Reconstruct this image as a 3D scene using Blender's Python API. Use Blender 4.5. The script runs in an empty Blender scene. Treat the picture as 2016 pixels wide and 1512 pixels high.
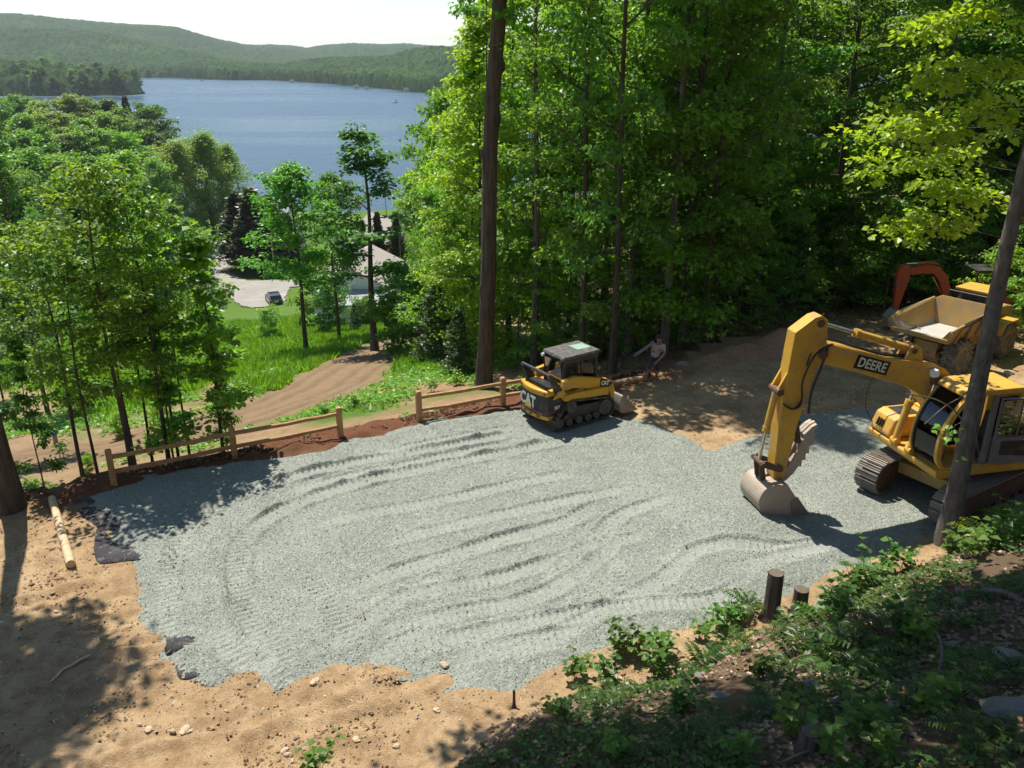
import bpy, bmesh, math, random
import numpy as np
from mathutils import Vector, Matrix, Euler
R = math.radians
SC = bpy.context.scene
COL = SC.collection
rng = np.random.default_rng(7)
HAZE = 0.000095
random.seed(7)

# ---------------------------------------------------------------- camera, sky, sun, exposure
F0, CX, CY = 1689.0, 1008.0, 756.0          # focal length and centre in photo pixels (2016 x 1512)
PITCH = R(21.2)
CAMZ = 10.0
cam = bpy.data.cameras.new('camera'); camo = bpy.data.objects.new('camera', cam); COL.objects.link(camo)
cam.sensor_width = 36.0; cam.lens = 36.0 * F0 / 2016.0
cam.clip_start = 0.1; cam.clip_end = 30000
camo.location = (0, 0, CAMZ); camo.rotation_euler = (math.pi / 2 - PITCH, 0, 0)
SC.camera = camo

SUN_EL = R(64.5)
SUN_AZ = (-0.56, 0.83)                       # horizontal direction towards the sun (x, y)
world = bpy.data.worlds.new('World'); SC.world = world; world.use_nodes = True
wn = world.node_tree.nodes; wl = world.node_tree.links
bg = wn['Background']; sky = wn.new('ShaderNodeTexSky'); sky.sky_type = 'NISHITA'
sky.sun_disc = False; sky.sun_elevation = SUN_EL
sky.sun_rotation = math.atan2(SUN_AZ[0], SUN_AZ[1])
sky.altitude = 200; sky.air_density = 1.0; sky.dust_density = 0.0; sky.ozone_density = 2.0
wl.new(sky.outputs[0], bg.inputs[0]); bg.inputs[1].default_value = 0.10
sl = bpy.data.lights.new('sun', 'SUN'); sl.energy = 5.0; sl.angle = R(0.53); sl.color = (1.0, 0.95, 0.86)
so = bpy.data.objects.new('sun', sl); COL.objects.link(so)
sdir = Vector((SUN_AZ[0] * math.cos(SUN_EL), SUN_AZ[1] * math.cos(SUN_EL), math.sin(SUN_EL)))
so.rotation_euler = sdir.to_track_quat('Z', 'Y').to_euler(); so.location = (-20, 20, 60)
SC.view_settings.view_transform = 'Standard'; SC.view_settings.look = 'None'
SC.view_settings.exposure = 0.6; SC.view_settings.gamma = 1.0
SC.view_settings.use_curve_mapping = False
SC.render.engine = 'CYCLES'
cy = SC.cycles
cy.use_denoising = True
cy.max_bounces = 6; cy.diffuse_bounces = 3; cy.glossy_bounces = 2; cy.transmission_bounces = 4
cy.transparent_max_bounces = 6; cy.volume_bounces = 0
cy.use_adaptive_sampling = True; cy.adaptive_threshold = 0.02
cy.caustics_reflective = False; cy.caustics_refractive = False
cy.sample_clamp_indirect = 4.0

# ---------------------------------------------------------------- pixels to places
CP, SP = math.cos(PITCH), math.sin(PITCH)
def ray(u, v):
    w = v - CY
    return u - CX, CP * F0 - SP * w, SP * F0 + CP * w      # right, forward, down
def gp(u, v, z=0.0):
    a, f, d = ray(u, v); t = (CAMZ - z) / d
    return Vector((a * t, f * t, z))
def at(u, v, Y):
    a, f, d = ray(u, v); t = Y / f
    return Vector((a * t, Y, CAMZ - d * t))

# ---------------------------------------------------------------- numpy noise
def _h(ix, iy, s):
    n = (ix.astype(np.int64) * 374761393 + iy.astype(np.int64) * 668265263 + s * 974634777) & 0x7fffffff
    n = ((n ^ (n >> 13)) * 1274126177) & 0x7fffffff
    return ((n ^ (n >> 16)) & 0xffff) / 65535.0
def vn(x, y, s=0):
    x = np.asarray(x, float); y = np.asarray(y, float)
    ix = np.floor(x); iy = np.floor(y); fx = x - ix; fy = y - iy
    fx = fx * fx * (3 - 2 * fx); fy = fy * fy * (3 - 2 * fy)
    a = _h(ix, iy, s); b = _h(ix + 1, iy, s); c = _h(ix, iy + 1, s); d = _h(ix + 1, iy + 1, s)
    return (a + (b - a) * fx) * (1 - fy) + (c + (d - c) * fx) * fy - 0.5
def fbm(x, y, s=0, o=4):
    r = 0; a = 1.0
    for k in range(o):
        r = r + a * vn(x * 2 ** k + 17.3 * k, y * 2 ** k - 9.1 * k, s + k); a *= 0.5
    return r
def sstep(a, b, x):
    t = np.clip((x - a) / (b - a), 0, 1); return t * t * (3 - 2 * t)
def seg_dist(px, py, pts):
    """distance to a polyline and arc length of the nearest point"""
    best = np.full(np.shape(px), 1e9); arc = np.zeros(np.shape(px)); s0 = 0.0; side = np.zeros(np.shape(px))
    for (ax, ay), (bx, by) in zip(pts[:-1], pts[1:]):
        dx, dy = bx - ax, by - ay; L = math.hypot(dx, dy) + 1e-9
        t = np.clip(((px - ax) * dx + (py - ay) * dy) / (L * L), 0, 1)
        d = np.hypot(px - ax - t * dx, py - ay - t * dy)
        m = d < best
        best = np.where(m, d, best); arc = np.where(m, s0 + t * L, arc)
        side = np.where(m, np.sign(dx * (py - ay) - dy * (px - ax)), side)
        s0 += L
    return best, arc, side
def poly_sd(px, py, pts):
    """signed distance to a closed polygon, positive inside"""
    d, _, _ = seg_dist(px, py, list(pts) + [pts[0]])
    ins = np.zeros(np.shape(px), bool); n = len(pts)
    for i in range(n):
        ax, ay = pts[i]; bx, by = pts[(i + 1) % n]
        c = ((ay > py) != (by > py)) & (px < (bx - ax) * (py - ay) / ((by - ay) if by != ay else 1e-9) + ax)
        ins ^= c
    return np.where(ins, d, -d)
def catmull(pts, n=6):
    P = [Vector(p) for p in pts]; P = [P[0] * 2 - P[1]] + P + [P[-1] * 2 - P[-2]]; out = []
    for i in range(1, len(P) - 2):
        for k in range(n):
            t = k / n
            out.append(0.5 * ((2 * P[i]) + (P[i + 1] - P[i - 1]) * t + (2 * P[i - 1] - 5 * P[i] + 4 * P[i + 1] - P[i + 2]) * t * t
                              + (3 * P[i] - P[i - 1] - 3 * P[i + 1] + P[i + 2]) * t ** 3))
    out.append(P[-2]); return out

# ---------------------------------------------------------------- terrain height
LAKE = -28.0
FA = (-9.8, 18.7); FD = (0.886, 0.463); FN = (-0.463, 0.886)       # fence line
D_T = [-50, 0, 0.75, 2.0, 10, 45, 96, 130, 185, 230, 330, 6000]
Z_T = [0, 0, -0.12, -0.75, -2.7, -10.8, -22.9, -25.2, -27.6, -31, -40, -45]
def fence_d(x, y):
    return FN[0] * (x - FA[0]) + FN[1] * (y - FA[1])
def bank_b(x, y):
    b1 = 0.482 * x - 0.876 * (y - 11.0)
    b2 = 0.868 * (x + 0.8) - 0.496 * (y - 10.5)
    return np.minimum(b1, b2)
def T(x, y):
    x = np.asarray(x, float); y = np.asarray(y, float)
    d = fence_d(x, y)
    # the shore lies farther out on the left
    dd = d * (1 - 0.42 * sstep(-30, -230, x) * sstep(60, 200, d))
    z = np.interp(dd, D_T, Z_T)
    right = sstep(1.0, 9.0, x)
    z = np.where(d > 0, z * (1 - right * 0.55 * sstep(110, 60, d)), z)
    b = bank_b(x, y) + 0.5 * fbm(x * 0.35, y * 0.35, 5, 3)
    bk = np.maximum(b, 0)
    z = z + np.where(b > 0, 0.62 * bk * sstep(-0.1, 1.2, bk) - 0.02 * bk ** 2 * (bk < 14), 0)
    e = x - 16.6 - 0.35 * np.maximum(0, y - 24) - 0.25 * fbm(x * .4, y * .4, 9, 2)
    z = z + np.where((e > 0), np.minimum(0.42 * e, 7), 0) * sstep(14, 17, y)
    return z
def detail(x, y):
    d = fence_d(x, y); b = bank_b(x, y)
    n = 0.055 * fbm(x * 1.3, y * 1.3, 21, 4) + 0.05 * fbm(x * 4, y * 4, 22, 4)
    n = n + sstep(0.3, 3, d) * (0.16 * fbm(x * 0.5, y * 0.5, 23, 4)) + sstep(0.2, 1.5, b) * (0.22 * fbm(x * 0.8, y * 0.8, 24, 4))
    return n * sstep(400, 60, np.hypot(x, y))
def ground(u, v):
    a, f, d = ray(u, v); prev = 0.0
    for Y in np.concatenate([np.arange(3, 60, 0.25), np.arange(60, 900, 1.5)]):
        t = Y / f
        if CAMZ - d * t <= float(T(a * t, Y)):
            lo, hi = prev, Y
            for _ in range(18):
                mid = (lo + hi) / 2; t = mid / f
                if CAMZ - d * t <= float(T(a * t, mid)): hi = mid
                else: lo = mid
            t = hi / f
            return Vector((a * t, hi, float(T(a * t, hi))))
        prev = Y
    t = prev / f
    return Vector((a * t, prev, CAMZ - d * t))
def gz(x, y):
    return float(T(x, y)) + float(detail(x, y))

# ---------------------------------------------------------------- mesh helpers
def link(name, me, mat=None, parent=None):
    o = bpy.data.objects.new(name, me); COL.objects.link(o)
    if mat is not None:
        for m in (mat if isinstance(mat, (list, tuple)) else [mat]): me.materials.append(m)
    if parent is not None: o.parent = parent
    return o
def tag(o, label=None, cat=None, group=None, kind=None):
    if label: o['label'] = label
    if cat: o['category'] = cat
    if group: o['group'] = group
    if kind: o['kind'] = kind
    return o
def empty(name, loc=(0, 0, 0), rz=0.0, label=None, cat=None, group=None):
    o = bpy.data.objects.new(name, None); COL.objects.link(o); o.location = loc; o.rotation_euler = (0, 0, rz)
    o.empty_display_size = 0.3
    return tag(o, label, cat, group)
def copy_tree(o, parent=None):
    c = o.copy(); COL.objects.link(c); c.parent = parent
    for ch in o.children: copy_tree(ch, c)
    return c
def np_mesh(name, verts, faces, smooth=False):
    """verts (N,3), faces (M,k) arrays, all faces the same size"""
    me = bpy.data.meshes.new(name)
    verts = np.asarray(verts, np.float32); faces = np.asarray(faces, np.int32)
    M, k = faces.shape
    me.vertices.add(len(verts)); me.vertices.foreach_set('co', verts.ravel())
    me.loops.add(M * k); me.loops.foreach_set('vertex_index', faces.ravel())
    me.polygons.add(M); me.polygons.foreach_set('loop_start', np.arange(0, M * k, k, dtype=np.int32))
    me.polygons.foreach_set('use_smooth', np.full(M, smooth))
    me.update(calc_edges=True)
    return me
def attr(me, name, vals):
    a = me.attributes.new(name, 'FLOAT', 'POINT'); a.data.foreach_set('value', np.asarray(vals, np.float32))
def grid_faces(nx, ny):
    i = np.arange(nx - 1)[None, :] + np.arange(ny - 1)[:, None] * nx
    i = i.ravel()
    return np.stack([i, i + 1, i + nx + 1, i + nx], 1)

class MB:
    """collects simple solids into one mesh"""
    def __init__(s): s.v = []; s.f = []
    def add(s, vs, fs, M=None):
        n = len(s.v)
        s.v += [tuple(M @ Vector(p)) if M else tuple(p) for p in vs]
        s.f += [tuple(i + n for i in f) for f in fs]
        return s
    def box(s, c, size, rot=None):
        x, y, z = [a / 2 for a in size]
        vs = [(-x, -y, -z), (x, -y, -z), (x, y, -z), (-x, y, -z), (-x, -y, z), (x, -y, z), (x, y, z), (-x, y, z)]
        M = Matrix.Translation(c)
        if rot is not None: M = M @ Euler(rot).to_matrix().to_4x4()
        return s.add(vs, [(3, 2, 1, 0), (4, 5, 6, 7), (0, 1, 5, 4), (1, 2, 6, 5), (2, 3, 7, 6), (3, 0, 4, 7)], M)
    def prism(s, prof, y0, y1, M=None, taper=None):
        """profile in (x, z), extruded along y"""
        n = len(prof); q = taper or prof
        vs = [(p[0], y0, p[1]) for p in prof] + [(p[0], y1, p[1]) for p in q]
        a = sum(prof[i][0] * prof[(i + 1) % n][1] - prof[(i + 1) % n][0] * prof[i][1] for i in range(n))
        fs = [tuple(range(n)), tuple(range(2 * n - 1, n - 1, -1))] + [(i, i + n, (i + 1) % n + n, (i + 1) % n) for i in range(n)]
        if a < 0: fs = [f[::-1] for f in fs]
        if y1 < y0: fs = [f[::-1] for f in fs]
        return s.add(vs, fs, M)
    def cyl(s, p0, p1, r0, r1=None, n=12, caps=True):
        return s.tube([p0, p1], [r0, r0 if r1 is None else r1], n, caps)
    def tube(s, path, rad, n=8, caps=True):
        P = [Vector(p) for p in path]; k = len(P)
        if not hasattr(rad, '__len__'): rad = [rad] * k
        base = len(s.v); up = None
        for i in range(k):
            d = (P[min(i + 1, k - 1)] - P[max(i - 1, 0)])
            d = d.normalized() if d.length > 1e-9 else Vector((0, 0, 1))
            if up is None:
                up = Vector((0, 0, 1)) if abs(d.z) < 0.9 else Vector((1, 0, 0))
            a = d.cross(up)
            if a.length < 1e-4: a = d.cross(Vector((0, 1, 0.1)))
            a.normalize(); b = a.cross(d).normalized(); up = b
            for j in range(n):
                t = 2 * math.pi * j / n
                s.v.append(tuple(P[i] + rad[i] * (math.cos(t) * a + math.sin(t) * b)))
        for i in range(k - 1):
            for j in range(n):
                s.f.append((base + i * n + j, base + i * n + (j + 1) % n, base + (i + 1) * n + (j + 1) % n, base + (i + 1) * n + j))
        if caps:
            s.f.append(tuple(base + j for j in range(n))[::-1]); s.f.append(tuple(base + (k - 1) * n + j for j in range(n)))
        return s
    def lathe(s, prof, c, axis, n=20):
        """profile of (along axis, radius) turned about an axis through c"""
        ax = Vector(axis).normalized(); a = ax.orthogonal().normalized(); b = ax.cross(a); base = len(s.v); k = len(prof)
        for (h, r) in prof:
            for j in range(n):
                t = 2 * math.pi * j / n
                s.v.append(tuple(Vector(c) + ax * h + r * (math.cos(t) * a + math.sin(t) * b)))
        for i in range(k - 1):
            for j in range(n):
                s.f.append((base + i * n + j, base + i * n + (j + 1) % n, base + (i + 1) * n + (j + 1) % n, base + (i + 1) * n + j))
        s.f.append(tuple(base + j for j in range(n))[::-1]); s.f.append(tuple(base + (k - 1) * n + j for j in range(n)))
        return s
    def build(s, name, mat, parent=None, smooth=False, bevel=0.0, M=None):
        me = bpy.data.meshes.new(name)
        vs = [tuple(M @ Vector(p)) for p in s.v] if M is not None else s.v
        me.from_pydata(vs, [], s.f); me.update()
        bm = bmesh.new(); bm.from_mesh(me); bmesh.ops.recalc_face_normals(bm, faces=bm.faces); bm.to_mesh(me); bm.free()
        o = link(name, me, mat, parent)
        if smooth:
            me.polygons.foreach_set('use_smooth', [True] * len(me.polygons))
            try: me.set_sharp_from_angle(angle=R(38))
            except Exception: pass
        if bevel:
            m = o.modifiers.new('bevel', 'BEVEL'); m.width = bevel; m.segments = 2; m.limit_method = 'ANGLE'; m.angle_limit = R(35)
        return o

# ---------------------------------------------------------------- materials
def nodes(name):
    m = bpy.data.materials.new(name); m.use_nodes = True
    return m, m.node_tree.nodes, m.node_tree.links, m.node_tree.nodes['Principled BSDF']
def mixc(N, L, fac, a, b, blend='MIX'):
    x = N.new('ShaderNodeMix'); x.data_type = 'RGBA'; x.blend_type = blend
    for sock, val in ((x.inputs['Factor'], fac), (x.inputs['A'], a), (x.inputs['B'], b)):
        if isinstance(val, (int, float)): sock.default_value = val
        elif isinstance(val, (tuple, list)): sock.default_value = (*val[:3], 1)
        else: L.new(val, sock)
    return x.outputs['Result']
def ramp(N, L, src, stops):
    r = N.new('ShaderNodeValToRGB'); e = r.color_ramp.elements
    while len(e) < len(stops): e.new(0.5)
    for q, (p, c) in zip(e, stops):
        q.position = p; q.color = (c, c, c, 1) if isinstance(c, (int, float)) else (*c, 1)
    L.new(src, r.inputs[0]); return r.outputs[0]
def noise(N, L, scale, detail_=4, rough=0.55, vec=None, dist=0.0):
    t = N.new('ShaderNodeTexNoise'); t.inputs['Scale'].default_value = scale; t.inputs['Detail'].default_value = detail_
    t.inputs['Roughness'].default_value = rough; t.inputs['Distortion'].default_value = dist
    if vec is not None: L.new(vec, t.inputs['Vector'])
    return t.outputs['Fac']
def coord(N, L, kind='Object', scale=None):
    t = N.new('ShaderNodeTexCoord'); o = t.outputs[kind]
    if scale:
        mp = N.new('ShaderNodeMapping'); mp.inputs['Scale'].default_value = scale; L.new(o, mp.inputs['Vector']); o = mp.outputs[0]
    return o
def bump(N, L, b, h, strength=0.4, dist=0.02):
    x = N.new('ShaderNodeBump'); x.inputs['Strength'].default_value = strength; x.inputs['Distance'].default_value = dist
    L.new(h, x.inputs['Height']); L.new(x.outputs[0], b.inputs['Normal']); return x
def attrn(N, name):
    a = N.new('ShaderNodeAttribute'); a.attribute_name = name; return a.outputs['Fac']
def mat(name, c1, c2=None, scale=6.0, rough=0.6, bmp=0.0, bscale=None, spec=0.4, metal=0.0, dirt=None, dirt_amt=0.0, dscale=2.0, vscale=None, coat=0.0, bdist=0.02):
    m, N, L, b = nodes(name)
    vec = coord(N, L, 'Object', vscale)
    c2 = c2 or tuple(x * 0.75 for x in c1)
    n = noise(N, L, scale, 5, 0.6, vec)
    col = mixc(N, L, ramp(N, L, n, [(0.3, 0.0), (0.7, 1.0)]), c1, c2)
    if dirt:
        dn = noise(N, L, dscale, 6, 0.65, vec)
        col = mixc(N, L, ramp(N, L, dn, [(max(0, 0.62 - dirt_amt * 0.5), 0.0), (min(1, 0.78 - dirt_amt * 0.2), 0.85)]), col, dirt)
    L.new(col, b.inputs['Base Color'])
    b.inputs['Roughness'].default_value = rough; b.inputs['Specular IOR Level'].default_value = spec; b.inputs['Metallic'].default_value = metal
    if coat: b.inputs['Coat Weight'].default_value = coat
    if bmp: bump(N, L, b, noise(N, L, bscale or scale * 3, 5, 0.6, vec), bmp, bdist)
    return m
def leafmat(name, c_dark, c_light, trans=0.4, tcol=None, rough=0.42):
    m, N, L, b = nodes(name)
    rnd = attrn(N, 'rnd')
    oi = N.new('ShaderNodeObjectInfo')
    col = mixc(N, L, rnd, c_dark, c_light)
    hs = N.new('ShaderNodeHueSaturation')
    mp = N.new('ShaderNodeMapRange'); mp.inputs['To Min'].default_value = 0.486; mp.inputs['To Max'].default_value = 0.526
    L.new(oi.outputs['Random'], mp.inputs['Value']); L.new(mp.outputs[0], hs.inputs['Hue'])
    mv = N.new('ShaderNodeMapRange'); mv.inputs['To Min'].default_value = 0.75; mv.inputs['To Max'].default_value = 1.3
    ml = N.new('ShaderNodeMath'); ml.operation = 'MULTIPLY'; ml.inputs[1].default_value = 7.31
    fr = N.new('ShaderNodeMath'); fr.operation = 'FRACT'
    L.new(oi.outputs['Random'], ml.inputs[0]); L.new(ml.outputs[0], fr.inputs[0]); L.new(fr.outputs[0], mv.inputs['Value'])
    L.new(mv.outputs[0], hs.inputs['Value']); L.new(col, hs.inputs['Color'])
    L.new(hs.outputs[0], b.inputs['Base Color'])
    b.inputs['Roughness'].default_value = rough; b.inputs['Specular IOR Level'].default_value = 0.5
    tr = N.new('ShaderNodeBsdfTranslucent')
    tc = mixc(N, L, 1.0, hs.outputs[0], tcol or (1.5, 1.45, 0.5), 'MULTIPLY'); L.new(tc, tr.inputs['Color'])
    mx = N.new('ShaderNodeMixShader'); mx.inputs[0].default_value = trans
    out = [n for n in N if n.type == 'OUTPUT_MATERIAL'][0]
    L.new(b.outputs[0], mx.inputs[1]); L.new(tr.outputs[0], mx.inputs[2]); L.new(mx.outputs[0], out.inputs['Surface'])
    return m
# ================================================================ THE SETTING
# ---------------------------------------------------------------- outlines seen on the ground
def px_poly(pts, z=None):
    return [tuple((gp(u, v, z) if z is not None else ground(u, v))[:2]) for u, v in pts]
GRAVEL = px_poly([(150,985),(190,962),(232,952),(330,926),(460,906),(560,891),(640,880),(690,862),(745,853),(800,836),(850,824),(920,814),
    (1000,806),(1100,800),(1180,812),(1240,825),(1300,838),(1345,860),(1395,890),(1425,882),(1500,856),(1585,818),(1690,803),(1790,803),
    (1900,815),(2100,840),(2200,900),(2120,975),(1960,1000),(1840,1055),(1760,1082),(1700,1102),(1600,1150),(1500,1182),(1400,1226),(1290,1252),(1180,1278),
    (1100,1312),(1050,1348),(1020,1370),(960,1368),(900,1365),(882,1358),(884,1318),(857,1331),(817,1336),(777,1318),(732,1300),(670,1313),
    (594,1345),(549,1354),(520,1340),(513,1313),(455,1325),(429,1347),(384,1336),(348,1329),(348,1307),(319,1278),(330,1253),(286,1229),
    (272,1184),(268,1146),(250,1101),(238,1085),(212,1040),(168,1012)], 0.0)
GRASS_PX = [[(470,640),(560,600),(700,650),(840,668),(800,700),(735,705),(690,715),(640,740),(600,765),(520,780),(430,760),(380,700),(330,640),(300,600),(420,600)],
            [(745,690),(860,690),(900,720),(820,745),(730,742),(690,720),(700,705)],
            [(610,790),(690,800),(800,765),(800,785),(770,800),(690,830),(640,835),(560,815),(590,790)],
            [(90,730),(300,700),(420,760),(330,800),(200,830),(110,790)]]
GRASS = [px_poly(p) for p in GRASS_PX]
TRACK_PX = [(800,668),(745,690),(700,720),(640,760),(540,800),(440,830),(330,858),(200,888),(60,905)]
TRACKW = px_poly(TRACK_PX)
PALE = [px_poly([(380,770),(480,735),(560,748),(470,775)]), px_poly([(40,870),(120,860),(150,880),(60,905)])]

# ---------------------------------------------------------------- ground sheet
def spaced(lo, hi, fine, outer_lo, outer_hi, grow=1.09):
    c = list(np.arange(lo, hi + fine / 2, fine)); s = fine
    a = [c[0]]
    while a[-1] > outer_lo: s *= grow; a.append(a[-1] - s)
    s = fine; b = [c[-1]]
    while b[-1] < outer_hi: s *= grow; b.append(b[-1] + s)
    return np.array(a[:0:-1] + c + b[1:])
gx = spaced(-13, 17, 0.11, -9000, 9000, 1.075); gy = spaced(7.5, 31, 0.11, -600, 9000, 1.055)
X, Y = np.meshgrid(gx, gy)
Z = T(X, Y) + detail(X, Y)
td, ta, ts = seg_dist(X, Y, TRACKW)
d_f = fence_d(X, Y); b_b = bank_b(X, Y)
trackm = sstep(2.9, 1.6, td + 0.6 * fbm(X * .6, Y * .6, 31, 3)) * sstep(0.2, 1.2, d_f)
# ruts of the dirt track
rut = np.zeros_like(X)
for off, w in ((0.55, .22), (-0.7, .25), (1.45, .18), (-1.6, .2), (2.1, .14)):
    rut += np.exp(-((td * ts - off) / w) ** 2)
near = (np.hypot(X, Y) < 90)
Z = Z - 0.05 * rut * trackm * np.clip(.6 + 1.6 * fbm(X * .5, Y * .5, 39, 2), 0, 1.5) + 0.06 * trackm * fbm(X * 1.4, Y * 1.4, 38, 3)
# mulch heap line outside the fence, holes at posts
mul = sstep(1.9, 0.9, np.abs(d_f - 0.95) + 0.3 * fbm(X, Y, 41, 3)) * sstep(-12.5, -10.5, X) * sstep(8, 4, X)
Z = Z + 0.22 * mul * (0.6 + fbm(X * 1.5, Y * 1.5, 42, 3))
# tracks of grousers and scrapes in the near dirt
dirt_marks = [([(560,1350),(520,1440),(470,1540)], .34), ([(390,1360),(430,1440)], .3), ([(0,1270),(120,1240),(300,1215)], .3), ([(30,1320),(160,1255)], .3),
              ([(190,1400),(330,1370),(420,1340)], .28), ([(620,1400),(760,1345),(860,1330)], .3)]
for pp, w in dirt_marks:
    q = px_poly(pp, 0.0); dd_, aa_, _ = seg_dist(X, Y, q)
    m_ = sstep(w * 0.6, w * 0.45, dd_)
    Z = Z + m_ * (-0.015 + 0.014 * np.sin(aa_ * 2 * math.pi / 0.11 * .5))
for pp in ([(600,1420),(760,1390),(880,1340)], [(150,1510),(300,1470),(420,1450)], [(690,1400),(830,1340),(870,1330)], [(30,1180),(110,1160),(180,1140)], [(200,1290),(330,1270)], [(480,1450),(700,1360)]):
    q = px_poly(pp, 0.0); dd_, aa_, _ = seg_dist(X, Y, q)
    k = dd_ + 0.06 * fbm(X * 4, Y * 4, 51, 3)
    Z = Z + 0.07 * np.exp(-(k / 0.10) ** 2) - 0.04 * np.exp(-((k - .2) / 0.08) ** 2)
# rough clods at the left
cl = sstep(1.6, 0.6, np.hypot(X + 12.0, Y - 16.0)) ; Z = Z + 0.22 * cl * np.maximum(0, fbm(X * 3, Y * 3, 61, 4) + .25)
verts = np.stack([X, Y, Z], -1).reshape(-1, 3)
gme = None
sdg = np.full(X.shape, -9.0); kb = (X > -14) & (X < 20) & (Y > 9) & (Y < 30); sdg[kb] = poly_sd(X[kb], Y[kb], GRAVEL)
verts[:, 2] -= (0.09 * sstep(0.05, 0.4, sdg)).ravel()
gme = np_mesh('ground', verts, grid_faces(len(gx), len(gy)), True)
gr = np.zeros_like(X)
for p in GRASS:
    sd = poly_sd(X, Y, p); gr = np.maximum(gr, sstep(-0.9, 0.7, sd + 1.2 * fbm(X * .7, Y * .7, 33, 4)))
gr = np.maximum(gr, sstep(28, 36, d_f)) * (1 - trackm)
gr = np.maximum(gr, 0.55 * sstep(2.0, 5.0, d_f) * sstep(0.0, 0.35, fbm(X * .45, Y * .45, 34, 4)) * (1 - trackm))
for p in PALE: gr = gr * (1 - sstep(-.3, .4, poly_sd(X, Y, p)))
lit = np.maximum(sstep(0.15, 1.0, b_b + .35 * fbm(X * 1.1, Y * 1.1, 35, 3)), sstep(2.5, 6, d_f) * sstep(0, 5, X))
lit = np.maximum(lit, sstep(0.6, 2.0, (X - 16.6 - 0.35 * np.maximum(0, Y - 24))))
moist = sstep(0.5, 3, d_f)
attr(gme, 'grass', gr.ravel()); attr(gme, 'litter', lit.ravel()); attr(gme, 'mulch', mul.ravel()); attr(gme, 'track', (trackm * (0.5 + 0.5 * np.clip(rut, 0, 1))).ravel())
attr(gme, 'slope', moist.ravel())
m, N, L, b = nodes('ground_dirt')
pos = coord(N, L, 'Object')
n1 = noise(N, L, 0.55, 6, 0.62, pos); n2 = noise(N, L, 6, 6, 0.7, pos); n3 = noise(N, L, 38, 4, 0.7, pos)
dirt = mixc(N, L, ramp(N, L, n1, [(0.38, 0.0), (0.62, 1.0)]), (0.46, 0.315, 0.17), (0.33, 0.21, 0.105))
dirt = mixc(N, L, ramp(N, L, n2, [(0.40, 0.0), (0.72, 0.75)]), dirt, (0.51, 0.37, 0.225))
n4 = noise(N, L, 1.7, 6, 0.7, pos, 0.4)
dirt = mixc(N, L, ramp(N, L, n4, [(0.46, 0.0), (0.66, 0.8)]), dirt, (0.23, 0.14, 0.07))
dirt = mixc(N, L, ramp(N, L, n3, [(0.30, 0.8), (0.48, 0.0)]), dirt, (0.16, 0.095, 0.045))
vst = N.new('ShaderNodeTexVoronoi'); vst.inputs['Scale'].default_value = 14; L.new(pos, vst.inputs['Vector'])
peb = ramp(N, L, vst.outputs['Distance'], [(0.12, 1.0), (0.2, 0.0)])
sp = N.new('ShaderNodeSeparateColor'); L.new(vst.outputs['Color'], sp.inputs[0])
pebsel = ramp(N, L, sp.outputs[0], [(0.60, 0.0), (0.62, 1.0)])
pm = N.new('ShaderNodeMath'); pm.operation = 'MULTIPLY'; L.new(peb, pm.inputs[0]); L.new(pebsel, pm.inputs[1])
dirt = mixc(N, L, pm.outputs[0], dirt, (0.55, 0.47, 0.36))
brown = mixc(N, L, n2, (0.27, 0.19, 0.11), (0.15, 0.095, 0.055))
c_ = mixc(N, L, attrn(N, 'slope'), dirt, mixc(N, L, 0.55, dirt, brown))
c_ = mixc(N, L, attrn(N, 'track'), c_, mixc(N, L, n2, (0.25, 0.17, 0.10), (0.12, 0.08, 0.048)))
mulc = mixc(N, L, ramp(N, L, n3, [(0.35, 0.0), (0.65, 1.0)]), (0.22, 0.09, 0.045), (0.07, 0.035, 0.02))
c_ = mixc(N, L, attrn(N, 'mulch'), c_, mulc)
grc = mixc(N, L, n1, (0.065, 0.135, 0.014), (0.115, 0.19, 0.03)); grc = mixc(N, L, ramp(N, L, n3, [(0.3, 0.5), (0.55, 0.0)]), grc, (0.05, 0.08, 0.015))
c_ = mixc(N, L, attrn(N, 'grass'), c_, grc)
lt = mixc(N, L, n2, (0.075, 0.05, 0.03), (0.17, 0.115, 0.07)); lt = mixc(N, L, ramp(N, L, n3, [(0.55, 0.0), (0.7, 0.8)]), lt, (0.24, 0.17, 0.10))
c_ = mixc(N, L, attrn(N, 'litter'), c_, lt)
L.new(c_, b.inputs['Base Color']); b.inputs['Roughness'].default_value = 0.95; b.inputs['Specular IOR Level'].default_value = 0.15
hs_ = N.new('ShaderNodeMath'); hs_.operation = 'ADD'; L.new(n2, hs_.inputs[0]); L.new(n3, hs_.inputs[1])
h2 = N.new('ShaderNodeMath'); h2.operation = 'ADD'; L.new(hs_.outputs[0], h2.inputs[0]); L.new(pm.outputs[0], h2.inputs[1])
bump(N, L, b, h2.outputs[0], 0.9, 0.035)
GROUND_M = m
tag(link('ground', gme, m), kind='structure', label='tan dirt yard running into grassy slope')

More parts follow.
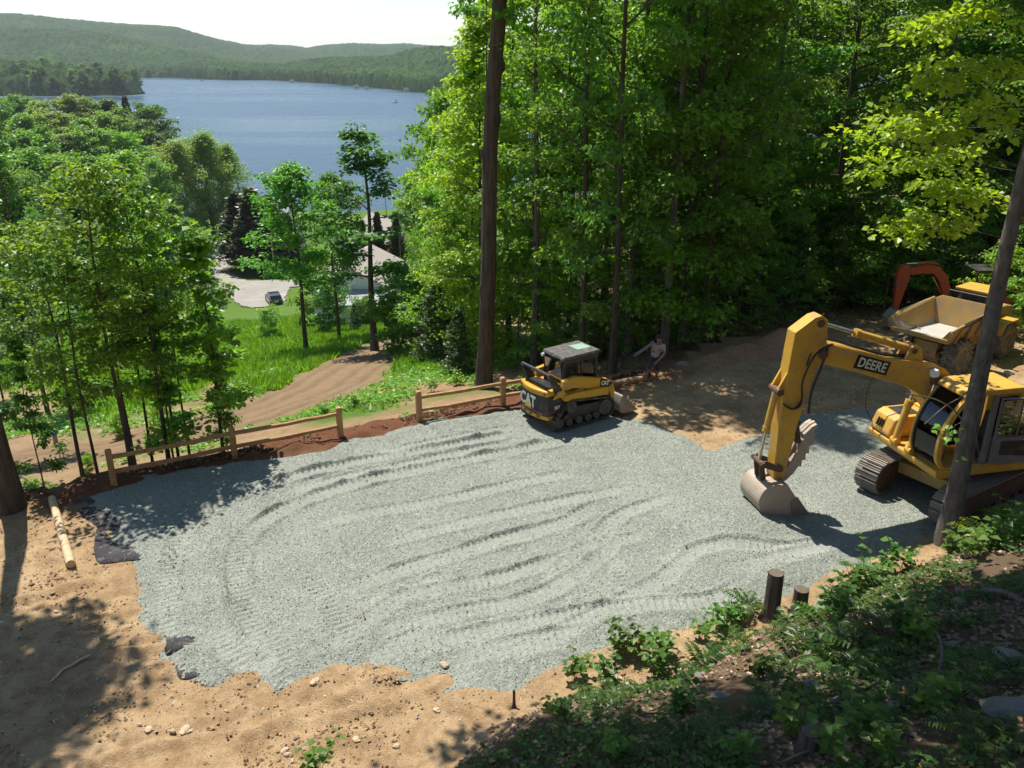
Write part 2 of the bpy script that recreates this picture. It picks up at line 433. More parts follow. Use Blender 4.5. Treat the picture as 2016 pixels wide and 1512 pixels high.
# ---------------------------------------------------------------- gravel pad with machine tracks
st = 0.036
gx2 = np.arange(-10.6, 16.0, st); gy2 = np.arange(10.6, 26.6, st)
X, Y = np.meshgrid(gx2, gy2)
sd = poly_sd(X, Y, GRAVEL) + 0.16 * fbm(X * 2.2, Y * 2.2, 71, 4)
H = 0.085 * sstep(-0.02, 0.55, sd) + 0.05 * fbm(X * .6, Y * .6, 72, 3) + 0.018 * fbm(X * 2.0, Y * 2.0, 73, 3)
def heap(u, v, h, r, ax=1.0):
    global H
    p = gp(u, v); q = ((X - p.x) * FD[0] + (Y - p.y) * FD[1]) / ax; w = (X - p.x) * FN[0] + (Y - p.y) * FN[1]
    H = H + h * np.exp(-((q * q + w * w) / (r * r)))
for a in ((725,862,.17,.4,1.6),(850,832,.18,.45,2.0),(965,814,.2,.45,2.2),(1440,1035,.3,1.0,1.2),(1400,990,.12,.8,1.3),(1560,870,.1,.9,1.5),(1650,1020,.1,.6,1.2),(1800,830,.12,.8,1.5),(620,1240,.07,.45,1.0)): heap(*a)
press = np.zeros_like(X)
TR = [([(345,1345),(331,1210),(336,1110),(375,1040),(450,990),(560,950),(700,918),(860,890),(1010,862)], .36, 2.0),
      ([(575,1345),(500,1240),(470,1160),(470,1090),(505,1045),(580,1000),(700,960),(860,925),(1020,893),(1120,872)], .40, 2.2),
      ([(560,975),(760,930),(1000,880),(1080,866)], .36, .8), ([(620,1038),(800,1005),(960,972),(1130,935)], .38, .9),
      ([(740,1078),(900,1040),(1080,1000),(1250,965)], .38, 1.0), ([(680,1165),(830,1120),(960,1080),(1100,1040),(1180,1000)], .40, 1.35),
      ([(690,1205),(860,1170),(1000,1140),(1140,1090),(1200,1040)], .36, 1.2), ([(740,1248),(900,1215),(1060,1180),(1160,1120),(1225,1050)], .38, 1.35),
      ([(780,1292),(940,1255),(1100,1225),(1250,1200),(1400,1190),(1480,1150)], .38, 1.1), ([(593,1125),(650,1200),(715,1285)], .40, 1.1),
      ([(418,1240),(480,1300),(545,1356)], .55, 1.0), ([(532,1235),(575,1330)], .30, 1.0), ([(1235,1185),(1200,1100),(1192,1050),(1235,1015),(1330,985)], .36, .9),
      ([(1280,1115),(1420,1085),(1560,1090),(1680,1060)], .38, .7), ([(1000,1300),(1130,1240),(1300,1150),(1380,1080)], .36, .8), ([(640,1290),(780,1190),(900,1130)], .34, .7),
      ([(880,1300),(1010,1280),(1150,1255)], .5, .8), ([(720,905),(900,868),(1040,842)], .36, .7), ([(1060,1170),(1120,1110),(1170,1080),(1280,1060)], .34, .8),
      ([(300,1090),(390,1110)], .5, .6), ([(700,1320),(800,1270),(870,1240)], .42, .8), ([(1420,1130),(1520,1110),(1640,1080)], .36, .6)]
for pp, w, k in TR:
    c = [tuple(p[:2]) for p in catmull([gp(u, v) for u, v in pp], 5)]
    xs = [p[0] for p in c]; ys = [p[1] for p in c]
    jx = np.where((gx2 > min(xs) - 1) & (gx2 < max(xs) + 1))[0]; jy = np.where((gy2 > min(ys) - 1) & (gy2 < max(ys) + 1))[0]
    if not len(jx) or not len(jy): continue
    s_ = (slice(jy[0], jy[-1] + 1), slice(jx[0], jx[-1] + 1))
    x_, y_ = X[s_], Y[s_]
    dd_, aa_, sg = seg_dist(x_, y_, c)
    tot = sum(math.dist(c[i], c[i + 1]) for i in range(len(c) - 1))
    endm = sstep(0, .5, aa_) * sstep(tot, tot - .5, aa_) * (0.75 + 0.7 * fbm(x_ * .8, y_ * .8, 81, 2))
    e = dd_ + 0.025 * fbm(x_ * 3, y_ * 3, 82, 3)
    endm = endm * sstep(1.3, 2.1, np.hypot(x_ - 1.7, y_ - 22.7))
    inn = sstep(w / 2 + .03, w / 2 - .05, e)
    H[s_] = H[s_] * (1 - 0.35 * inn * endm) + 0.02 * inn * endm
    lump = np.exp(-((e - w / 2 - .07) / .055) ** 2) * (0.7 + 1.0 * fbm(aa_ * 1.7, sg * 3, 83, 3))
    H[s_] += endm * k * 0.078 * lump * np.where(sg > 0, 1.0, 0.45)
    H[s_] += endm * inn * 0.032 * min(k, 1.15) * np.sin(aa_ * 2 * math.pi / 0.15) * (0.6 + 1.2 * np.clip(fbm(x_ * 1.1, y_ * 1.1, 84, 2) + .3, 0, 1))
    press[s_] = np.maximum(press[s_], inn * endm)
H = H + 0.010 * vn(X * 19, Y * 19, 85) + 0.008 * vn(X * 11, Y * 11, 86)
Z = H + T(X, Y) * 0 + 0.03 * fbm(X * 1.3, Y * 1.3, 21, 4) * 0
keep = sd > -0.1
gdet = detail(X, Y); Z = Z + gdet * sstep(0.5, 0.0, sd)
Z = np.minimum(Z, gdet * sstep(.5, 0, sd) + 0.005 + 0.22 * sd)
idx = -np.ones(X.shape, int); 
fc = grid_faces(X.shape[1], X.shape[0]); kf = keep.ravel(); fc = fc[kf[fc].all(1)]
used = np.unique(fc); remap = -np.ones(X.size, int); remap[used] = np.arange(len(used))
gm = np_mesh('gravel_pad', np.stack([X, Y, Z], -1).reshape(-1, 3)[used], remap[fc], True)
attr(gm, 'press', press.ravel()[used]); attr(gm, 'edge', sstep(0.5, 0.0, sd).ravel()[used])
m, N, L, b = nodes('crushed_stone')
pos = coord(N, L, 'Object')
v1 = N.new('ShaderNodeTexVoronoi'); v1.inputs['Scale'].default_value = 26; L.new(pos, v1.inputs['Vector'])
sp = N.new('ShaderNodeSeparateColor'); L.new(v1.outputs['Color'], sp.inputs[0])
big = noise(N, L, 0.8, 5, 0.6, pos); mid = noise(N, L, 9, 4, 0.7, pos)
base = ramp(N, L, sp.outputs[0], [(0.0, (0.155, 0.167, 0.138)), (0.45, (0.2, 0.216, 0.18)), (0.85, (0.24, 0.257, 0.216)), (1.0, (0.33, 0.346, 0.3))])
base = mixc(N, L, ramp(N, L, mid, [(0.35, 0.35), (0.6, 0.0)]), base, (0.18, 0.195, 0.17))
base = mixc(N, L, ramp(N, L, big, [(0.35, 0.0), (0.7, 0.35)]), base, (0.34, 0.355, 0.31))
base = mixc(N, L, attrn(N, 'press'), base, mixc(N, L, 0.38, base, (0.33, 0.346, 0.30)))
L.new(base, b.inputs['Base Color']); b.inputs['Roughness'].default_value = 0.9; b.inputs['Specular IOR Level'].default_value = 0.25
ad = N.new('ShaderNodeMath'); ad.operation = 'SUBTRACT'; L.new(mid, ad.inputs[0]); L.new(v1.outputs['Distance'], ad.inputs[1])
bump(N, L, b, ad.outputs[0], 0.5, 0.03)
GRAVEL_M = m
tag(link('gravel_pad', gm, m), kind='structure', label='grey crushed stone pad marked by machine tracks')

# ---------------------------------------------------------------- black fabric showing at the gravel edge
FAB = mat('ground_fabric', (0.035, 0.035, 0.04), (0.065, 0.062, 0.066), 9, 0.85, 0.5, 40, 0.2, dirt=(0.3, 0.25, 0.18), dirt_amt=0.2, dscale=5)
fabs = [[(190,1045),(215,1035),(300,1060),(330,1100),(252,1105),(196,1110),(186,1080)], [(150,985),(168,968),(260,960),(300,1010),(225,1046),(180,1030),(158,1012)],
        [(328,1256),(392,1256),(385,1275),(350,1287),(325,1285)], [(344,1308),(360,1305),(400,1330),(356,1338)]]
for i, p in enumerate(fabs):
    w = [gp(u, v) for u, v in p]; c = sum(w, Vector()) / len(w); bm = bmesh.new()
    ring = catmull(w + [w[0]], 4)[:-1]
    up = 0.10 if i == 2 else 0.02
    vs = [bm.verts.new((q.x, q.y, gz(q.x, q.y) + 0.012)) for q in ring]
    v2 = [bm.verts.new((c.x + (q.x - c.x) * .5, c.y + (q.y - c.y) * .5, gz(q.x, q.y) + up * (1 + .4 * math.sin(3 * k)))) for k, q in enumerate(ring)]
    vc = bm.verts.new((c.x, c.y, gz(c.x, c.y) + up * 1.2)); n = len(vs)
    for k in range(n):
        bm.faces.new((vs[k], vs[(k + 1) % n], v2[(k + 1) % n], v2[k])); bm.faces.new((v2[k], v2[(k + 1) % n], vc))
    bmesh.ops.recalc_face_normals(bm, faces=bm.faces)
    me = bpy.data.meshes.new('landscape_fabric'); bm.to_mesh(me); bm.free()
    for q in me.polygons: q.use_smooth = True
    o = link('landscape_fabric', me, FAB); sm = o.modifiers.new('solid', 'SOLIDIFY'); sm.thickness = 0.006; sm.offset = 1
    tag(o, ['dark fabric flap on tan dirt beside pale end of log', 'dark fabric under gravel corner in tree shade near fence end', 'crumpled dark fabric lump poking from gravel edge', 'small dark fabric scrap under lowest gravel lobe'][i], 'fabric')

# ---------------------------------------------------------------- lake
lx = spaced(-500, 300, 25, -9000, 9000, 1.2); ly = spaced(140, 1500, 25, 120, 9000, 1.2)
X, Y = np.meshgrid(lx, ly)
lme = np_mesh('lake', np.stack([X, Y, np.full_like(X, LAKE)], -1).reshape(-1, 3), grid_faces(len(lx), len(ly)), True)
m, N, L, b = nodes('lake_water')
pos = coord(N, L, 'Object', (0.35, 1.0, 1.0))
w1 = noise(N, L, 0.30, 5, 0.62, pos); w2 = noise(N, L, 0.9, 3, 0.6, pos)
pos2 = coord(N, L, 'Object', (0.12, 1.0, 1.0)); str_ = noise(N, L, 0.011, 5, 0.55, pos2, 0.6)
col = mixc(N, L, ramp(N, L, str_, [(0.36, 0.0), (0.64, 1.0)]), (0.024, 0.058, 0.088), (0.045, 0.088, 0.125)); L.new(col, b.inputs['Base Color'])
rr = ramp(N, L, str_, [(0.36, 0.16), (0.64, 0.46)]); L.new(rr, b.inputs['Roughness'])
b.inputs['IOR'].default_value = 1.33; b.inputs['Specular IOR Level'].default_value = 0.5
ad = N.new('ShaderNodeMath'); ad.operation = 'ADD'; L.new(w1, ad.inputs[0]); L.new(w2, ad.inputs[1])
bump(N, L, b, ad.outputs[0], 0.55, 0.55)
tag(link('lake', lme, m), kind='structure', label='blue rippled lake')

# ---------------------------------------------------------------- wooded hills across the water
def terp(u, a, b_): return np.interp(u, a, b_)
ncol, nrow = 720, 340
az = np.linspace(-40, 12, ncol); rr_ = np.geomspace(690, 4600, nrow)
uu = CX + F0 * np.tan(np.radians(az)) * 1.06
AZ, RR = np.meshgrid(np.radians(az), rr_); UU = np.broadcast_to(uu, AZ.shape)
shore = terp(UU, [-200, 0, 220, 330, 460, 520, 600, 700, 780, 860, 880, 930, 1400], [1640, 1580, 1530, 1480, 1340, 1330, 1230, 1080, 960, 850, 760, 700, 690])
shore = shore + 18 * fbm(UU * .02, UU * 0, 91, 3)
r1 = terp(UU, [-200, 0, 300, 460, 520, 600, 750, 880, 1400], [2100, 2050, 1900, 1640, 1600, 1600, 1500, 1300, 1200])
v1_ = terp(UU, [-200, 0, 190, 300, 380, 450, 520, 560, 650, 750, 830, 900, 1000, 1400], [66, 69, 78, 92, 108, 122, 130, 131, 122, 115, 108, 102, 90, 80])
r2 = terp(UU, [-200, 0, 360, 500, 600, 900, 1400], [2900, 2900, 2850, 3300, 3700, 3700, 3700])
v2_ = terp(UU, [-200, 0, 40, 100, 200, 300, 360, 400, 450, 490, 540, 580, 610, 640, 700, 760, 800, 830, 900, 1000, 1400], [50, 50, 50, 55, 61, 65, 69, 79, 90, 98, 96, 97, 101, 97, 94, 97, 95, 98, 100, 97, 95])
def vz(v, r): return CAMZ + (104 - v) / F0 * r
z1 = vz(v1_, r1) - 8; z2 = vz(v2_, r2) - 8
t1 = np.clip((RR - shore) / (r1 - shore), -1, 1); t2 = np.clip((RR - r1) / (r2 - r1), 0, 1); t3 = np.clip((RR - r2) / 900, 0, 1)
za = (LAKE + 1.2) + (z1 - LAKE - 1.2) * np.maximum(t1, 0) ** 1.15
zb = z1 + (z2 - z1) * (t2 * t2 * (3 - 2 * t2)) - 14 * np.sin(math.pi * np.clip(t2 * 1.6, 0, 1)) * (z2 > z1 - 5)
HH = np.where(RR < r1, za, zb) - 60 * t3 * t3
HH = HH + 7 * fbm(UU * .012 + 3, RR * .004, 92, 3) * sstep(0, .3, t1)
land = RR > shore
px_, py_ = RR * np.sin(AZ), RR * np.cos(AZ)
# the wooded point on the left
point = poly_sd(px_, py_, [(-900, 640), (-620, 760), (-500, 815), (-400, 822), (-352, 838), (-350, 868), (-420, 920), (-560, 980), (-900, 1100)])
HH = np.where(point > 0, LAKE + 1 + np.minimum(point * 0.22, 16), np.where(land, HH, LAKE - 6))
land = land | (point > 0)
def worley(x, y, s):
    ix = np.floor(x); iy = np.floor(y); best = np.full(x.shape, 9.0); who = np.zeros(x.shape)
    for dx in (-1, 0, 1):
        for dy in (-1, 0, 1):
            cx_ = ix + dx; cy_ = iy + dy; a = cx_ + 0.15 + .7 * _h(cx_, cy_, s); c = cy_ + .15 + .7 * _h(cx_, cy_, s + 1)
            d = np.hypot(x - a, y - c); m = d < best; best = np.where(m, d, best); who = np.where(m, _h(cx_, cy_, s + 2), who)
    return best, who
w_, id_ = worley(px_ / 10.5, py_ / 10.5, 5)
can = (0.55 + 0.6 * id_) * np.sqrt(np.maximum(0, 1 - (w_ * 1.15) ** 2))
inl = np.where(point > -50, np.maximum(point, 0), np.where(land, RR - shore, 0))
edge = sstep(0, 9, np.maximum(inl, np.where(land, RR - shore, 0)))
tall = np.where(point > 0, 13, 11.0)
inl2 = np.where(point > 0, point, np.where(land, RR - shore, 0)); eb = sstep(0, 45, inl2)
HC = HH + np.where(land, edge * (tall * 0.55 * (0.15 + .85 * eb) + tall * (1.15 - 0.4 * eb) * can + 1.3 * vn(px_ * .5, py_ * .5, 95)), 0)
hm = np_mesh('hills', np.stack([px_, py_, HC], -1).reshape(-1, 3), grid_faces(ncol, nrow), False)
attr(hm, 'rnd', np.clip(id_ * 0.75 + 0.25 * (fbm(px_ * .006, py_ * .006, 96, 3) + .5) + .3 * vn(px_ * .8, py_ * .8, 97) * 0.6, 0, 1).ravel())
attr(hm, 'near', np.where(point > 0, 1.0, 0.0).ravel())
m, N, L, b = nodes('distant_woods')
col = ramp(N, L, attrn(N, 'rnd'), [(0.0, (0.012, 0.032, 0.010)), (0.35, (0.032, 0.074, 0.019)), (0.7, (0.052, 0.108, 0.026)), (1.0, (0.085, 0.15, 0.036))])
col = mixc(N, L, ramp(N, L, noise(N, L, 0.35, 3, 0.7, coord(N, L, 'Object')), [(0.38, 0.8), (0.6, 0.0)]), col, (0.006, 0.015, 0.006))  # dark mottling in the colour stands in for shade between the crowns
L.new(col, b.inputs['Base Color']); b.inputs['Roughness'].default_value = 1.0; b.inputs['Specular IOR Level'].default_value = 0.05
tag(link('hills', hm, m), kind='structure', label='wooded hills across the lake')
# ================================================================ TREES AND PLANTS
BARK = mat('bark_brown', (0.155, 0.128, 0.102), (0.065, 0.053, 0.043), 9, 0.95, 1.0, 22, 0.1, vscale=(1, 1, 0.16), bdist=0.09)
BARK_G = mat('bark_grey', (0.20, 0.175, 0.15), (0.10, 0.085, 0.07), 12, 0.95, 0.9, 30, 0.1, dirt=(0.06, 0.05, 0.04), dirt_amt=0.3, dscale=4, vscale=(1, 1, 0.35))
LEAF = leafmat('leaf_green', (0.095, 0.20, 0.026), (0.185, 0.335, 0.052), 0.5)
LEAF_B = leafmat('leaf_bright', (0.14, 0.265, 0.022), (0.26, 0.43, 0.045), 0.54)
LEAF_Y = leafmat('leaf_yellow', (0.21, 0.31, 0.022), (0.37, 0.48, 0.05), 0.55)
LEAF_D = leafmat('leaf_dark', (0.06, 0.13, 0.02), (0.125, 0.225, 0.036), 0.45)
LEAF_W = leafmat('leaf_willow', (0.17, 0.27, 0.07), (0.29, 0.41, 0.12), 0.55)
NEEDLE = leafmat('needle_dark', (0.045, 0.062, 0.026), (0.085, 0.10, 0.045), 0.2)
NEEDLE_S = leafmat('needle_soft', (0.045, 0.085, 0.025), (0.09, 0.14, 0.04), 0.3)

def leaf_arrays(C, A, Nn, S, g):
    """quads for leaves at C along unit axes A with normals Nn and sizes S"""
    Bv = np.cross(Nn, A); Bv /= np.linalg.norm(Bv, axis=1, keepdims=True) + 1e-9
    n = np.cross(A, Bv); s = S[:, None]; w = (0.36 + 0.12 * g.random(len(C)))[:, None] * s
    fold = (0.05 + 0.12 * g.random(len(C)))[:, None] * s
    v = np.stack([C, C + A * s * .45 + Bv * w + n * fold, C + A * s - n * fold * .7, C + A * s * .45 - Bv * w + n * fold], 1)
    return v.reshape(-1, 3)
def unit(a): return a / (np.linalg.norm(a, axis=-1, keepdims=True) + 1e-9)
def leaf_mesh(name, V, rnd):
    n = len(V) // 4; me = np_mesh(name, V, np.arange(n * 4).reshape(n, 4), False); attr(me, 'rnd', np.repeat(rnd, 4)); return me
def cluster_leaves(C, size, per, leaf, g, flat=0.3, droop=0.35, bias=None, upn=1.0):
    """sprays of leaves round the cluster centres"""
    n = len(C) * per; ci = np.repeat(np.arange(len(C)), per)
    ang = g.random(n) * 2 * np.pi; rr = np.sqrt(g.random(n)) * size[ci]
    # every spray tilts its own way
    tilt = g.normal(0, 0.28, (len(C), 2))[ci]
    off = np.stack([np.cos(ang) * rr, np.sin(ang) * rr, g.normal(0, 1, n) * flat * size[ci] * 0.5], 1)
    off[:, 2] += off[:, 0] * tilt[:, 0] + off[:, 1] * tilt[:, 1] - 0.25 * rr * rr / (size[ci] + 1e-6)
    P = C[ci] + off
    ax = np.stack([np.cos(ang), np.sin(ang), np.full(n, -droop)], 1) + g.normal(0, 0.55, (n, 3)); ax = unit(ax)
    nn = np.stack([g.normal(0, .42, n), g.normal(0, .42, n), np.full(n, upn)], 1); nn = unit(nn)
    S = leaf * (0.65 + 0.7 * g.random(n))
    V = leaf_arrays(P, ax, nn, S, g)
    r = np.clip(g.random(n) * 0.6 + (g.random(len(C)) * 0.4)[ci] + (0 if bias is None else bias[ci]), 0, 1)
    return V, r
def make_tree(seed, H, cb, rad, nl, tw, per, leaf, csize, tr, shape='oval', lean=(0, 0), elev=(8, 62), flat=0.3, sides=8, gap=0.0, azr=None, twr=1.0):
    """tapered trunk with limbs and twigs, and the sprays of leaves they carry"""
    g = np.random.default_rng(seed); w = MB()
    ph = g.random(4) * 6.28
    def axis(z):
        t = z / H
        return Vector((lean[0] * t * t + 0.012 * H * math.sin(2.2 * t * 3 + ph[0]) * t, lean[1] * t * t + 0.012 * H * math.sin(1.9 * t * 3 + ph[1]) * t, z))
    k = 14
    w.tube([axis(H * i / k * 0.97) - Vector((0, 0, 0.3 if i == 0 else 0)) for i in range(k + 1)],
           [tr * (1.35 if i == 0 else 1.0) * (1 - 0.93 * (i / k) ** 0.9) + 0.006 for i in range(k + 1)], sides)
    C = []; S = []; B = []
    prof = {'oval': lambda t: (0.55 + 0.45 * math.sin(math.pi * min(1, t * 1.25))) * (1 - max(0, t - .55) ** 2 * 3.2),
            'round': lambda t: math.sqrt(max(0.05, 1 - (2 * t - 0.95) ** 2)), 'cone': lambda t: 1.02 - t,
            'top': lambda t: 0.35 + 0.65 * math.sin(math.pi * min(1, .15 + t * .85))}[shape]
    for i in range(nl):
        t = (i + 0.5 * g.random()) / nl; z0 = cb + (H * 0.96 - cb) * t
        if gap and g.random() < gap: continue
        Ln = rad * prof(t) * (0.62 + 0.6 * g.random()); a = i * 2.399 + g.normal(0, .35)
        if azr is not None: a = azr[0] + (g.random() - .5) * azr[1]
        el = R(elev[0] + (elev[1] - elev[0]) * t ** 1.3 + g.normal(0, 7)); p = axis(z0)
        d = Vector((math.cos(a) * math.cos(el), math.sin(a) * math.cos(el), math.sin(el)))
        path = [p]; q = p.copy(); dd = d.copy(); m = 5
        for j in range(m):
            q = q + dd * (Ln / m); path.append(q.copy())
            dd = (dd + Vector((g.normal(0, .16), g.normal(0, .16), g.normal(-0.02, .12)))).normalized()
        r0 = tr * 0.42 * (1 - 0.75 * t) * min(1, Ln / rad + .25)
        w.tube(path, [max(0.006, r0 * (1 - .85 * j / m)) for j in range(m + 1)], 5, False)
        for j in range(tw):
            s = 0.25 + 0.75 * (j + g.random() * .8) / tw; f = min(s * m, m - 1e-3); ii = int(f); base = path[ii].lerp(path[ii + 1], f - ii)
            ta = a + g.choice([-1, 1]) * (0.5 + 0.7 * g.random()); tl = Ln * (0.16 + 0.26 * g.random()) * (1.25 - 0.6 * s) * twr
            td_ = Vector((math.cos(ta), math.sin(ta), g.normal(0.12, .25))).normalized(); e = base + td_ * tl
            w.tube([base, base.lerp(e, .5) + Vector((0, 0, .06 * tl)), e], [max(.004, r0 * .3), .004 + r0 * .14, .003], 3, False)
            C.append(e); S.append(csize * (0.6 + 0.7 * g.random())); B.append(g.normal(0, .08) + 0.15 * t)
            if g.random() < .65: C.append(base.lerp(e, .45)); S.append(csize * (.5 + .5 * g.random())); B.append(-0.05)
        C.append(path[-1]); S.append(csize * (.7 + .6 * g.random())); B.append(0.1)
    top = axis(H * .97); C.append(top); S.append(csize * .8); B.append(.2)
    V, r = cluster_leaves(np.array([tuple(c) for c in C]), np.array(S), per, leaf, g, flat, bias=np.array(B))
    return w, leaf_mesh('crown', V, r)
def tree_proto(name, wood, crown, bark, leafm):
    root = empty(name, (0, 0, -500)); wood.build('trunk', bark, root, True); link('crown', crown, leafm, root); return root
def make_conifer(seed, H, cb, rad, nl, leaf, per, tr, droop=-12, power=0.9, wn_=0.28):
    g = np.random.default_rng(seed); w = MB(); w.tube([(0, 0, -.2), (0.02 * H * .1, 0, H * .5), (0, 0, H)], [tr, tr * .55, .01], 7)
    P = []; A = []
    for i in range(nl):
        t = (i + g.random()) / nl; z = cb + (H - cb) * t; Ln = rad * (1.03 - t) ** power * (0.7 + .5 * g.random()); a = i * 2.399 + g.normal(0, .3); el = R(droop + 38 * t + g.normal(0, 5))
        d = np.array([math.cos(a) * math.cos(el), math.sin(a) * math.cos(el), math.sin(el)]); s = np.array([-d[1], d[0], 0]); s /= np.linalg.norm(s) + 1e-9
        w.tube([(0, 0, z), tuple(d * Ln * .9 + np.array([0, 0, z]))], [tr * .25 * (1 - t) + .006, .004], 3, False)
        n = max(6, int(per * (0.3 + Ln / rad))); f = g.random(n) ** .7; lat = g.normal(0, 1, n) * wn_ * Ln * (1.1 - f) 
        P.append(np.array([0, 0, z]) + d * Ln * f[:, None] + s * lat[:, None] + np.stack([g.normal(0, .04, n), g.normal(0, .04, n), g.normal(0, .07, n) - .06 * np.abs(lat)], 1) * rad * .5)
        A.append(unit(d + s * np.sign(lat)[:, None] * .8 + g.normal(0, .35, (n, 3)) + np.array([0, 0, -.2])))
    P = np.concatenate(P); A = np.concatenate(A); n = len(P)
    nn = unit(np.stack([g.normal(0, .5, n), g.normal(0, .5, n), np.ones(n)], 1))
    V = leaf_arrays(P, A, nn, leaf * (.6 + .8 * g.random(n)), g)
    return w, leaf_mesh('crown', V, g.random(n))

PR = {}
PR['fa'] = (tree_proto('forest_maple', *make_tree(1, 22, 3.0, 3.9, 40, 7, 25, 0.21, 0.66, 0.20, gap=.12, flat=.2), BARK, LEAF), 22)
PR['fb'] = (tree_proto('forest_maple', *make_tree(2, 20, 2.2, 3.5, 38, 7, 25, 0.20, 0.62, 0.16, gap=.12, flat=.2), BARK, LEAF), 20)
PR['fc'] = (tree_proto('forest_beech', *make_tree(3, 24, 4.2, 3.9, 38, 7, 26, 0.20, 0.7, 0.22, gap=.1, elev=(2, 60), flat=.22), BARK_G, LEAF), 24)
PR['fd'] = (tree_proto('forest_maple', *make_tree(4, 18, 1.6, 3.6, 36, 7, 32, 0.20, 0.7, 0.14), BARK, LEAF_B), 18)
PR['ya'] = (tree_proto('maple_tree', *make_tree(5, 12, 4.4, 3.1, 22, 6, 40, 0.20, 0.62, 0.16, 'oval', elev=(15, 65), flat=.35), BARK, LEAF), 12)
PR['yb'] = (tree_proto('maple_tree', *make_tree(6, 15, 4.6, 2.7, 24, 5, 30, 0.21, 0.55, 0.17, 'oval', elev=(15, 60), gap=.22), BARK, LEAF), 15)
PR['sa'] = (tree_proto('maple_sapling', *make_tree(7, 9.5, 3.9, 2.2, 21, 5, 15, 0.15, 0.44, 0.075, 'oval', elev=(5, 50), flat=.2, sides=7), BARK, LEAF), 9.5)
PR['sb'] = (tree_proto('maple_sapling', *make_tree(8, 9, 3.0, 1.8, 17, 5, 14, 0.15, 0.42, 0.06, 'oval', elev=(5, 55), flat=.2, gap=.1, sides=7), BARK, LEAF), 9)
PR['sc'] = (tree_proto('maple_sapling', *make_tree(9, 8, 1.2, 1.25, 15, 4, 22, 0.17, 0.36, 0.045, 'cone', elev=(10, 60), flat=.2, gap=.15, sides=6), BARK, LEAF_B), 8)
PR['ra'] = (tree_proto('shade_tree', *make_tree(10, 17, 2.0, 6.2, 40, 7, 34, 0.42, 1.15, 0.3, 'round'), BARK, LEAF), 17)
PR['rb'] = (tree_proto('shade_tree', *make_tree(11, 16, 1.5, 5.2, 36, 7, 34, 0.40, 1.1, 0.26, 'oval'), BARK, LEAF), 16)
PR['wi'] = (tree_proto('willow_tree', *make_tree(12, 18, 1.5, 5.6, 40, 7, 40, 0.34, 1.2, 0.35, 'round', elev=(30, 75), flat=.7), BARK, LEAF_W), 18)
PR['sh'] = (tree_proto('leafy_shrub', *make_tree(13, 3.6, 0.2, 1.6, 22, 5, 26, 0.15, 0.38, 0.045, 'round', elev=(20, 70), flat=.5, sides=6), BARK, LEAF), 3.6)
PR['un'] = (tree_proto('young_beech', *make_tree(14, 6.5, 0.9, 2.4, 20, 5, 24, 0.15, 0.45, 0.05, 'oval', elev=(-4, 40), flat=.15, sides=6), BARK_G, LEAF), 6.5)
PR['pi'] = (tree_proto('pine_tree', *make_conifer(15, 20, 3, 4.5, 110, 0.6, 60, 0.3), BARK, NEEDLE), 20)
PR['ce'] = (tree_proto('cedar_tree', *make_conifer(16, 9, 0.3, 2.3, 150, 0.26, 60, 0.15, 35, .6, .35), BARK, NEEDLE), 9)
PR['he'] = (tree_proto('hemlock_tree', *make_conifer(17, 5.5, 0.3, 1.7, 70, 0.16, 70, 0.06, -14, .8, .3), BARK, NEEDLE_S), 5.5)
used_p = set()
def place(key, x, y, h, label, cat='tree', group=None, rz=None, z=None, mat_=None, wide=1.0, name=None, lean=(0, 0)):
    root, H0 = PR[key]
    o = copy_tree(root)
    s = h / H0; o.scale = (s * wide, s * wide, s)
    o.location = (x, y, gz(x, y) if z is None else z); o.rotation_euler = (lean[0], lean[1], random.random() * 6.28 if rz is None else rz)
    if mat_ is not None:
        for c in o.children:
            if c.name.startswith('crown'): c.material_slots[0].link = 'OBJECT'; c.material_slots[0].material = mat_
    if name: o.name = name
    return tag(o, label, cat, group)
def place_top(key, u, vt, Y, label, **k):
    p = at(u, vt, Y); return place(key, p.x, Y, max(1.0, p.z - gz(p.x, Y)), label, **k)
def place_base(key, u, v, vt, label, **k):
    g_ = ground(u, v); p = at(u, vt, g_.y); return place(key, g_.x, g_.y, p.z - g_.z, label, **k)

# ---- the wood behind the yard on the right
LW = 'tall leafy tree in the dense wood behind the dirt yard'; GW = 'trees of the dense wood behind the yard'
fr = random.Random(11); spots = []
def ok(x, y, dmin): return all(math.hypot(x - a, y - b_) > dmin for a, b_ in spots)
tries = 0
while len(spots) < 50 and tries < 4000:
    tries += 1
    y = fr.uniform(28.5, 62); x = fr.uniform(-0.02 * y + 1.2, 0.72 * y + 4)
    d = float(fence_d(x, y))
    if d < 3.2 or (x < 3 and y < 33) or (7.7 < x < 18 and y < 37.5) or (x > 14 and y < 38) or (9 < x < 17 and d < 6): continue
    if not ok(x, y, 2.7): continue
    spots.append((x, y))
for i, (x, y) in enumerate(spots):
    k = fr.choice(['fa', 'fb', 'fc', 'fa', 'fb', 'fd'] if x < 8 else ['fa', 'fb', 'fc', 'fc'])
    left = x < 0.09 * y + 1.0
    lb_, gb_ = (LW, GW)
    if left: lb_, gb_ = 'tall bright tree in the lakeward part of the dense wood', 'tall bright trees of the lakeward wood'
    elif k == 'fc': lb_, gb_ = 'tall grey barked tree deep in the dark wood behind the yard', 'grey barked trees of the dark wood'
    place(k, x, y, fr.uniform(17, 24) * (0.92 if left else 1), lb_, group=gb_, mat_=(LEAF_B if left and fr.random() < .75 else None))
for (x, y, h) in ((3.6, 28.9, 22), (5.6, 29.9, 23), (7.2, 30.8, 22), (2.6, 30.4, 22), (4.6, 32.0, 24), (6.9, 33.4, 24)):
    place('fb' if h < 23 else 'fc', x, y, h, 'straight leafy tree in the front row of the wood behind the worker', group='front row of the wood', wide=.72)
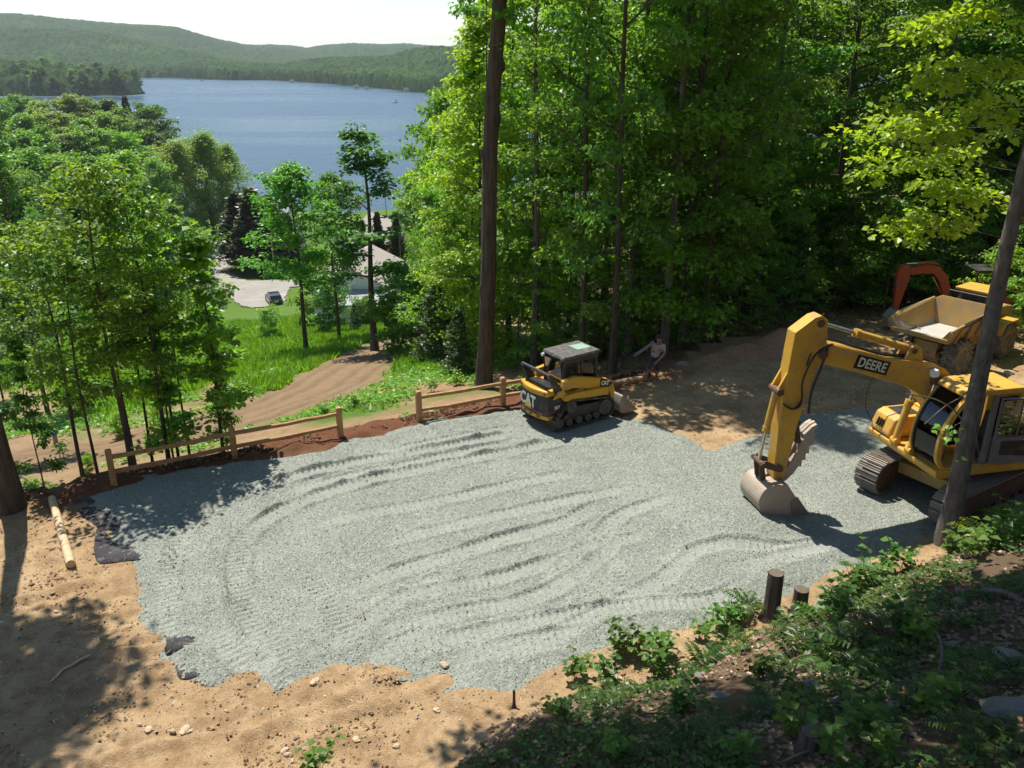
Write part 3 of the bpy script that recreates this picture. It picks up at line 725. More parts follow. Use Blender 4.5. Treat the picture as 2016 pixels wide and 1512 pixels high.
for (x, y) in [(fr.uniform(17, 46), fr.uniform(43, 68)) for _ in range(16)]:
    place(fr.choice(['fa', 'fb', 'fc']), x, y, fr.uniform(19, 25), 'tall tree of the deep wood beyond the machines', group='deep wood beyond the machines')
for _ in range(18):
    x = fr.uniform(7.5, 21); y = fr.uniform(36, 47); place('un', x, y, fr.uniform(4, 7.5), 'leafy understory tree behind the heaps of wood chips', group='understory behind the chip heaps', mat_=LEAF if fr.random() < .7 else LEAF_B, wide=1.3)
for (x, y) in [(fr.uniform(3, 44), fr.uniform(66, 90)) for _ in range(14)]:
    place(fr.choice(['fa', 'fb']), x, y, fr.uniform(20, 26), 'tall tree at the back of the wood toward the lake', group='back of the wood toward the lake', wide=1.4)
# edge trees with bright lower boughs
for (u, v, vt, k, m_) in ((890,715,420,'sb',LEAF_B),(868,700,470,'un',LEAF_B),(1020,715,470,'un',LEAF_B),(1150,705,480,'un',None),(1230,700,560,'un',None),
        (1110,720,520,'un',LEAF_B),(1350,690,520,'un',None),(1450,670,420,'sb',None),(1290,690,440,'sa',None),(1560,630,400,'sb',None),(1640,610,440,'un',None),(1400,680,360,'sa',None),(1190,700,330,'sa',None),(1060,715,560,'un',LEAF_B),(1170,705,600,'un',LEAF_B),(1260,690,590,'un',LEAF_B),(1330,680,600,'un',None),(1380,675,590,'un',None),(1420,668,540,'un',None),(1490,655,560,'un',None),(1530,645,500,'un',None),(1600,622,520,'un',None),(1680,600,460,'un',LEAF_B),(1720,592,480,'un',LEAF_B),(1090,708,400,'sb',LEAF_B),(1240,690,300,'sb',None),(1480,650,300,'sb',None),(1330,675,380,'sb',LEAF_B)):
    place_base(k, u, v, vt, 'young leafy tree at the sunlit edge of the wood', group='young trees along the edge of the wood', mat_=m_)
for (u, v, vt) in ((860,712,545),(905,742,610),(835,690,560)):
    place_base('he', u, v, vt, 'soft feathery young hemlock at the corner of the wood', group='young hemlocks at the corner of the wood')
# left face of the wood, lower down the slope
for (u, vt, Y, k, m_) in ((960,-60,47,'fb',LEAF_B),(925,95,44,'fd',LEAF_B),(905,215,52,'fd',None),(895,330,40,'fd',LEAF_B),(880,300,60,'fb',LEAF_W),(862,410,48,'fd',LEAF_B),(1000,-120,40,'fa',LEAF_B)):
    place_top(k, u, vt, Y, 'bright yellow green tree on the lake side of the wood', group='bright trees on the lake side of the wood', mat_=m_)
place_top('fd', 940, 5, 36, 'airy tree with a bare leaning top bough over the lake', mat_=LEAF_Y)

# ---- right edge, near the dump truck
for (x, y, h, k, m_) in ((19.5, 27.5, 13, 'fb', LEAF_B), (21.5, 31, 17, 'fa', None), (23.5, 26.5, 15, 'fd', LEAF_B), (20.8, 36, 19, 'fc', None), (26, 33, 20, 'fa', None), (24, 40, 22, 'fb', None), (18.5, 39, 20, 'fc', None), (29, 40, 22, 'fa', None), (31, 46, 23, 'fc', None)):
    place(k, x, y, h, 'leafy tree on the bank beyond the dump truck', group='trees on the bank beyond the dump truck', mat_=m_)
for (x, y, h, m_) in ((18.5, 31.5, 3.4, LEAF_B), (20.0, 33, 4.0, LEAF), (21.5, 34.5, 3.6, LEAF_B), (19.4, 35.6, 4.2, LEAF), (23.5, 35, 4.5, LEAF_B), (22, 31.5, 3.6, LEAF_B), (17.6, 25.2, 3.6, LEAF_B), (18.6, 28.3, 4.4, LEAF), (15.6, 20.8, 3.0, LEAF_B), (18.8, 23.2, 4.0, LEAF_B)):
    place('un', x, y, h, 'low bright bush on the bank right of the dump truck', 'bush', 'bushes on the bank by the dump truck', mat_=m_, name='leafy_bush')

# ---- trees down the slope by the houses
b1 = ground(603, 690); place_base('ya', 603, 690, 318, 'slim maple with a bare lower trunk and broad crown, furthest from the wood', rz=0.4)
place_base('ya', 668, 668, 340, 'slim maple standing between two taller ones on the grass', rz=2.2, wide=.85)
place_base('yb', 738, 690, 232, 'tallest narrow maple on the grass at the bend of the dirt track', rz=1.0, wide=1.45)
for (u, v, vt, k, m_, lb) in ((625,640,520,'sh',LEAF_B,'bright leafy shrub in front of the white house'),(650,655,560,'sh',None,'green shrub under the white house wall'),
        (640,628,560,'sh',LEAF,'leafy shrub against the white house corner'),(715,640,590,'sh',LEAF,'round green shrub under the cream annex window'),(795,690,545,'sh',LEAF,'large dark rounded shrub beside the dirt track bend'),(840,665,560,'un',LEAF,'spreading shrub at the foot of the wood by the track'),(530,665,610,'sh',LEAF_W,'small thin shrub alone on the grass slope')):
    place_base(k, u, v, vt, lb, cat="shrub", mat_=m_, name='leafy_shrub', wide=1.25 if u == 795 else 1.0)
place_base('he', 700, 655, 598, 'small dark spruce before the low grey roof', mat_=NEEDLE_S)
for (u, vb, vt, w_) in ((478,530,385,1.7),(508,535,378,1.9),(540,538,392,1.8),(572,535,425,1.7),(560,545,470,1.5)):
    place_base('ce', u, vb, vt, 'dark cedar in the clump by the gravel drive', group='dark cedar clump by the gravel drive', wide=w_)
for (u, vt, Y) in ((742,425,112),(778,425,116),(712,440,118)):
    place_top('ce', u, vt, Y, 'dark narrow cedar screening the tan house', group='cedars screening the tan house', wide=.8)
for (u, vt, Y, k, m_) in ((815,345,125,'ra',LEAF_W),(850,330,112,'rb',LEAF_W),(835,420,98,'rb',LEAF),(875,250,85,'ra',LEAF),(872,420,80,'rb',LEAF_B),(800,500,105,'rb',LEAF),(860,520,70,'rb',LEAF),(885,190,100,'ra',LEAF_B)):
    place_top(k, u, vt, Y, 'broad tree between the tan house and the wood', group='trees between the houses and the wood', mat_=m_, wide=.62)

# ---- left: woods along the shore and down the slope
for (u, vt, Y, w_) in ((395,268,172,.95),(340,285,165,.9),(440,290,178,.8),(300,318,158,.85)):
    place_top('wi', u, vt, Y, 'pale feathery willow on the lake shore left of the drive', group='pale willows on the lake shore', wide=w_)
LS = 'rounded broadleaf tree in the shore wood left of the willows'; GS = 'trees of the shore wood'
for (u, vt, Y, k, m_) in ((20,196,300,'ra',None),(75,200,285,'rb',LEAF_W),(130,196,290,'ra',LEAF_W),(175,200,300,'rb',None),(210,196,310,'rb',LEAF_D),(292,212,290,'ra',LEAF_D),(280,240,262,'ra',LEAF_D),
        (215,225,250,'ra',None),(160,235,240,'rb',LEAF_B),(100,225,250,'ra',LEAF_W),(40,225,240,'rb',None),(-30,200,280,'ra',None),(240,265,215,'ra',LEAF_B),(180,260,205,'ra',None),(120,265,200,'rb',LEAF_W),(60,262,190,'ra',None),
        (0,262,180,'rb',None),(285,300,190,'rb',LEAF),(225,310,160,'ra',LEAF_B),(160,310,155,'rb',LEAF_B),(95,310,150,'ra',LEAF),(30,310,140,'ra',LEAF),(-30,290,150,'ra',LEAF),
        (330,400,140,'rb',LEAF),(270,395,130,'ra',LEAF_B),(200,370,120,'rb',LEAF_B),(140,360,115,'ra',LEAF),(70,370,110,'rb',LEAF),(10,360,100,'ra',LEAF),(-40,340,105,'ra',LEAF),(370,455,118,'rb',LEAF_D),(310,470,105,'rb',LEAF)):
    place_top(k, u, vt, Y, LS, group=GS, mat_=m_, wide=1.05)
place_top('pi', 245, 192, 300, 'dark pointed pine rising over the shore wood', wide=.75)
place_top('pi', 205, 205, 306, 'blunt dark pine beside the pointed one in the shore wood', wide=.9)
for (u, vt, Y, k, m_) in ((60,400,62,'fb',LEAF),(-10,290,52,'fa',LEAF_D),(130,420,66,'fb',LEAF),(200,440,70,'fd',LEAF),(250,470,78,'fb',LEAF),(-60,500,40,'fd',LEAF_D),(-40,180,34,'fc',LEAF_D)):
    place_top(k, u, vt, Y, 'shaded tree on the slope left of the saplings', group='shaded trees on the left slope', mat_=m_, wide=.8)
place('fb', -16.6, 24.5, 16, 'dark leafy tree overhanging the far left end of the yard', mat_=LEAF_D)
# saplings just outside the fence
def place_fence(k, u, d, vt, label, **kw):
    a_, f_, _ = ray(u, 900); Y = (d + FN[0] * FA[0] + FN[1] * FA[1]) / (FN[0] * a_ / f_ + FN[1]); return place_top(k, u + (CX - u) * -.055, vt, Y, label, **kw)
for (u, d, vt, k, m_, w_) in ((194,1.5,310,'sa',LEAF_B,1.0),(281,1.9,335,'sa',LEAF,1.0),(262,2.3,440,'sb',LEAF_B,.9),(151,1.7,480,'sb',LEAF,1.0),(316,2.2,430,'sb',LEAF_B,.9),(325,1.9,560,'sc',LEAF,1.0),
        (410,2.0,420,'sc',LEAF_B,1.3),(68,1.2,640,'sc',LEAF,.8),(440,2.3,640,'sc',LEAF,.8),(452,2.0,680,'sc',LEAF,.7),(230,2.6,470,'sb',LEAF,1.0),(110,2.6,430,'sa',LEAF,1.0),(350,2.6,500,'sb',LEAF,.9)):
    place_fence(k, u, d, vt, 'thin trunked maple sapling outside the rail fence', group='saplings outside the rail fence', mat_=m_, wide=w_)
for (u, v, vt) in ((175,930,895),(240,860,810),(150,820,770),(320,800,765),(330,870,800)):
    place_base('sh', u, v, vt, 'low sunlit seedling bush below the saplings', cat="bush", group="seedling bushes below the saplings", mat_=LEAF_B, name='seedling_bush')
pt = random.Random(5); npt = 0
POLY = [(-620, 760), (-500, 815), (-400, 822), (-352, 838), (-350, 868), (-420, 920), (-560, 980)]
while npt < 70:
    x, y = pt.uniform(-620, -345), pt.uniform(800, 905); q = float(poly_sd(np.array([x]), np.array([y]), POLY)[0])
    if q < 2 or (q > 30 and pt.random() < .7): continue
    npt += 1; hh_ = pt.uniform(13, 21)
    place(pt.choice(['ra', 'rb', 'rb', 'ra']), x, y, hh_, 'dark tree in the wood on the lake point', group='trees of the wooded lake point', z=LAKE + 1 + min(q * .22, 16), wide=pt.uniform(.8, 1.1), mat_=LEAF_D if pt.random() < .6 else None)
for k, (root, _) in PR.items():
    for c in list(root.children): bpy.data.objects.remove(c)
    bpy.data.objects.remove(root)


def single(name, x, y, label, bark, leafm, *a, **k):
    root = empty(name, (x, y, gz(x, y)), 0, label, 'tree'); w, c = make_tree(*a, **k); w.build('trunk', bark, root, True); link('crown', c, leafm, root); return root
# rough barked trunk standing alone at the fence
tb = ground(952, 764)
root = empty('tall_tree', (tb.x, tb.y, gz(tb.x, tb.y)), 0, 'tall bare dark trunk rising alone behind the fence by the skid loader', 'tree')
g_ = np.random.default_rng(3)
nseg, nside = 90, 28; vs = []
for i in range(nseg + 1):
    t = i / nseg; z = 14.2 * t - 0.4; cx_ = 0.045 * z + 0.10 * math.sin(z * .55) * t; r0 = 0.285 * (1 - .22 * t) + 0.12 * math.exp(-max(z, 0) * 2.2)
    for j in range(nside):
        a = 2 * math.pi * j / nside
        r = r0 * (1 + 0.10 * float(fbm(np.array(a * 2.2 + .3 * z), np.array(z * .5), 5, 3)) + 0.05 * math.sin(9 * a + 1.3 * math.sin(z * .8)))
        for (kz, ka, kh) in ((5.4, 1.2, .10), (8.5, 3.3, .12), (9.6, .2, .12), (11.2, .1, .14), (3.8, 3.4, .08)):
            da = (a - ka + math.pi) % (2 * math.pi) - math.pi
            r += kh * math.exp(-((z - kz) / .16) ** 2 - (da / .35) ** 2)
        vs.append((cx_ + r * math.cos(a), r * math.sin(a), z))
i_ = np.arange(nseg * nside); jn = (i_ // nside) * nside + (i_ + 1) % nside
link('trunk', np_mesh('trunk', vs, np.stack([i_, jn, jn + nside, i_ + nside], 1), True), BARK, root)
w, c = make_tree(21, 14.6, 12.6, 1.6, 7, 4, 24, 0.17, 0.4, 0.05, lean=(0.5, 0)); link('crown', c, LEAF, root); w.build('bough', BARK, root, True)
# leaning tree on the bank in front of the excavator, with its overhanging boughs
tb = ground(1862, 1068)
root = empty('bank_maple', (tb.x, tb.y, gz(tb.x, tb.y)), 0, 'grey barked maple on the bank standing in front of the excavator cab', 'tree')
w, c = make_tree(22, 19, 12.4, 8.2, 46, 11, 52, 0.2, 0.95, 0.205, 'top', lean=(0.5, 0.2), elev=(2, 22), flat=.35, sides=14, azr=(3.55, .95), twr=.55)
w2, c2 = make_tree(23, 13, 6.4, 3.2, 9, 7, 34, 0.15, 0.5, 0.02, azr=(2.9, 2.2), elev=(2, 20), flat=.18)
w.build('trunk', BARK_G, root, True); link('crown', c, LEAF_B, root); link('crown', c2, LEAF_Y, root); w2.build('bough', BARK_G, root, True)
# dark leaning trunk at the left end of the yard
tb = ground(35, 1000)
single('yard_tree', tb.x - .15, tb.y, 'dark leaning trunk at the edge of the yard beyond the log', BARK, LEAF_D, 24, 20, 13.5, 2.2, 20, 6, 30, 0.19, 0.6, 0.27, lean=(-1.9, 0.0), sides=12)
# unseen trees, added so that their crowns shade the bank
single('unseen_shade_tree', -8.4, 9.9, 'unseen maple left of the yard added to shade the bank', BARK, LEAF, 25, 19, 13.0, 10.5, 28, 12, 54, 0.2, 0.95, 0.27, 'top', elev=(1, 18), flat=.35, azr=(0.38, .36), twr=.4)
single('unseen_shade_tree', 4.6, 1.2, 'maple uphill of the bank whose crown shades its ferns', BARK, LEAF, 26, 18, 11.6, 10.5, 34, 12, 54, 0.2, 0.95, 0.28, 'top', elev=(2, 22), flat=.35, azr=(1.75, .9), twr=.55)
single('unseen_shade_tree', 12.8, 7.2, 'unseen maple high on the bank added for dappled shade', BARK, LEAF, 27, 18, 12, 10.0, 30, 11, 46, 0.2, 0.9, 0.25, 'top', elev=(2, 24), flat=.35, azr=(2.45, 1.3), twr=.55)
# ================================================================ MACHINES
YEL = mat('yellow_paint', (0.68, 0.375, 0.05), (0.58, 0.31, 0.04), 1.3, 0.42, 0.08, 60, 0.45, dirt=(0.33, 0.235, 0.13), dirt_amt=0.3, dscale=3.2)
YEL_D = mat('dusty_yellow_paint', (0.50, 0.30, 0.07), (0.40, 0.25, 0.09), 1.5, 0.65, 0.15, 50, 0.3, dirt=(0.30, 0.23, 0.15), dirt_amt=0.45, dscale=2.5)
CATY = mat('orange_yellow_paint', (0.62, 0.33, 0.025), (0.52, 0.27, 0.02), 1.6, 0.45, 0.08, 60, 0.4, dirt=(0.28, 0.2, 0.11), dirt_amt=0.2, dscale=3)
BLK = mat('black_paint', (0.022, 0.022, 0.024), (0.04, 0.038, 0.036), 4, 0.5, 0.1, 60, 0.4, dirt=(0.13, 0.11, 0.09), dirt_amt=0.18, dscale=4)
GRYP = mat('dark_roof', (0.06, 0.06, 0.065), (0.10, 0.095, 0.09), 6, 0.6, 0.2, 40, 0.3, dirt=(0.3, 0.26, 0.2), dirt_amt=0.25, dscale=9)
STL = mat('worn_steel', (0.30, 0.27, 0.23), (0.20, 0.17, 0.14), 5, 0.55, 0.25, 30, 0.5, 0.3, dirt=(0.26, 0.19, 0.12), dirt_amt=0.35, dscale=4)
RUST = mat('rusty_steel', (0.17, 0.10, 0.06), (0.09, 0.06, 0.045), 8, 0.75, 0.4, 30, 0.3, 0.2)
BKT = mat('bucket_steel', (0.42, 0.29, 0.18), (0.38, 0.33, 0.27), 2.2, 0.6, 0.25, 30, 0.4, 0.1, dirt=(0.42, 0.40, 0.36), dirt_amt=0.35, dscale=2)
TRK = mat('track_steel', (0.27, 0.235, 0.20), (0.16, 0.13, 0.105), 9, 0.6, 0.4, 40, 0.4, 0.25, dirt=(0.34, 0.29, 0.23), dirt_amt=0.3, dscale=6)
RUB = mat('rubber', (0.035, 0.034, 0.033), (0.07, 0.062, 0.052), 8, 0.85, 0.3, 40, 0.2, dirt=(0.18, 0.15, 0.11), dirt_amt=0.25, dscale=5)
TYRE = mat('muddy_tyre', (0.30, 0.25, 0.19), (0.19, 0.155, 0.12), 5, 0.95, 0.4, 30, 0.1, dirt=(0.06, 0.055, 0.05), dirt_amt=0.35, dscale=4)
CHROME = mat('chrome_rod', (0.75, 0.74, 0.72), (0.6, 0.6, 0.6), 8, 0.2, 0, None, 0.5, 1.0)
HOSE = mat('black_hose', (0.018, 0.018, 0.018), (0.03, 0.03, 0.03), 8, 0.5)
WHITE = mat('white_decal', (0.80, 0.79, 0.74), (0.72, 0.71, 0.66), 8, 0.5)
CREAM = mat('cream_decal', (0.72, 0.68, 0.52), (0.66, 0.62, 0.47), 8, 0.5)
BLKD = mat('black_decal', (0.015, 0.015, 0.015), (0.02, 0.02, 0.02), 8, 0.45)
TRI = mat('yellow_decal', (0.80, 0.56, 0.02), (0.75, 0.52, 0.02), 8, 0.5)
REDL = mat('red_stripe', (0.35, 0.05, 0.04), (0.3, 0.05, 0.04), 8, 0.5)
LAMP = mat('lamp_lens', (0.85, 0.86, 0.9), (0.7, 0.72, 0.78), 8, 0.15, spec=0.8)
SEAT = mat('seat_vinyl', (0.07, 0.068, 0.065), (0.10, 0.098, 0.095), 8, 0.7)
GREYPL = mat('grey_panel', (0.22, 0.20, 0.18), (0.17, 0.155, 0.14), 3, 0.6, 0.1, 40, 0.3, dirt=(0.3, 0.25, 0.2), dirt_amt=0.25)
def glassmat(name, tint, gl=0.12):
    m, N, L, b = nodes(name); N.remove(b)
    t = N.new('ShaderNodeBsdfTransparent'); t.inputs[0].default_value = (*tint, 1); g = N.new('ShaderNodeBsdfGlossy'); g.inputs['Roughness'].default_value = 0.04; g.inputs['Color'].default_value = (.9, .95, .95, 1)
    f = N.new('ShaderNodeFresnel'); f.inputs[0].default_value = 1.5; a = N.new('ShaderNodeMath'); a.operation = 'ADD'; a.inputs[1].default_value = gl
    L.new(f.outputs[0], a.inputs[0]); mx = N.new('ShaderNodeMixShader'); L.new(a.outputs[0], mx.inputs[0]); L.new(t.outputs[0], mx.inputs[1]); L.new(g.outputs[0], mx.inputs[2])
    L.new(mx.outputs[0], N['Material Output'].inputs['Surface']); return m
GLS = glassmat('cab_glass', (0.90, 0.93, 0.90), 0.0); GLG = glassmat('green_glass', (0.42, 0.62, 0.50), 0.3)

def text(s, size, m_, M, parent, name, offset=0.0, shear=0.0, space=1.0, squash=1.0):
    c = bpy.data.curves.new('t', 'FONT'); c.body = s; c.size = size; c.align_x = 'CENTER'; c.align_y = 'CENTER'; c.offset = offset; c.extrude = 0.002; c.shear = shear; c.space_character = space
    c.resolution_u = 4
    o = bpy.data.objects.new('t', c); COL.objects.link(o); bpy.context.view_layer.update()
    me = bpy.data.meshes.new_from_object(o.evaluated_get(bpy.context.evaluated_depsgraph_get()))
    bpy.data.objects.remove(o); me.transform(M @ Matrix.Diagonal((squash, 1, 1, 1))); me.materials.clear()
    return link(name, me, m_, parent)
def frame(o, x, z):
    """matrix from an origin, an x direction and a facing normal"""
    x = Vector(x).normalized(); z = Vector(z).normalized(); y = z.cross(x); M = Matrix((x, y, z)).transposed().to_4x4(); M.translation = Vector(o); return M

def stadium(L_, r, n=10):
    """points and tangent angles once round a track path, bottom first, starting at the rear bottom"""
    pts = []; 
    return pts
def path_len(P): return sum((P[i + 1] - P[i]).length for i in range(len(P) - 1))
def resample(P, n):
    P = P + [P[0]]; tot = path_len(P); out = []; i = 0; acc = 0.0
    for k in range(n):
        t = tot * k / n
        while acc + (P[i + 1] - P[i]).length < t: acc += (P[i + 1] - P[i]).length; i += 1
        d = (P[i + 1] - P[i]); out.append((P[i] + d * ((t - acc) / d.length), d.normalized()))
    return out
def belt(circles, n=8):
    """outline wrapped round circles (x, z, r), listed counter-clockwise"""
    import itertools
    pts = []
    for (x, z, r) in circles:
        for k in range(48): a = 2 * math.pi * k / 48; pts.append((x + r * math.cos(a), z + r * math.sin(a)))
    pts = sorted(set((round(a, 5), round(c, 5)) for a, c in pts)); lo = []; up = []
    cr = lambda o, a, b_: (a[0] - o[0]) * (b_[1] - o[1]) - (a[1] - o[1]) * (b_[0] - o[0])
    for p in pts:
        while len(lo) > 1 and cr(lo[-2], lo[-1], p) <= 0: lo.pop()
        lo.append(p)
    for p in reversed(pts):
        while len(up) > 1 and cr(up[-2], up[-1], p) <= 0: up.pop()
        up.append(p)
    return [Vector((p[0], 0, p[1])) for p in lo[:-1] + up[:-1]]

# ---------------------------------------------------------------- excavator
EX = Vector((10.6, 18.5, 0.09))
ex = empty('excavator', EX, math.atan2(-0.218, -0.976), 'yellow tracked excavator with its bucket resting on the gravel', 'excavator')
UM = Matrix.Rotation(R(20), 4, 'Z')
mb = MB(); mb.box((0, 0, .03), (.165, .6, .035)); mb.box((.06, 0, .06), (.022, .6, .035)); mb.box((-.06, 0, .055), (.02, .6, .03)); mb.box((0, 0, .055), (.018, .6, .025))
sho = mb.build('track_shoe', TRK); shoe_me = sho.data; bpy.data.objects.remove(sho)
for sd_ in (1, -1):
    yc = sd_ * 0.98
    P = belt([(-1.55, .42, .36), (1.55, .42, .36), (-1.2, .28, .22), (1.2, .28, .22)])
    mb = MB(); mb.prism([(-1.75, .3), (-1.45, .18), (1.45, .18), (1.75, .3), (1.6, .62), (-1.6, .62)], yc - .17, yc + .17)
    tr_ = mb.build('track', RUST, ex, bevel=.02, M=UM)
    for xx, r_ in ((1.55, .34), (-1.55, .34)):
        MB().lathe([(-.2, r_ * .75), (-.19, r_), (.19, r_), (.2, r_ * .75), (.24, r_ * .3)], (xx, yc, .42), (0, sd_, 0), 24).build('track_wheel', RUST, tr_, True, M=UM)
    for k in range(7):
        MB().lathe([(-.19, .1), (.19, .1)], (-1.2 + k * .4, yc, .17), (0, 1, 0), 12).build('track_roller', RUST, tr_, True, M=UM)
    nsh = int(path_len(P + [P[0]]) / 0.178)
    for (p, d) in resample(P, nsh):
        o = link('track_shoe', shoe_me, None, tr_)
        a = math.atan2(-d.z, d.x)
        M = UM @ Matrix.Translation((p.x, yc, p.z)) @ Matrix.Rotation(a, 4, 'Y') @ Matrix.Rotation(math.pi, 4, 'X')
        o.matrix_local = M
shoe_me.materials.append(TRK) if not shoe_me.materials else None
mb = MB(); mb.box((0, 0, .62), (1.5, 1.5, .28)); mb.prism([(-.9, .45), (.9, .45), (.6, .75), (-.6, .75)], -.8, .8)
mb.box((.75, 0, .5), (.35, 1.7, .3), (0, 0, .0)); mb.box((-.75, 0, .5), (.35, 1.7, .3)); mb.build('car_body', YEL_D, ex, bevel=.04, M=UM)
MB().cyl((0, 0, .76), (0, 0, 1.08), .68, None, 32).build('turntable', RUST, ex, True)
deck = MB(); deck.prism([(-2.2, 1.06), (1.50, 1.06), (1.56, 1.14), (1.56, 1.26), (-2.2, 1.26)], -1.25, 1.25); deck = deck.build('deck', YEL, ex, bevel=.03)
mb = MB()
ring = [(-2.62 + .0, 0)] 
cw = [(-1.75, -1.25), (-2.2, -1.25), (-2.5, -.9), (-2.62, -.4), (-2.62, .4), (-2.5, .9), (-2.2, 1.25), (-1.75, 1.25)]
n = len(cw); mb.v = [(x, y, 1.1) for x, y in cw] + [(x, y, 2.15) for x, y in cw]; mb.f = [tuple(range(n))[::-1], tuple(range(n, 2 * n))] + [(i, (i + 1) % n, (i + 1) % n + n, i + n) for i in range(n)]
mb.build('counterweight', YEL, ex, bevel=.08)
hd = MB(); hd.prism([(-1.74, 1.27), (-.45, 1.27), (-.45, 2.12), (-.6, 2.2), (-1.74, 2.2)], -1.24, 1.24); hd = hd.build('engine_hood', YEL, ex, bevel=.04)
for k in range(7): MB().box((-1.5 + k * .11, 1.243, 1.75), (.05, .012, .5)).build('louver', BLK, hd)
for k in range(5): MB().box((-1.45 + k * .17, .3, 2.205), (.06, .9, .012)).build('louver', BLK, hd)
MB().cyl((-1.1, -.6, 2.2), (-1.1, -.6, 2.65), .06).build('exhaust_pipe', RUST, hd, True)
bx_ = MB(); bx_.prism([(.45, 1.27), (1.5, 1.27), (1.55, 1.35), (1.42, 1.72), (1.25, 1.8), (.45, 1.8)], -1.24, -.5); bx_ = bx_.build('tool_box', YEL, ex, bevel=.04)
for k in range(3): MB().box((1.515, -1.0 + k * .09, 1.54), (.03, .035, .2), (0, -.34, 0)).build('vent_slot', BLKD, bx_)
MB().box((.95, -.87, 1.81), (.5, .5, .012)).build('tread_plate', BLK, bx_)
# right side tank behind the tool box
MB().box((-.05, -.87, 1.55), (.95, .7, .56)).build('fuel_tank', YEL, ex, bevel=.04)
# cab
CY0, CY1 = .30, 1.24
def side(yc, w, m_, nm, par):
    mb = MB(); 
    pts = [(1.42, 1.27), (1.60, 1.55), (1.60, 2.05), (1.42, 2.55), (1.12, 2.98)]
    front = catmull([(p[0], 0, p[1]) for p in pts], 5)
    prof = [(p.x, p.z) for p in front] + [(p.x - .13, p.z - .02) for p in reversed(front)]
    mb.prism(prof, yc - w / 2, yc + w / 2); return mb.build(nm, m_, par, True, bevel=.012)
cabm = MB(); cabm.box((.52, (CY0 + CY1) / 2, 1.29), (1.8, CY1 - CY0, .06)); cab = cabm.build('cab', YEL, ex, bevel=.02)
side(CY1 - .05, .10, YEL, 'front_pillar', cab); side(CY0 + .03, .06, YEL, 'front_pillar', cab)
MB().prism([(-.36, 1.3), (-.22, 1.3), (-.22, 2.98), (-.36, 2.98)], CY0, CY1).build('rear_panel', YEL, cab, bevel=.015)
MB().prism([(.30, 1.3), (.44, 1.3), (.40, 2.98), (.28, 2.98)], CY1 - .09, CY1).build('door_pillar', GREYPL, cab, bevel=.015)
rf = MB(); rf.prism([(-.40, 2.97), (1.2, 2.97), (1.16, 3.06), (1.0, 3.12), (-.25, 3.12), (-.42, 3.05)], CY0 - .03, CY1 + .03); rf.build('cab_roof', YEL, cab, bevel=.04)
MB().prism([(-.3, 1.32), (.3, 1.32), (.3, 1.95), (-.3, 1.95)], CY1 - .05, CY1 - .01).build('side_panel', GREYPL, cab, bevel=.01)
MB().prism([(-.24, 1.97), (.28, 1.97), (.28, 2.9), (-.24, 2.9)], CY1 - .045, CY1 - .035).build('side_window', GLS, cab)
wn_pts = [(1.43, 1.32), (1.545, 1.55), (1.545, 2.05), (1.38, 2.52), (1.10, 2.95)]
g1 = MB(); fr_ = catmull([(p[0], 0, p[1]) for p in wn_pts], 5)
g1.prism([(p.x, p.z) for p in fr_] + [(p.x - .012, p.z) for p in reversed(fr_)], CY0 + .06, CY1 - .1); g1.build('windscreen', GLS, cab, True)
seal = MB()
for yy in (CY0 + .07, CY1 - .11): seal.tube([(p.x + .012, yy, p.z) for p in fr_], .022, 6)
seal.tube([(fr_[0].x, CY0 + .07, fr_[0].z), (fr_[0].x, CY1 - .11, fr_[0].z)], .022, 6); seal.tube([(fr_[-1].x, CY0 + .07, fr_[-1].z), (fr_[-1].x, CY1 - .11, fr_[-1].z)], .022, 6)
seal.tube([(1.53, CY0 + .07, 1.72), (1.53, CY1 - .11, 1.72)], .014, 6)
seal.build('window_seal', BLK, cab, True)
MB().prism([(-.2, 1.4), (1.4, 1.35), (1.5, 1.8), (1.5, 2.1), (1.3, 2.6), (1.05, 2.93), (-.2, 2.93)], CY0 + .02, CY0 + .03).build('side_window', GLS, cab)
st_ = MB(); st_.box((.15, .75, 1.62), (.5, .48, .14)); st_.box((-.08, .75, 1.98), (.13, .46, .65), (0, -.15, 0)); st_.box((-.13, .75, 2.42), (.1, .26, .2)); st_.box((.12, .75, 1.43), (.34, .34, .26)); st_.build('seat', SEAT, cab, bevel=.04)
cs = MB(); cs.box((.35, .47, 1.7), (.55, .12, .14)); cs.box((.35, 1.03, 1.7), (.55, .12, .14)); cs.cyl((.58, .47, 1.75), (.62, .47, 2.0), .018); cs.cyl((.58, 1.03, 1.75), (.62, 1.03, 2.0), .018); cs.cyl((1.1, .68, 1.32), (1.02, .68, 2.0), .016); cs.cyl((1.1, .84, 1.32), (1.02, .84, 2.0), .016); cs.box((1.2, .42, 1.85), (.2, .16, .3)); cs.build('console', SEAT, cab, bevel=.01)
# open door folded back along the side
D = Matrix.Translation((.30, CY1 + .05, 0)) @ Matrix.Rotation(R(172), 4, 'Z')
dm = MB(); out_ = [(0.02, 1.34), (1.02, 1.34), (1.14, 1.5), (1.14, 2.2), (.98, 2.7), (.75, 2.92), (.02, 2.92)]
inn_ = [(.10, 2.0), (1.06, 2.0), (1.05, 2.2), (.91, 2.64), (.70, 2.84), (.10, 2.84)]
dm.prism([(0.02, 1.34), (1.02, 1.34), (1.14, 1.5), (1.14, 1.98), (.02, 1.98)], 0, .05)
for a_, b_2 in ((0, 1),): pass
rail = [(p[0], .025, p[1]) for p in [(1.11, 1.95), (1.11, 2.2), (.96, 2.68), (.74, 2.89), (.05, 2.89), (.05, 1.95)]]
dm.tube(rail, .035, 6); dm.tube([(.55, .025, 1.95), (.55, .025, 2.88)], .02, 6)
door = dm.build('door', GREYPL, cab, bevel=.01, M=D)
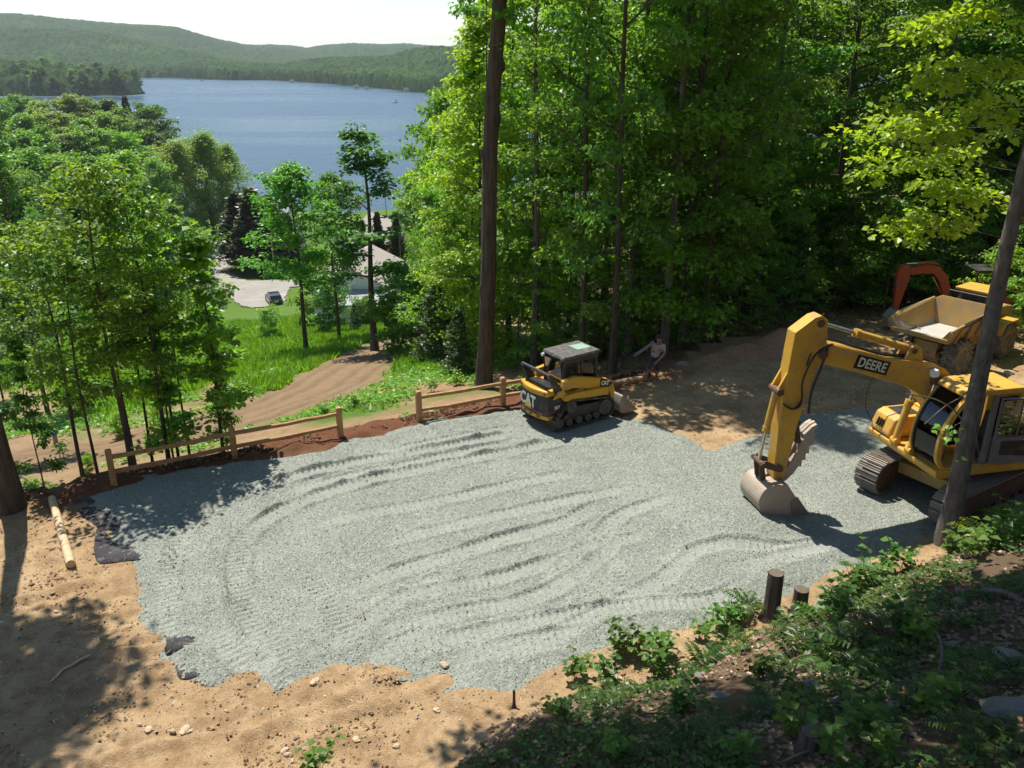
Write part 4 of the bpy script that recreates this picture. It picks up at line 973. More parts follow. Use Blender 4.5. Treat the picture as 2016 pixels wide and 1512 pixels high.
MB().prism(inn_, .02, .03).build('door_window', GLS, door, M=D)
dw = MB(); dw.prism([(.2, 1.55), (.95, 1.5), (1.02, 1.6), (1.02, 1.9), (.2, 1.9)], -.006, .056); dw.build('lower_window', BLK, door, bevel=.02, M=D)
# boom
BT = .22
boomp = [(.25, 1.5), (.20, 1.85), (.40, 2.45), (.62, 2.92), (.95, 3.25), (1.35, 3.44), (2.39, 3.60), (3.4, 3.9), (4.0, 4.06), (4.22, 3.98), (4.28, 3.82), (4.15, 3.66), (3.63, 3.5), (2.6, 3.16), (1.9, 2.92), (1.45, 2.66), (1.1, 2.25), (.75, 1.72), (.55, 1.42), (.38, 1.36)]
bo = MB(); bo.prism(boomp, -BT, BT); boom = bo.build('boom', YEL, ex, bevel=.018)
for yy in (-BT, BT):
    MB().tube([(p[0], yy, p[1]) for p in boomp[2:9]], .016, 5).build('boom_seam', YEL, boom, True)
MB().lathe([(-.30, .07), (-.30, .10), (.30, .10), (.30, .07)], (4.09, 0, 3.86), (0, 1, 0), 16).build('boom_pin', RUST, boom, True)
MB().lathe([(-.34, .06), (-.34, .09), (-.26, .13), (.26, .13), (.34, .09), (.34, .06)], (1.17, 0, 3.02), (0, 1, 0), 16).build('boom_pin', RUST, boom, True)
MB().box((1.28, BT + .09, 3.22), (.16, .16, .17), (0, .2, 0)).build('work_lamp', LAMP, boom, bevel=.03)
lug = MB(); lug.prism([(1.5, 3.42), (2.0, 3.5), (1.88, 3.82), (1.72, 3.86), (1.6, 3.78)], -.17, -.11); lug.prism([(1.5, 3.42), (2.0, 3.5), (1.88, 3.82), (1.72, 3.86), (1.6, 3.78)], .11, .17); lug.build('cylinder_lug', YEL, boom, bevel=.01)
MB().lathe([(-.2, .06), (.2, .06)], (1.78, 0, 3.73), (0, 1, 0), 14).build('boom_pin', RUST, boom, True)
nx = Vector((-.958, 0, -.287))
c0 = Vector((2.83, BT + .004, 3.505))
pl = MB(); M = frame(c0, nx, (0, 1, 0)); pl.add([(-.44, -.155, 0), (.44, -.155, 0), (.44, .155, 0), (-.44, .155, 0), (-.44, -.155, .004), (.44, -.155, .004), (.44, .155, .004), (-.44, .155, .004)], [(3, 2, 1, 0), (4, 5, 6, 7), (0, 1, 5, 4), (1, 2, 6, 5), (2, 3, 7, 6), (3, 0, 4, 7)], M)
dec = pl.build('name_plate', BLKD, boom)
text('DEERE', .30, CREAM, frame(c0 + Vector((0, .009, -.008)), nx, (0, 1, 0)), dec, 'lettering', .008, 0, 1.06, .84)
hose = MB()
for k in range(3):
    yy = -.1 + .09 * k; hose.tube([tuple(p) for p in catmull([(.9, yy, 3.27), (1.6, yy, 3.52), (2.4, yy, 3.64), (3.3, yy, 3.92), (3.95, yy, 4.14), (4.25, yy + .05, 4.02), (4.42, yy + .12, 3.6)], 5)], .018, 6)
hose.build('hydraulic_hose', HOSE, boom, True)
hose = MB()
for k in range(2):
    hose.tube([tuple(p) for p in catmull([(3.9, .25 + .03 * k, 4.08), (4.3, .30 + .02 * k, 3.9), (4.5, .27, 3.3), (4.45, .24, 2.85 - .1 * k), (4.62, .22, 2.62), (4.86, .2, 2.75)], 5)], .02, 6)
hose.tube([tuple(p) for p in catmull([(3.95, .2, 4.05), (4.12, .3, 3.6), (4.25, .26, 3.0), (4.25, .25, 2.5)], 5)], .028, 6)
hose.build('hydraulic_hose', HOSE, boom, True)
def ram(p0, p1, frac, r, rr, par, nm='cylinder', yel=YEL):
    p0, p1 = Vector(p0), Vector(p1); q = p0.lerp(p1, frac); d = (p1 - p0).normalized()
    a = MB(); a.cyl(p0, q, r, None, 16); a.cyl(q - d * .12, q, r * 1.18, None, 16); a.cyl(p0 - Vector((0, r * 1.1, 0)), p0 + Vector((0, r * 1.1, 0)), r * 1.1, None, 14)
    o = a.build(nm, yel, par, True)
    MB().cyl(q, p1, rr, None, 14).build('rod', CHROME, o, True); return o
ram((1.52, .27, 1.33), (1.17, .27, 3.02), .60, .085, .048, ex, 'boom_cylinder'); ram((1.52, -.27, 1.33), (1.17, -.27, 3.02), .60, .085, .048, ex, 'boom_cylinder')
ram((1.78, 0, 3.73), (4.19, 0, 4.53), .60, .085, .045, ex, 'arm_cylinder')
# arm
armp = [(4.02, 4.58), (4.18, 4.70), (4.34, 4.66), (4.76, 4.36), (4.84, 3.2), (4.88, 2.2), (4.86, .95), (4.80, .72), (4.68, .68), (4.60, .8), (4.42, 2.2), (4.22, 3.2), (4.0, 3.72), (3.98, 4.1)]
ar = MB(); ar.prism(armp, -.17, .17); arm = ar.build('arm', YEL, ex, bevel=.016)
lg = MB()
for yy in (-.13, .13): lg.prism([(4.80, 3.5), (5.02, 3.05), (5.0, 2.95), (4.9, 2.92), (4.84, 2.6)], yy - .03, yy + .03)
lg.build('cylinder_lug', YEL, arm, bevel=.01)
for p in ((4.09, 3.86, .22), (4.19, 4.53, .2), (4.95, 3.02, .2), (4.73, .8, .24)):
    MB().lathe([(-p[2], .06), (-p[2], .085), (p[2], .085), (p[2], .06)], (p[0], 0, p[1]), (0, 1, 0), 14).build('arm_pin', RUST, arm, True)
ram((4.95, 0, 3.02), (5.18, 0, 1.32), .58, .075, .042, ex, 'bucket_cylinder')
ln = MB()
for yy in (-.2, .2):
    ln.prism([(5.24, 1.38), (5.12, 1.4), (4.68, 1.22), (4.66, 1.12), (4.74, 1.08), (5.2, 1.26)], yy - .025, yy + .025)
    ln.prism([(5.24, 1.36), (5.12, 1.36), (5.02, .9), (5.1, .86), (5.16, .9)], yy * .6 - .025, yy * .6 + .025)
ln.cyl((5.18, -.26, 1.32), (5.18, .26, 1.32), .06); ln.build('bucket_linkage', RUST, ex, bevel=.01)
# bucket
BS = Matrix.Translation((4.78, 0, 0)) @ Matrix.Diagonal((.84, .9, .9, 1)) @ Matrix.Translation((-4.78, 0, 0))
prof = catmull([(x, 0, z) for x, z in ((3.90, .03), (4.35, .0), (4.85, .02), (5.25, .2), (5.42, .55), (5.30, .88), (5.05, 1.0), (4.62, .98))], 4)
W = .47; bkt = MB(); ins = []
for i, p in enumerate(prof):
    d = (prof[min(i + 1, len(prof) - 1)] - prof[max(0, i - 1)]).normalized(); ins.append(p + Vector((-d.z, 0, d.x)) * .035)
bkt.prism([(p.x, p.z) for p in prof] + [(p.x, p.z) for p in reversed(ins)], -W, W)
for s_ in (-1, 1): bkt.prism([(p.x, p.z) for p in prof] + [(4.2, .42)], s_ * (W + .03), s_ * (W - .01))
buk = bkt.build('bucket', BKT, ex, bevel=.008, M=BS)
for s_ in (-1, 1): MB().prism([(3.82, 0), (4.35, .02), (4.5, .5), (4.3, .62)], s_ * (W + .06), s_ * (W + .03)).build('side_cutter', STL, buk, bevel=.008, M=BS)
for k in range(5): MB().prism([(3.62, .0), (4.0, -.01), (4.0, .11), (3.85, .1)], -W + .08 + k * .23 - .05, -W + .08 + k * .23 + .05).build('tooth', STL, buk, bevel=.01, M=BS)
ea = MB()
for yy in (-.2, .2): ea.prism([(4.55, .95), (4.6, 1.05), (4.72, .9), (4.8, .72), (5.0, .85), (5.12, .95), (5.2, .9), (5.32, .82), (5.0, .9)], yy - .03, yy + .03)
for yy in (-.2, .2): ea.prism([(4.62, .95), (4.66, .72), (4.82, .70), (5.08, .84), (5.14, .95), (5.2, .95), (5.1, 1.02)], yy - .03, yy + .03)
ea.build('bucket_ear', BKT, buk, bevel=.01, M=BS)
th = MB()
tp = [(4.64, .92), (4.50, .80), (4.30, 1.00), (4.18, 1.18), (4.10, 1.16), (4.10, 1.34), (4.00, 1.34), (4.02, 1.52), (3.92, 1.54), (3.95, 1.72), (3.85, 1.76), (3.80, 2.02), (3.88, 2.16), (4.0, 2.14), (4.12, 1.98), (4.22, 1.72), (4.38, 1.36), (4.58, 1.08)]
for yy in (-.12, .12): th.prism(tp, yy - .03, yy + .03)
th.prism([(4.12, 1.98), (3.88, 2.16), (3.76, 2.28), (3.80, 2.36), (3.95, 2.30), (4.16, 2.10)], -.045, .045)
for yy in (-.12, .12): th.prism([(4.12, 1.98), (3.88, 2.16), (3.78, 2.26), (3.82, 2.34), (3.95, 2.28), (4.16, 2.08)], yy - .05, yy + .05)
th.box((4.08, 0, 1.9), (.1, .26, .28), (0, -.45, 0)); th.box((4.28, 0, 1.35), (.08, .26, .24), (0, -.55, 0)); th.build('thumb', BKT, ex, bevel=.01, M=Matrix.Translation((4.6, 0, .9)) @ Matrix.Diagonal((.86, .95, .88, 1)) @ Matrix.Translation((-4.6, 0, -.9)))
ram((4.35, 0, 2.2), (4.2, 0, 1.35), .6, .06, .035, ex, 'thumb_cylinder', RUST)
mir = MB(); mir.tube([tuple(p) for p in catmull([(1.5, -1.2, 1.4), (1.75, -1.25, 1.9), (1.65, -1.25, 2.6), (1.3, -1.2, 3.0)], 5)], .016, 6); mir.build('mirror_rail', BLK, ex, True)

WHL = mat('dusty_wheel', (0.12, 0.105, 0.085), (0.07, 0.06, 0.05), 6, 0.8, 0.3, 30)
# ---------------------------------------------------------------- compact track loader
SKP = Vector((1.55, 22.95, 0.12))
sk = empty('track_loader', SKP, math.atan2(.56, .83), 'yellow and black compact track loader with rubber tracks beside the fence', 'loader')
for s_ in (-1, 1):
    yc = s_ * .64; P = belt([(-.80, .20, .19), (.84, .34, .31), (-.38, .62, .22), (.5, .15, .14)])
    t = MB(); rs = resample(P, 84)
    outer = [(p.x, p.z) for p, d in rs]; ctr = Vector((sum(p[0] for p in outer) / 84, 0, sum(p[1] for p in outer) / 84))
    n = len(rs); w2 = .19
    for i, (p, d) in enumerate(rs):
        nrm = Vector((d.z, 0, -d.x)); hgt = .035 if i % 2 == 0 else 0.0
        for (yy, off) in ((-w2, hgt), (w2, hgt), (w2, -.035), (-w2, -.035)):
            q = p + nrm * off; t.v.append((q.x, yc + yy, q.z))
    for i in range(n):
        j = (i + 1) % n
        for k in range(4): t.f.append((i * 4 + k, i * 4 + (k + 1) % 4, j * 4 + (k + 1) % 4, j * 4 + k))
    tk = t.build('track', RUB, sk)
    yo = yc + s_ * .17
    for (x, z, r_, h_) in ((-.80, .20, .14, 0), (.84, .34, .24, 0), (-.38, .62, .17, 1), (-.45, .17, .11, 0), (-.1, .17, .11, 0), (.22, .17, .11, 0), (.52, .17, .11, 0)):
        MB().lathe([(-.3, r_ * .9), (-.02, r_), (0, r_ * .9), (.0, r_ * .5), (.02, r_ * .45), (.02, r_ * .2), (-.01, r_ * .15)], (x, yo, z), (0, s_, 0), 20).build('sprocket' if h_ else 'roller', WHL, tk, True)
    MB().prism([(-.75, .25), (.75, .3), (.6, .55), (-.3, .6)], yc - .12, yc + .12).build('track_frame', BLK, tk)
ch = MB(); ch.prism([(-.9, .28), (.85, .28), (.95, .5), (.95, .86), (.4, .95), (-.9, .95)], -.44, .44); ch.build('chassis', CATY, sk, bevel=.02)
fd = MB()
for s_ in (-1, 1): fd.prism([(-.62, .84), (.9, .72), (.96, .8), (.9, .95), (-.3, 1.02), (-.62, 1.0)], s_ * .42, s_ * .80)
fd.build('fender', CATY, sk, bevel=.015)
# rear housing, bowed
def bowed(x0, x1, z0, z1, w, bow=.14, n=8):
    m_ = MB(); pts = [(x1, -w), ] + [(x0 - bow * math.cos(math.pi * (k / n - .5)) , -w + 2 * w * k / n) for k in range(n + 1)] + [(x1, w)]
    k = len(pts); m_.v = [(x, y, z0) for x, y in pts] + [(x, y, z1) for x, y in pts]; m_.f = [tuple(range(k)), tuple(range(2 * k - 1, k - 1, -1))] + [(i, (i + 1) % k, (i + 1) % k + k, i + k) for i in range(k)]; return m_
rd = bowed(-1.12, -.55, .42, 1.0, .62).build('rear_door', BLK, sk, bevel=.02)
bowed(-1.10, -.55, .30, .44, .63).build('bumper', CATY, sk, bevel=.03)
tp_ = bowed(-1.13, -.6, 1.0, 1.18, .64).build('rear_cowl', CATY, sk, bevel=.05)
for s_ in (-1, 1): MB().box((-1.14, s_ * .50, 1.10), (.06, .16, .09), (0, 0, s_ * .55)).build('tail_lamp', REDL, tp_, bevel=.01)
gl_ = MB(); gl_.box((-.86, 0, 1.20), (.46, .95, .04), (0, .12, 0))
for k in range(9): gl_.box((-1.06 + k * .05, 0, 1.235 - k * .006), (.018, .9, .03), (0, .12, 0))
gl_.build('grille', BLK, sk)
for k in range(3): MB().box((-1.245 + .04 * abs(k - 1), -.3 + .3 * k, .37), (.02, .12, .04)).build('bumper_slot', BLKD, sk)
MB().prism([(-1.12, .44), (-.62, .44), (-.5, .62), (-.72, 1.0), (-1.12, 1.0)], -.66, -.62).build('side_panel', BLK, sk, bevel=.006)
MB().prism([(-1.12, .44), (-.62, .44), (-.5, .62), (-.72, 1.0), (-1.12, 1.0)], .62, .66).build('side_panel', BLK, sk, bevel=.006)
MB().box((-.9, -.6645, .56), (.42, .004, .022)).build('stripe', REDL, sk)
MB().box((-1.262, -.1, .53), (.012, .95, .022)).build('stripe', REDL, sk)
for s_ in (-1, 1):
    st2 = MB(); st2.prism([(-.98, .94), (-.80, 1.16), (-.66, 1.14), (-.28, .84), (-.36, .76), (-.60, .82), (-.74, .98)], s_ * .665, s_ * .73); st2.build('arm_support', CATY, sk, bevel=.01)
    tw_ = MB(); tw_.prism([(-1.12, 1.62), (-1.0, 1.66), (-.66, 1.2), (-.62, 1.02), (-.86, 1.02), (-.92, 1.18)], s_ * .60, s_ * .68); tw_.build('rear_tower', BLK, sk, bevel=.01)
    la = MB(); la.prism([(-.62, 1.40), (-.2, 1.46), (.35, 1.32), (.95, 1.16), (1.16, 1.02), (1.24, .8), (1.24, .34), (1.1, .3), (1.08, .72), (.98, .88), (.2, 1.02), (-.3, 1.14), (-.66, 1.12)], s_ * .56, s_ * .70); la = la.build('lift_arm', CATY, sk, bevel=.012)
    if s_ < 0:
        q = MB(); q.add([(.68, -.703, .98), (1.0, -.703, .9), (1.16, -.703, 1.0), (.9, -.703, 1.16), (.68, -.703, 1.22), (.68, -.706, .98), (1.0, -.706, .9), (1.16, -.706, 1.0), (.9, -.706, 1.16), (.68, -.706, 1.22)], [(0, 1, 2, 3, 4), (9, 8, 7, 6, 5)] + [(i, i + 5, (i + 1) % 5 + 5, (i + 1) % 5) for i in range(5)])
        dk = q.build('decal', BLKD, la); text('CAT', .17, WHITE, frame((.86, -.709, 1.05), (1, 0, -.18), (0, -1, 0)), dk, 'lettering', .008, 0, .95, .9)
    ram((-.55, s_ * .63, .93), (.55, s_ * .63, 1.08), .6, .045, .028, sk, 'lift_cylinder', CATY)
MB().tube([(-1.06, -.66, 1.64), (-1.06, .66, 1.64)], .045, 10).build('cross_tube', BLK, sk, True)
# cab
cb_ = MB()
for (x, y) in ((-.42, -.43), (-.42, .43), (.72, -.43), (.72, .43)): cb_.box((x, y, 1.43), (.09, .07, 1.0))
cb_.box((.15, -.43, .98), (1.1, .05, .12)); cb_.box((.15, .43, .98), (1.1, .05, .12)); cb_.box((-.42, 0, .98), (.07, .84, .12))
cb_.box((.12, -.43, 1.85), (1.15, .06, .12)); cb_.box((.12, .43, 1.85), (1.15, .06, .12)); cb_.box((.2, -.43, 1.42), (.06, .06, .9)); cb_.box((.2, .43, 1.42), (.06, .06, .9))
cab2 = cb_.build('cab', BLK, sk, bevel=.012)
rf = MB(); rf.prism([(-.50, 1.91), (.80, 1.93), (.86, 1.97), (.78, 2.02), (-.46, 2.0)], -.50, .50); rf = rf.build('cab_roof', GRYP, cab2, bevel=.02)
sg_ = MB(); sg_.box((.48, .02, 2.02), (.46, .42, .012)); sg_.build('roof_window', mat('pale_green_glass', (.30, .46, .36), (.34, .5, .4), 8, .15, spec=.7), rf, bevel=.004)
MB().box((-.46, 0, 1.50), (.012, .74, .66), (0, -.1, 0)).build('rear_window', GLG, cab2)
for s_ in (-1, 1):
    me_ = MB()
    for k in range(9): me_.box((-.32 + k * .055, s_ * .43, 1.42), (.008, .01, .8))
    for k in range(9): me_.box((-.1, s_ * .432, 1.06 + k * .09), (.5, .01, .008))
    me_.build('side_screen', BLK, cab2)
    MB().box((.46, s_ * .43, 1.42), (.46, .008, .8)).build('side_window', GLS, cab2)
s2 = MB(); s2.box((.1, 0, 1.12), (.45, .5, .14)); s2.box((-.16, 0, 1.45), (.12, .46, .62), (0, -.12, 0)); s2.box((.2, .3, 1.25), (.4, .08, .2)); s2.box((.2, -.3, 1.25), (.4, .08, .2)); s2.build('seat', SEAT, cab2, bevel=.03)
for s_ in (-1, 1): MB().lathe([(0, .05), (.06, .055), (.07, .03)], (-.50, s_ * .42, 1.86), (-1, 0, 0), 12).build('work_lamp', LAMP if s_ > 0 else BLK, cab2, True)
# lettering on the rear door
RN = (-1, 0, 0); RX = (0, -1, 0)
text('CAT', .46, WHITE, frame((-1.268, .10, .76), RX, RN), rd, 'lettering', .016, 0, .96, .82)
tg = MB(); tg.add([(-1.276, .24, .56), (-1.276, -.06, .56), (-1.276, .09, .74), (-1.27, .24, .56), (-1.27, -.06, .56), (-1.27, .09, .74)], [(0, 1, 2), (5, 4, 3), (0, 3, 4, 1), (1, 4, 5, 2), (2, 5, 3, 0)]); tg.build('triangle_mark', TRI, rd)
text('257', .13, WHITE, frame((-.80, -.664, .66), (1, 0, .0), (0, -1, 0)), sk, 'lettering', .006)
bk = MB(); bp = catmull([(x, 0, z) for x, z in ((2.02, .02), (1.65, .01), (1.38, .06), (1.30, .3), (1.36, .56), (1.42, .60))], 4); bi = []
for i, p in enumerate(bp):
    d = (bp[min(i + 1, len(bp) - 1)] - bp[max(0, i - 1)]).normalized(); bi.append(p + Vector((d.z, 0, -d.x)) * .025)
bk.prism([(p.x, p.z) for p in bp] + [(p.x, p.z) for p in reversed(bi)], -.86, .86)
for s_ in (-1, 1): bk.prism([(p.x, p.z) for p in bp], s_ * .88, s_ * .85)
bk.build('bucket', STL, sk, bevel=.006)
MB().box((1.26, 0, .36), (.08, 1.0, .4)).build('quick_coupler', BLK, sk, bevel=.02)

# ---------------------------------------------------------------- dump truck
dt = empty('dump_truck', (14.15, 27.3, gz(14.15, 27.3)), math.atan2(.60, .80), 'dusty yellow articulated dump truck parked with its empty bed toward the yard', 'dump truck')
dt.scale = (.87, .87, .87)
def big_wheel(x, y, s_, par):
    w_ = MB(); r_ = .72; hw = .28
    w_.lathe([(-hw * .8, r_ * .55), (-hw, r_ * .72), (-hw * .96, r_ * .88), (-hw * .7, r_ * .95), (hw * .7, r_ * .95), (hw * .96, r_ * .88), (hw, r_ * .72), (hw * .8, r_ * .55)], (x, y, r_), (0, 1, 0), 36)
    for k in range(18):
        for q in (-1, 1):
            a = 2 * math.pi * (k + (.5 if q > 0 else 0)) / 18
            for (y0, a0, y1, a1) in ((.02, 0.0, .15, .13), (.15, .13, .285, .2)):
                p0 = Vector((x + r_ * .955 * math.cos(a + a0), y + q * y0, r_ + r_ * .955 * math.sin(a + a0))); p1 = Vector((x + r_ * .945 * math.cos(a + a1), y + q * y1, r_ + r_ * .945 * math.sin(a + a1)))
                rad = Vector((math.cos(a + a0), 0, math.sin(a + a0))); t = (p1 - p0).normalized(); sdv = t.cross(rad).normalized() * .045; hh = rad * .07
                vs = [p0 - sdv - hh, p1 - sdv - hh, p1 + sdv - hh, p0 + sdv - hh, p0 - sdv * .7 + hh, p1 - sdv * .7 + hh, p1 + sdv * .7 + hh, p0 + sdv * .7 + hh]
                w_.add(vs, [(3, 2, 1, 0), (4, 5, 6, 7), (0, 1, 5, 4), (1, 2, 6, 5), (2, 3, 7, 6), (3, 0, 4, 7)])
    t = w_.build('tyre', TYRE, par)
    MB().lathe([(-.2, r_ * .3), (.1, r_ * .58), (.235, r_ * .58), (.235, r_ * .5), (.12, r_ * .46), (.1, r_ * .2), (.17, r_ * .18), (.17, .02)], (x, y, r_), (0, s_, 0), 24).build('rim', YEL_D, t, True)
for s_ in (-1, 1):
    big_wheel(0, s_ * .92, s_, dt); big_wheel(3.55, s_ * .92, s_, dt)
ax_ = MB(); ax_.box((0, 0, .72), (.32, 1.4, .34)); ax_.box((-.22, 0, .62), (.2, .85, .46)); ax_.cyl((0, -.75, .72), (0, .75, .72), .17); ax_.build('rear_axle', YEL_D, dt, bevel=.03)
fm = MB()
for s_ in (-1, 1): fm.box((.9, s_ * .38, 1.12), (3.2, .12, .26))
fm.box((-.62, 0, 1.12), (.16, .9, .3)); fm.box((1.9, 0, .95), (.5, .5, .4)); fm.box((3.4, 0, .8), (2.6, .8, .45)); fm.build('chassis', YEL_D, dt, bevel=.02)
bd = MB()
# bed shell from panels with thickness
def slab(m_, pts, th=.05):
    a, b_, c = [Vector(p) for p in pts[:3]]; n_ = (b_ - a).cross(c - a).normalized() * th; k = len(pts)
    m_.add([tuple(Vector(p)) for p in pts] + [tuple(Vector(p) - n_) for p in pts], [tuple(range(k)), tuple(range(2 * k - 1, k - 1, -1))] + [(i, i + k, (i + 1) % k + k, (i + 1) % k) for i in range(k)])
X0, X1 = -1.28, 1.75
BEDF = mat('pale_bed', (0.62, 0.60, 0.55), (0.5, 0.47, 0.42), 2, 0.42, 0.1, 30, 0.5, 0.25)  # bed floor much paler than the side liners
BEDI = mat('dull_bed', (0.36, 0.32, 0.26), (0.28, 0.235, 0.18), 2, 0.55, 0.2, 20, 0.4, 0.1, dirt=(.2, .14, .09), dirt_amt=.3)
fl = MB(); slab(fl, [(X0, -.86, 1.66), (X0 + .5, -.86, 1.40), (X0 + .5, .86, 1.40), (X0, .86, 1.66)][::-1]); slab(fl, [(X0 + .5, -.86, 1.40), (X1 - .25, -.86, 1.34), (X1 - .25, .86, 1.34), (X0 + .5, .86, 1.40)][::-1])
bed = bd
bed = MB()
for s_ in (-1, 1):
    pts = [(X0, s_ * .88, 1.64), (X0 + .5, s_ * .88, 1.36), (X1 - .25, s_ * .88, 1.30), (X1, s_ * 1.16, 2.30), (X0 + .55, s_ * 1.22, 2.10), (X0, s_ * 1.16, 1.98)]
    slab(bed, pts if s_ < 0 else pts[::-1], .055)
fw = [(X1 - .25, -.88, 1.30), (X1 - .25, .88, 1.30), (X1, 1.16, 2.30), (X1 + .05, .9, 2.46), (X1 + .05, -.9, 2.46), (X1, -1.16, 2.30)]
slab(bed, fw[::-1], .055)
bed.box((X0 - .03, 0, 1.62), (.10, 2.2, .16)); 
for s_ in (-1, 1):
    bed.tube([(X0, s_ * 1.17, 2.0), (X0 + .55, s_ * 1.235, 2.12), (X1, s_ * 1.175, 2.32)], .05, 6); bed.box((X0 + .02, s_ * 1.06, 1.83), (.12, .16, .40), (s_ * -.6, 0, 0))
    for k in range(3): bed.box((X0 + .85 + k * .8, s_ * 1.08, 1.75), (.1, .08, .8), (s_ * -.33, 0, 0))
bedo = bed.build('dump_bed', YEL_D, dt, bevel=.012)
fl.build('bed_floor', BEDF, bedo)
li = MB()
for s_ in (-1, 1):
    pts = [(X0 + .06, s_ * .86, 1.66), (X0 + .5, s_ * .86, 1.41), (X1 - .27, s_ * .86, 1.35), (X1 - .04, s_ * 1.12, 2.26), (X0 + .55, s_ * 1.18, 2.06), (X0 + .06, s_ * 1.12, 1.95)]
    slab(li, pts if s_ < 0 else pts[::-1], .02)
li.build('bed_liner', BEDI, bedo)
for s_ in (-1, 1): MB().box((X0 + 1.7, s_ * 1.225, 2.18), (1.9, .05, .16), (s_ * -.1, -.07, 0)).build('side_board', BLK, bedo)
ram((.35, .35, .95), (1.3, .35, 1.35), .6, .08, .05, dt, 'hoist_cylinder', YEL_D); ram((.35, -.35, .95), (1.3, -.35, 1.35), .6, .08, .05, dt, 'hoist_cylinder', YEL_D)
tl = MB(); tl.box((-.68, 0, .88), (.05, .9, .36)); tl.build('rear_plate', YEL_D, dt, bevel=.01)
for k in range(2): MB().box((-.712, -.15 + .3 * k, .86), (.012, .12, .07)).build('tail_lamp', REDL, dt)
ct = MB(); ct.box((3.0, 0, 1.55), (1.15, 1.25, .9)); ct.prism([(2.45, 2.0), (3.55, 2.0), (3.45, 2.66), (2.5, 2.66)], -.6, .6); ct = ct.build('cab', YEL_D, dt, bevel=.05)
MB().box((2.98, 0, 2.72), (1.25, 1.45, .11)).build('cab_roof', YEL, ct, bevel=.03)
for s_ in (-1, 1): MB().box((3.0, s_ * .607, 2.32), (.75, .012, .5)).build('side_window', SEAT, ct)
MB().box((2.455, 0, 2.32), (.012, .9, .5), (0, .06, 0)).build('rear_window', SEAT, ct)
gd = MB(); gd.tube([(2.28, -.85, 1.4), (2.28, -.85, 2.6), (2.28, .85, 2.6), (2.28, .85, 1.4)], .04, 6)
for k in range(15): gd.cyl((2.28, -.77 + k * .11, 1.5), (2.28, -.77 + k * .11, 2.6), .013, None, 5)
gd.build('cab_guard', BLK, dt)
hd2 = MB(); hd2.prism([(3.55, 1.15), (5.0, 1.05), (5.05, 1.7), (4.8, 1.85), (3.55, 2.0)], -.55, .55); hd2.build('hood', YEL_D, dt, bevel=.05)
fn = MB()
for s_ in (-1, 1): fn.prism([(2.7, 1.1), (3.0, 1.55), (4.1, 1.55), (4.4, 1.2), (4.3, 1.2), (4.0, 1.48), (3.1, 1.48), (2.8, 1.1)], s_ * .62, s_ * 1.2)
fn.build('fender', YEL, dt, bevel=.015)
MB().cyl((2.35, -.95, 1.3), (2.35, -.95, 2.75), .07).build('exhaust_pipe', RUST, dt, True)

# ---------------------------------------------------------------- red mini excavator behind the truck
RED = mat('red_paint', (0.42, 0.075, 0.035), (0.32, 0.06, 0.03), 2, 0.45, 0.08, 50, 0.4, dirt=(0.2, 0.14, 0.1), dirt_amt=0.2)
mx_ = empty('mini_excavator', (17.6, 31.6, gz(17.6, 31.6)), math.pi - .03, 'red mini excavator behind the dump truck with its boom raised', 'mini excavator')
mx_.scale = (1.0, 1.0, 1.05)
for s_ in (-1, 1):
    P = belt([(-.7, .25, .24), (.7, .25, .24)]); t = MB(); rs = resample(P, 56)
    for i, (p, d) in enumerate(rs):
        nrm = Vector((d.z, 0, -d.x)); hgt = .02 if i % 2 == 0 else 0
        for (yy, off) in ((-.15, hgt), (.15, hgt), (.15, -.03), (-.15, -.03)): q = p + nrm * off; t.v.append((q.x, s_ * .55 + yy, q.z))
    for i in range(56):
        j = (i + 1) % 56
        for k in range(4): t.f.append((i * 4 + k, i * 4 + (k + 1) % 4, j * 4 + (k + 1) % 4, j * 4 + k))
    t.box((0, s_ * .55, .25), (1.3, .2, .2)); t.build('track', RUB, mx_)
hb = MB(); hb.box((0, 0, .55), (.9, .8, .2)); hb.prism([(-1.0, .66), (.75, .66), (.8, .8), (.3, .9), (-.2, 1.25), (-1.0, 1.3), (-1.12, 1.0)], -.7, .7); hb.build('body', RED, mx_, bevel=.05)
for (x, y) in ((-.75, -.55), (-.75, .55), (.35, .55), (.35, -.55)): MB().cyl((x, y, 1.0), (x, y, 2.25), .03).build('canopy_post', BLK, mx_)
MB().box((-.2, 0, 1.3), (.1, .1, .02)).build('floor_plate', BLK, mx_); MB().box((-.2, 0, 2.28), (1.1, 1.1, .07)).build('canopy', BLK, mx_, bevel=.03)
sb_ = MB(); sb_.box((-.35, 0, 1.32), (.4, .45, .12)); sb_.box((-.55, 0, 1.58), (.1, .42, .45)); sb_.build('seat', SEAT, mx_, bevel=.03)
mbm = MB(); mbm.prism([(.85, .8), (1.0, 1.5), (1.25, 2.05), (1.6, 2.34), (2.0, 2.40), (2.75, 2.22), (2.85, 2.1), (2.78, 2.0), (2.1, 2.1), (1.75, 2.08), (1.5, 1.85), (1.3, 1.4), (1.1, .75)], -.11, .11); mbm.build('boom', RED, mx_, bevel=.015)
mam = MB(); mam.prism([(2.68, 2.40), (2.98, 2.36), (3.10, 2.0), (3.02, .8), (2.86, .75), (2.62, 1.9)], -.12, .12); mam.build('arm', RED, mx_, bevel=.012)
ram((1.05, 0, 1.0), (1.72, 0, 1.95), .6, .05, .03, mx_, 'boom_cylinder', RED); ram((1.75, 0, 2.48), (2.78, 0, 2.42), .6, .05, .03, mx_, 'arm_cylinder', RED)
mbk = MB(); mbk.prism([(2.65, .05), (2.9, 0), (3.2, .15), (3.25, .45), (3.05, .7), (2.88, .78)], -.3, .3); mbk.build('bucket', BKT, mx_, bevel=.02)
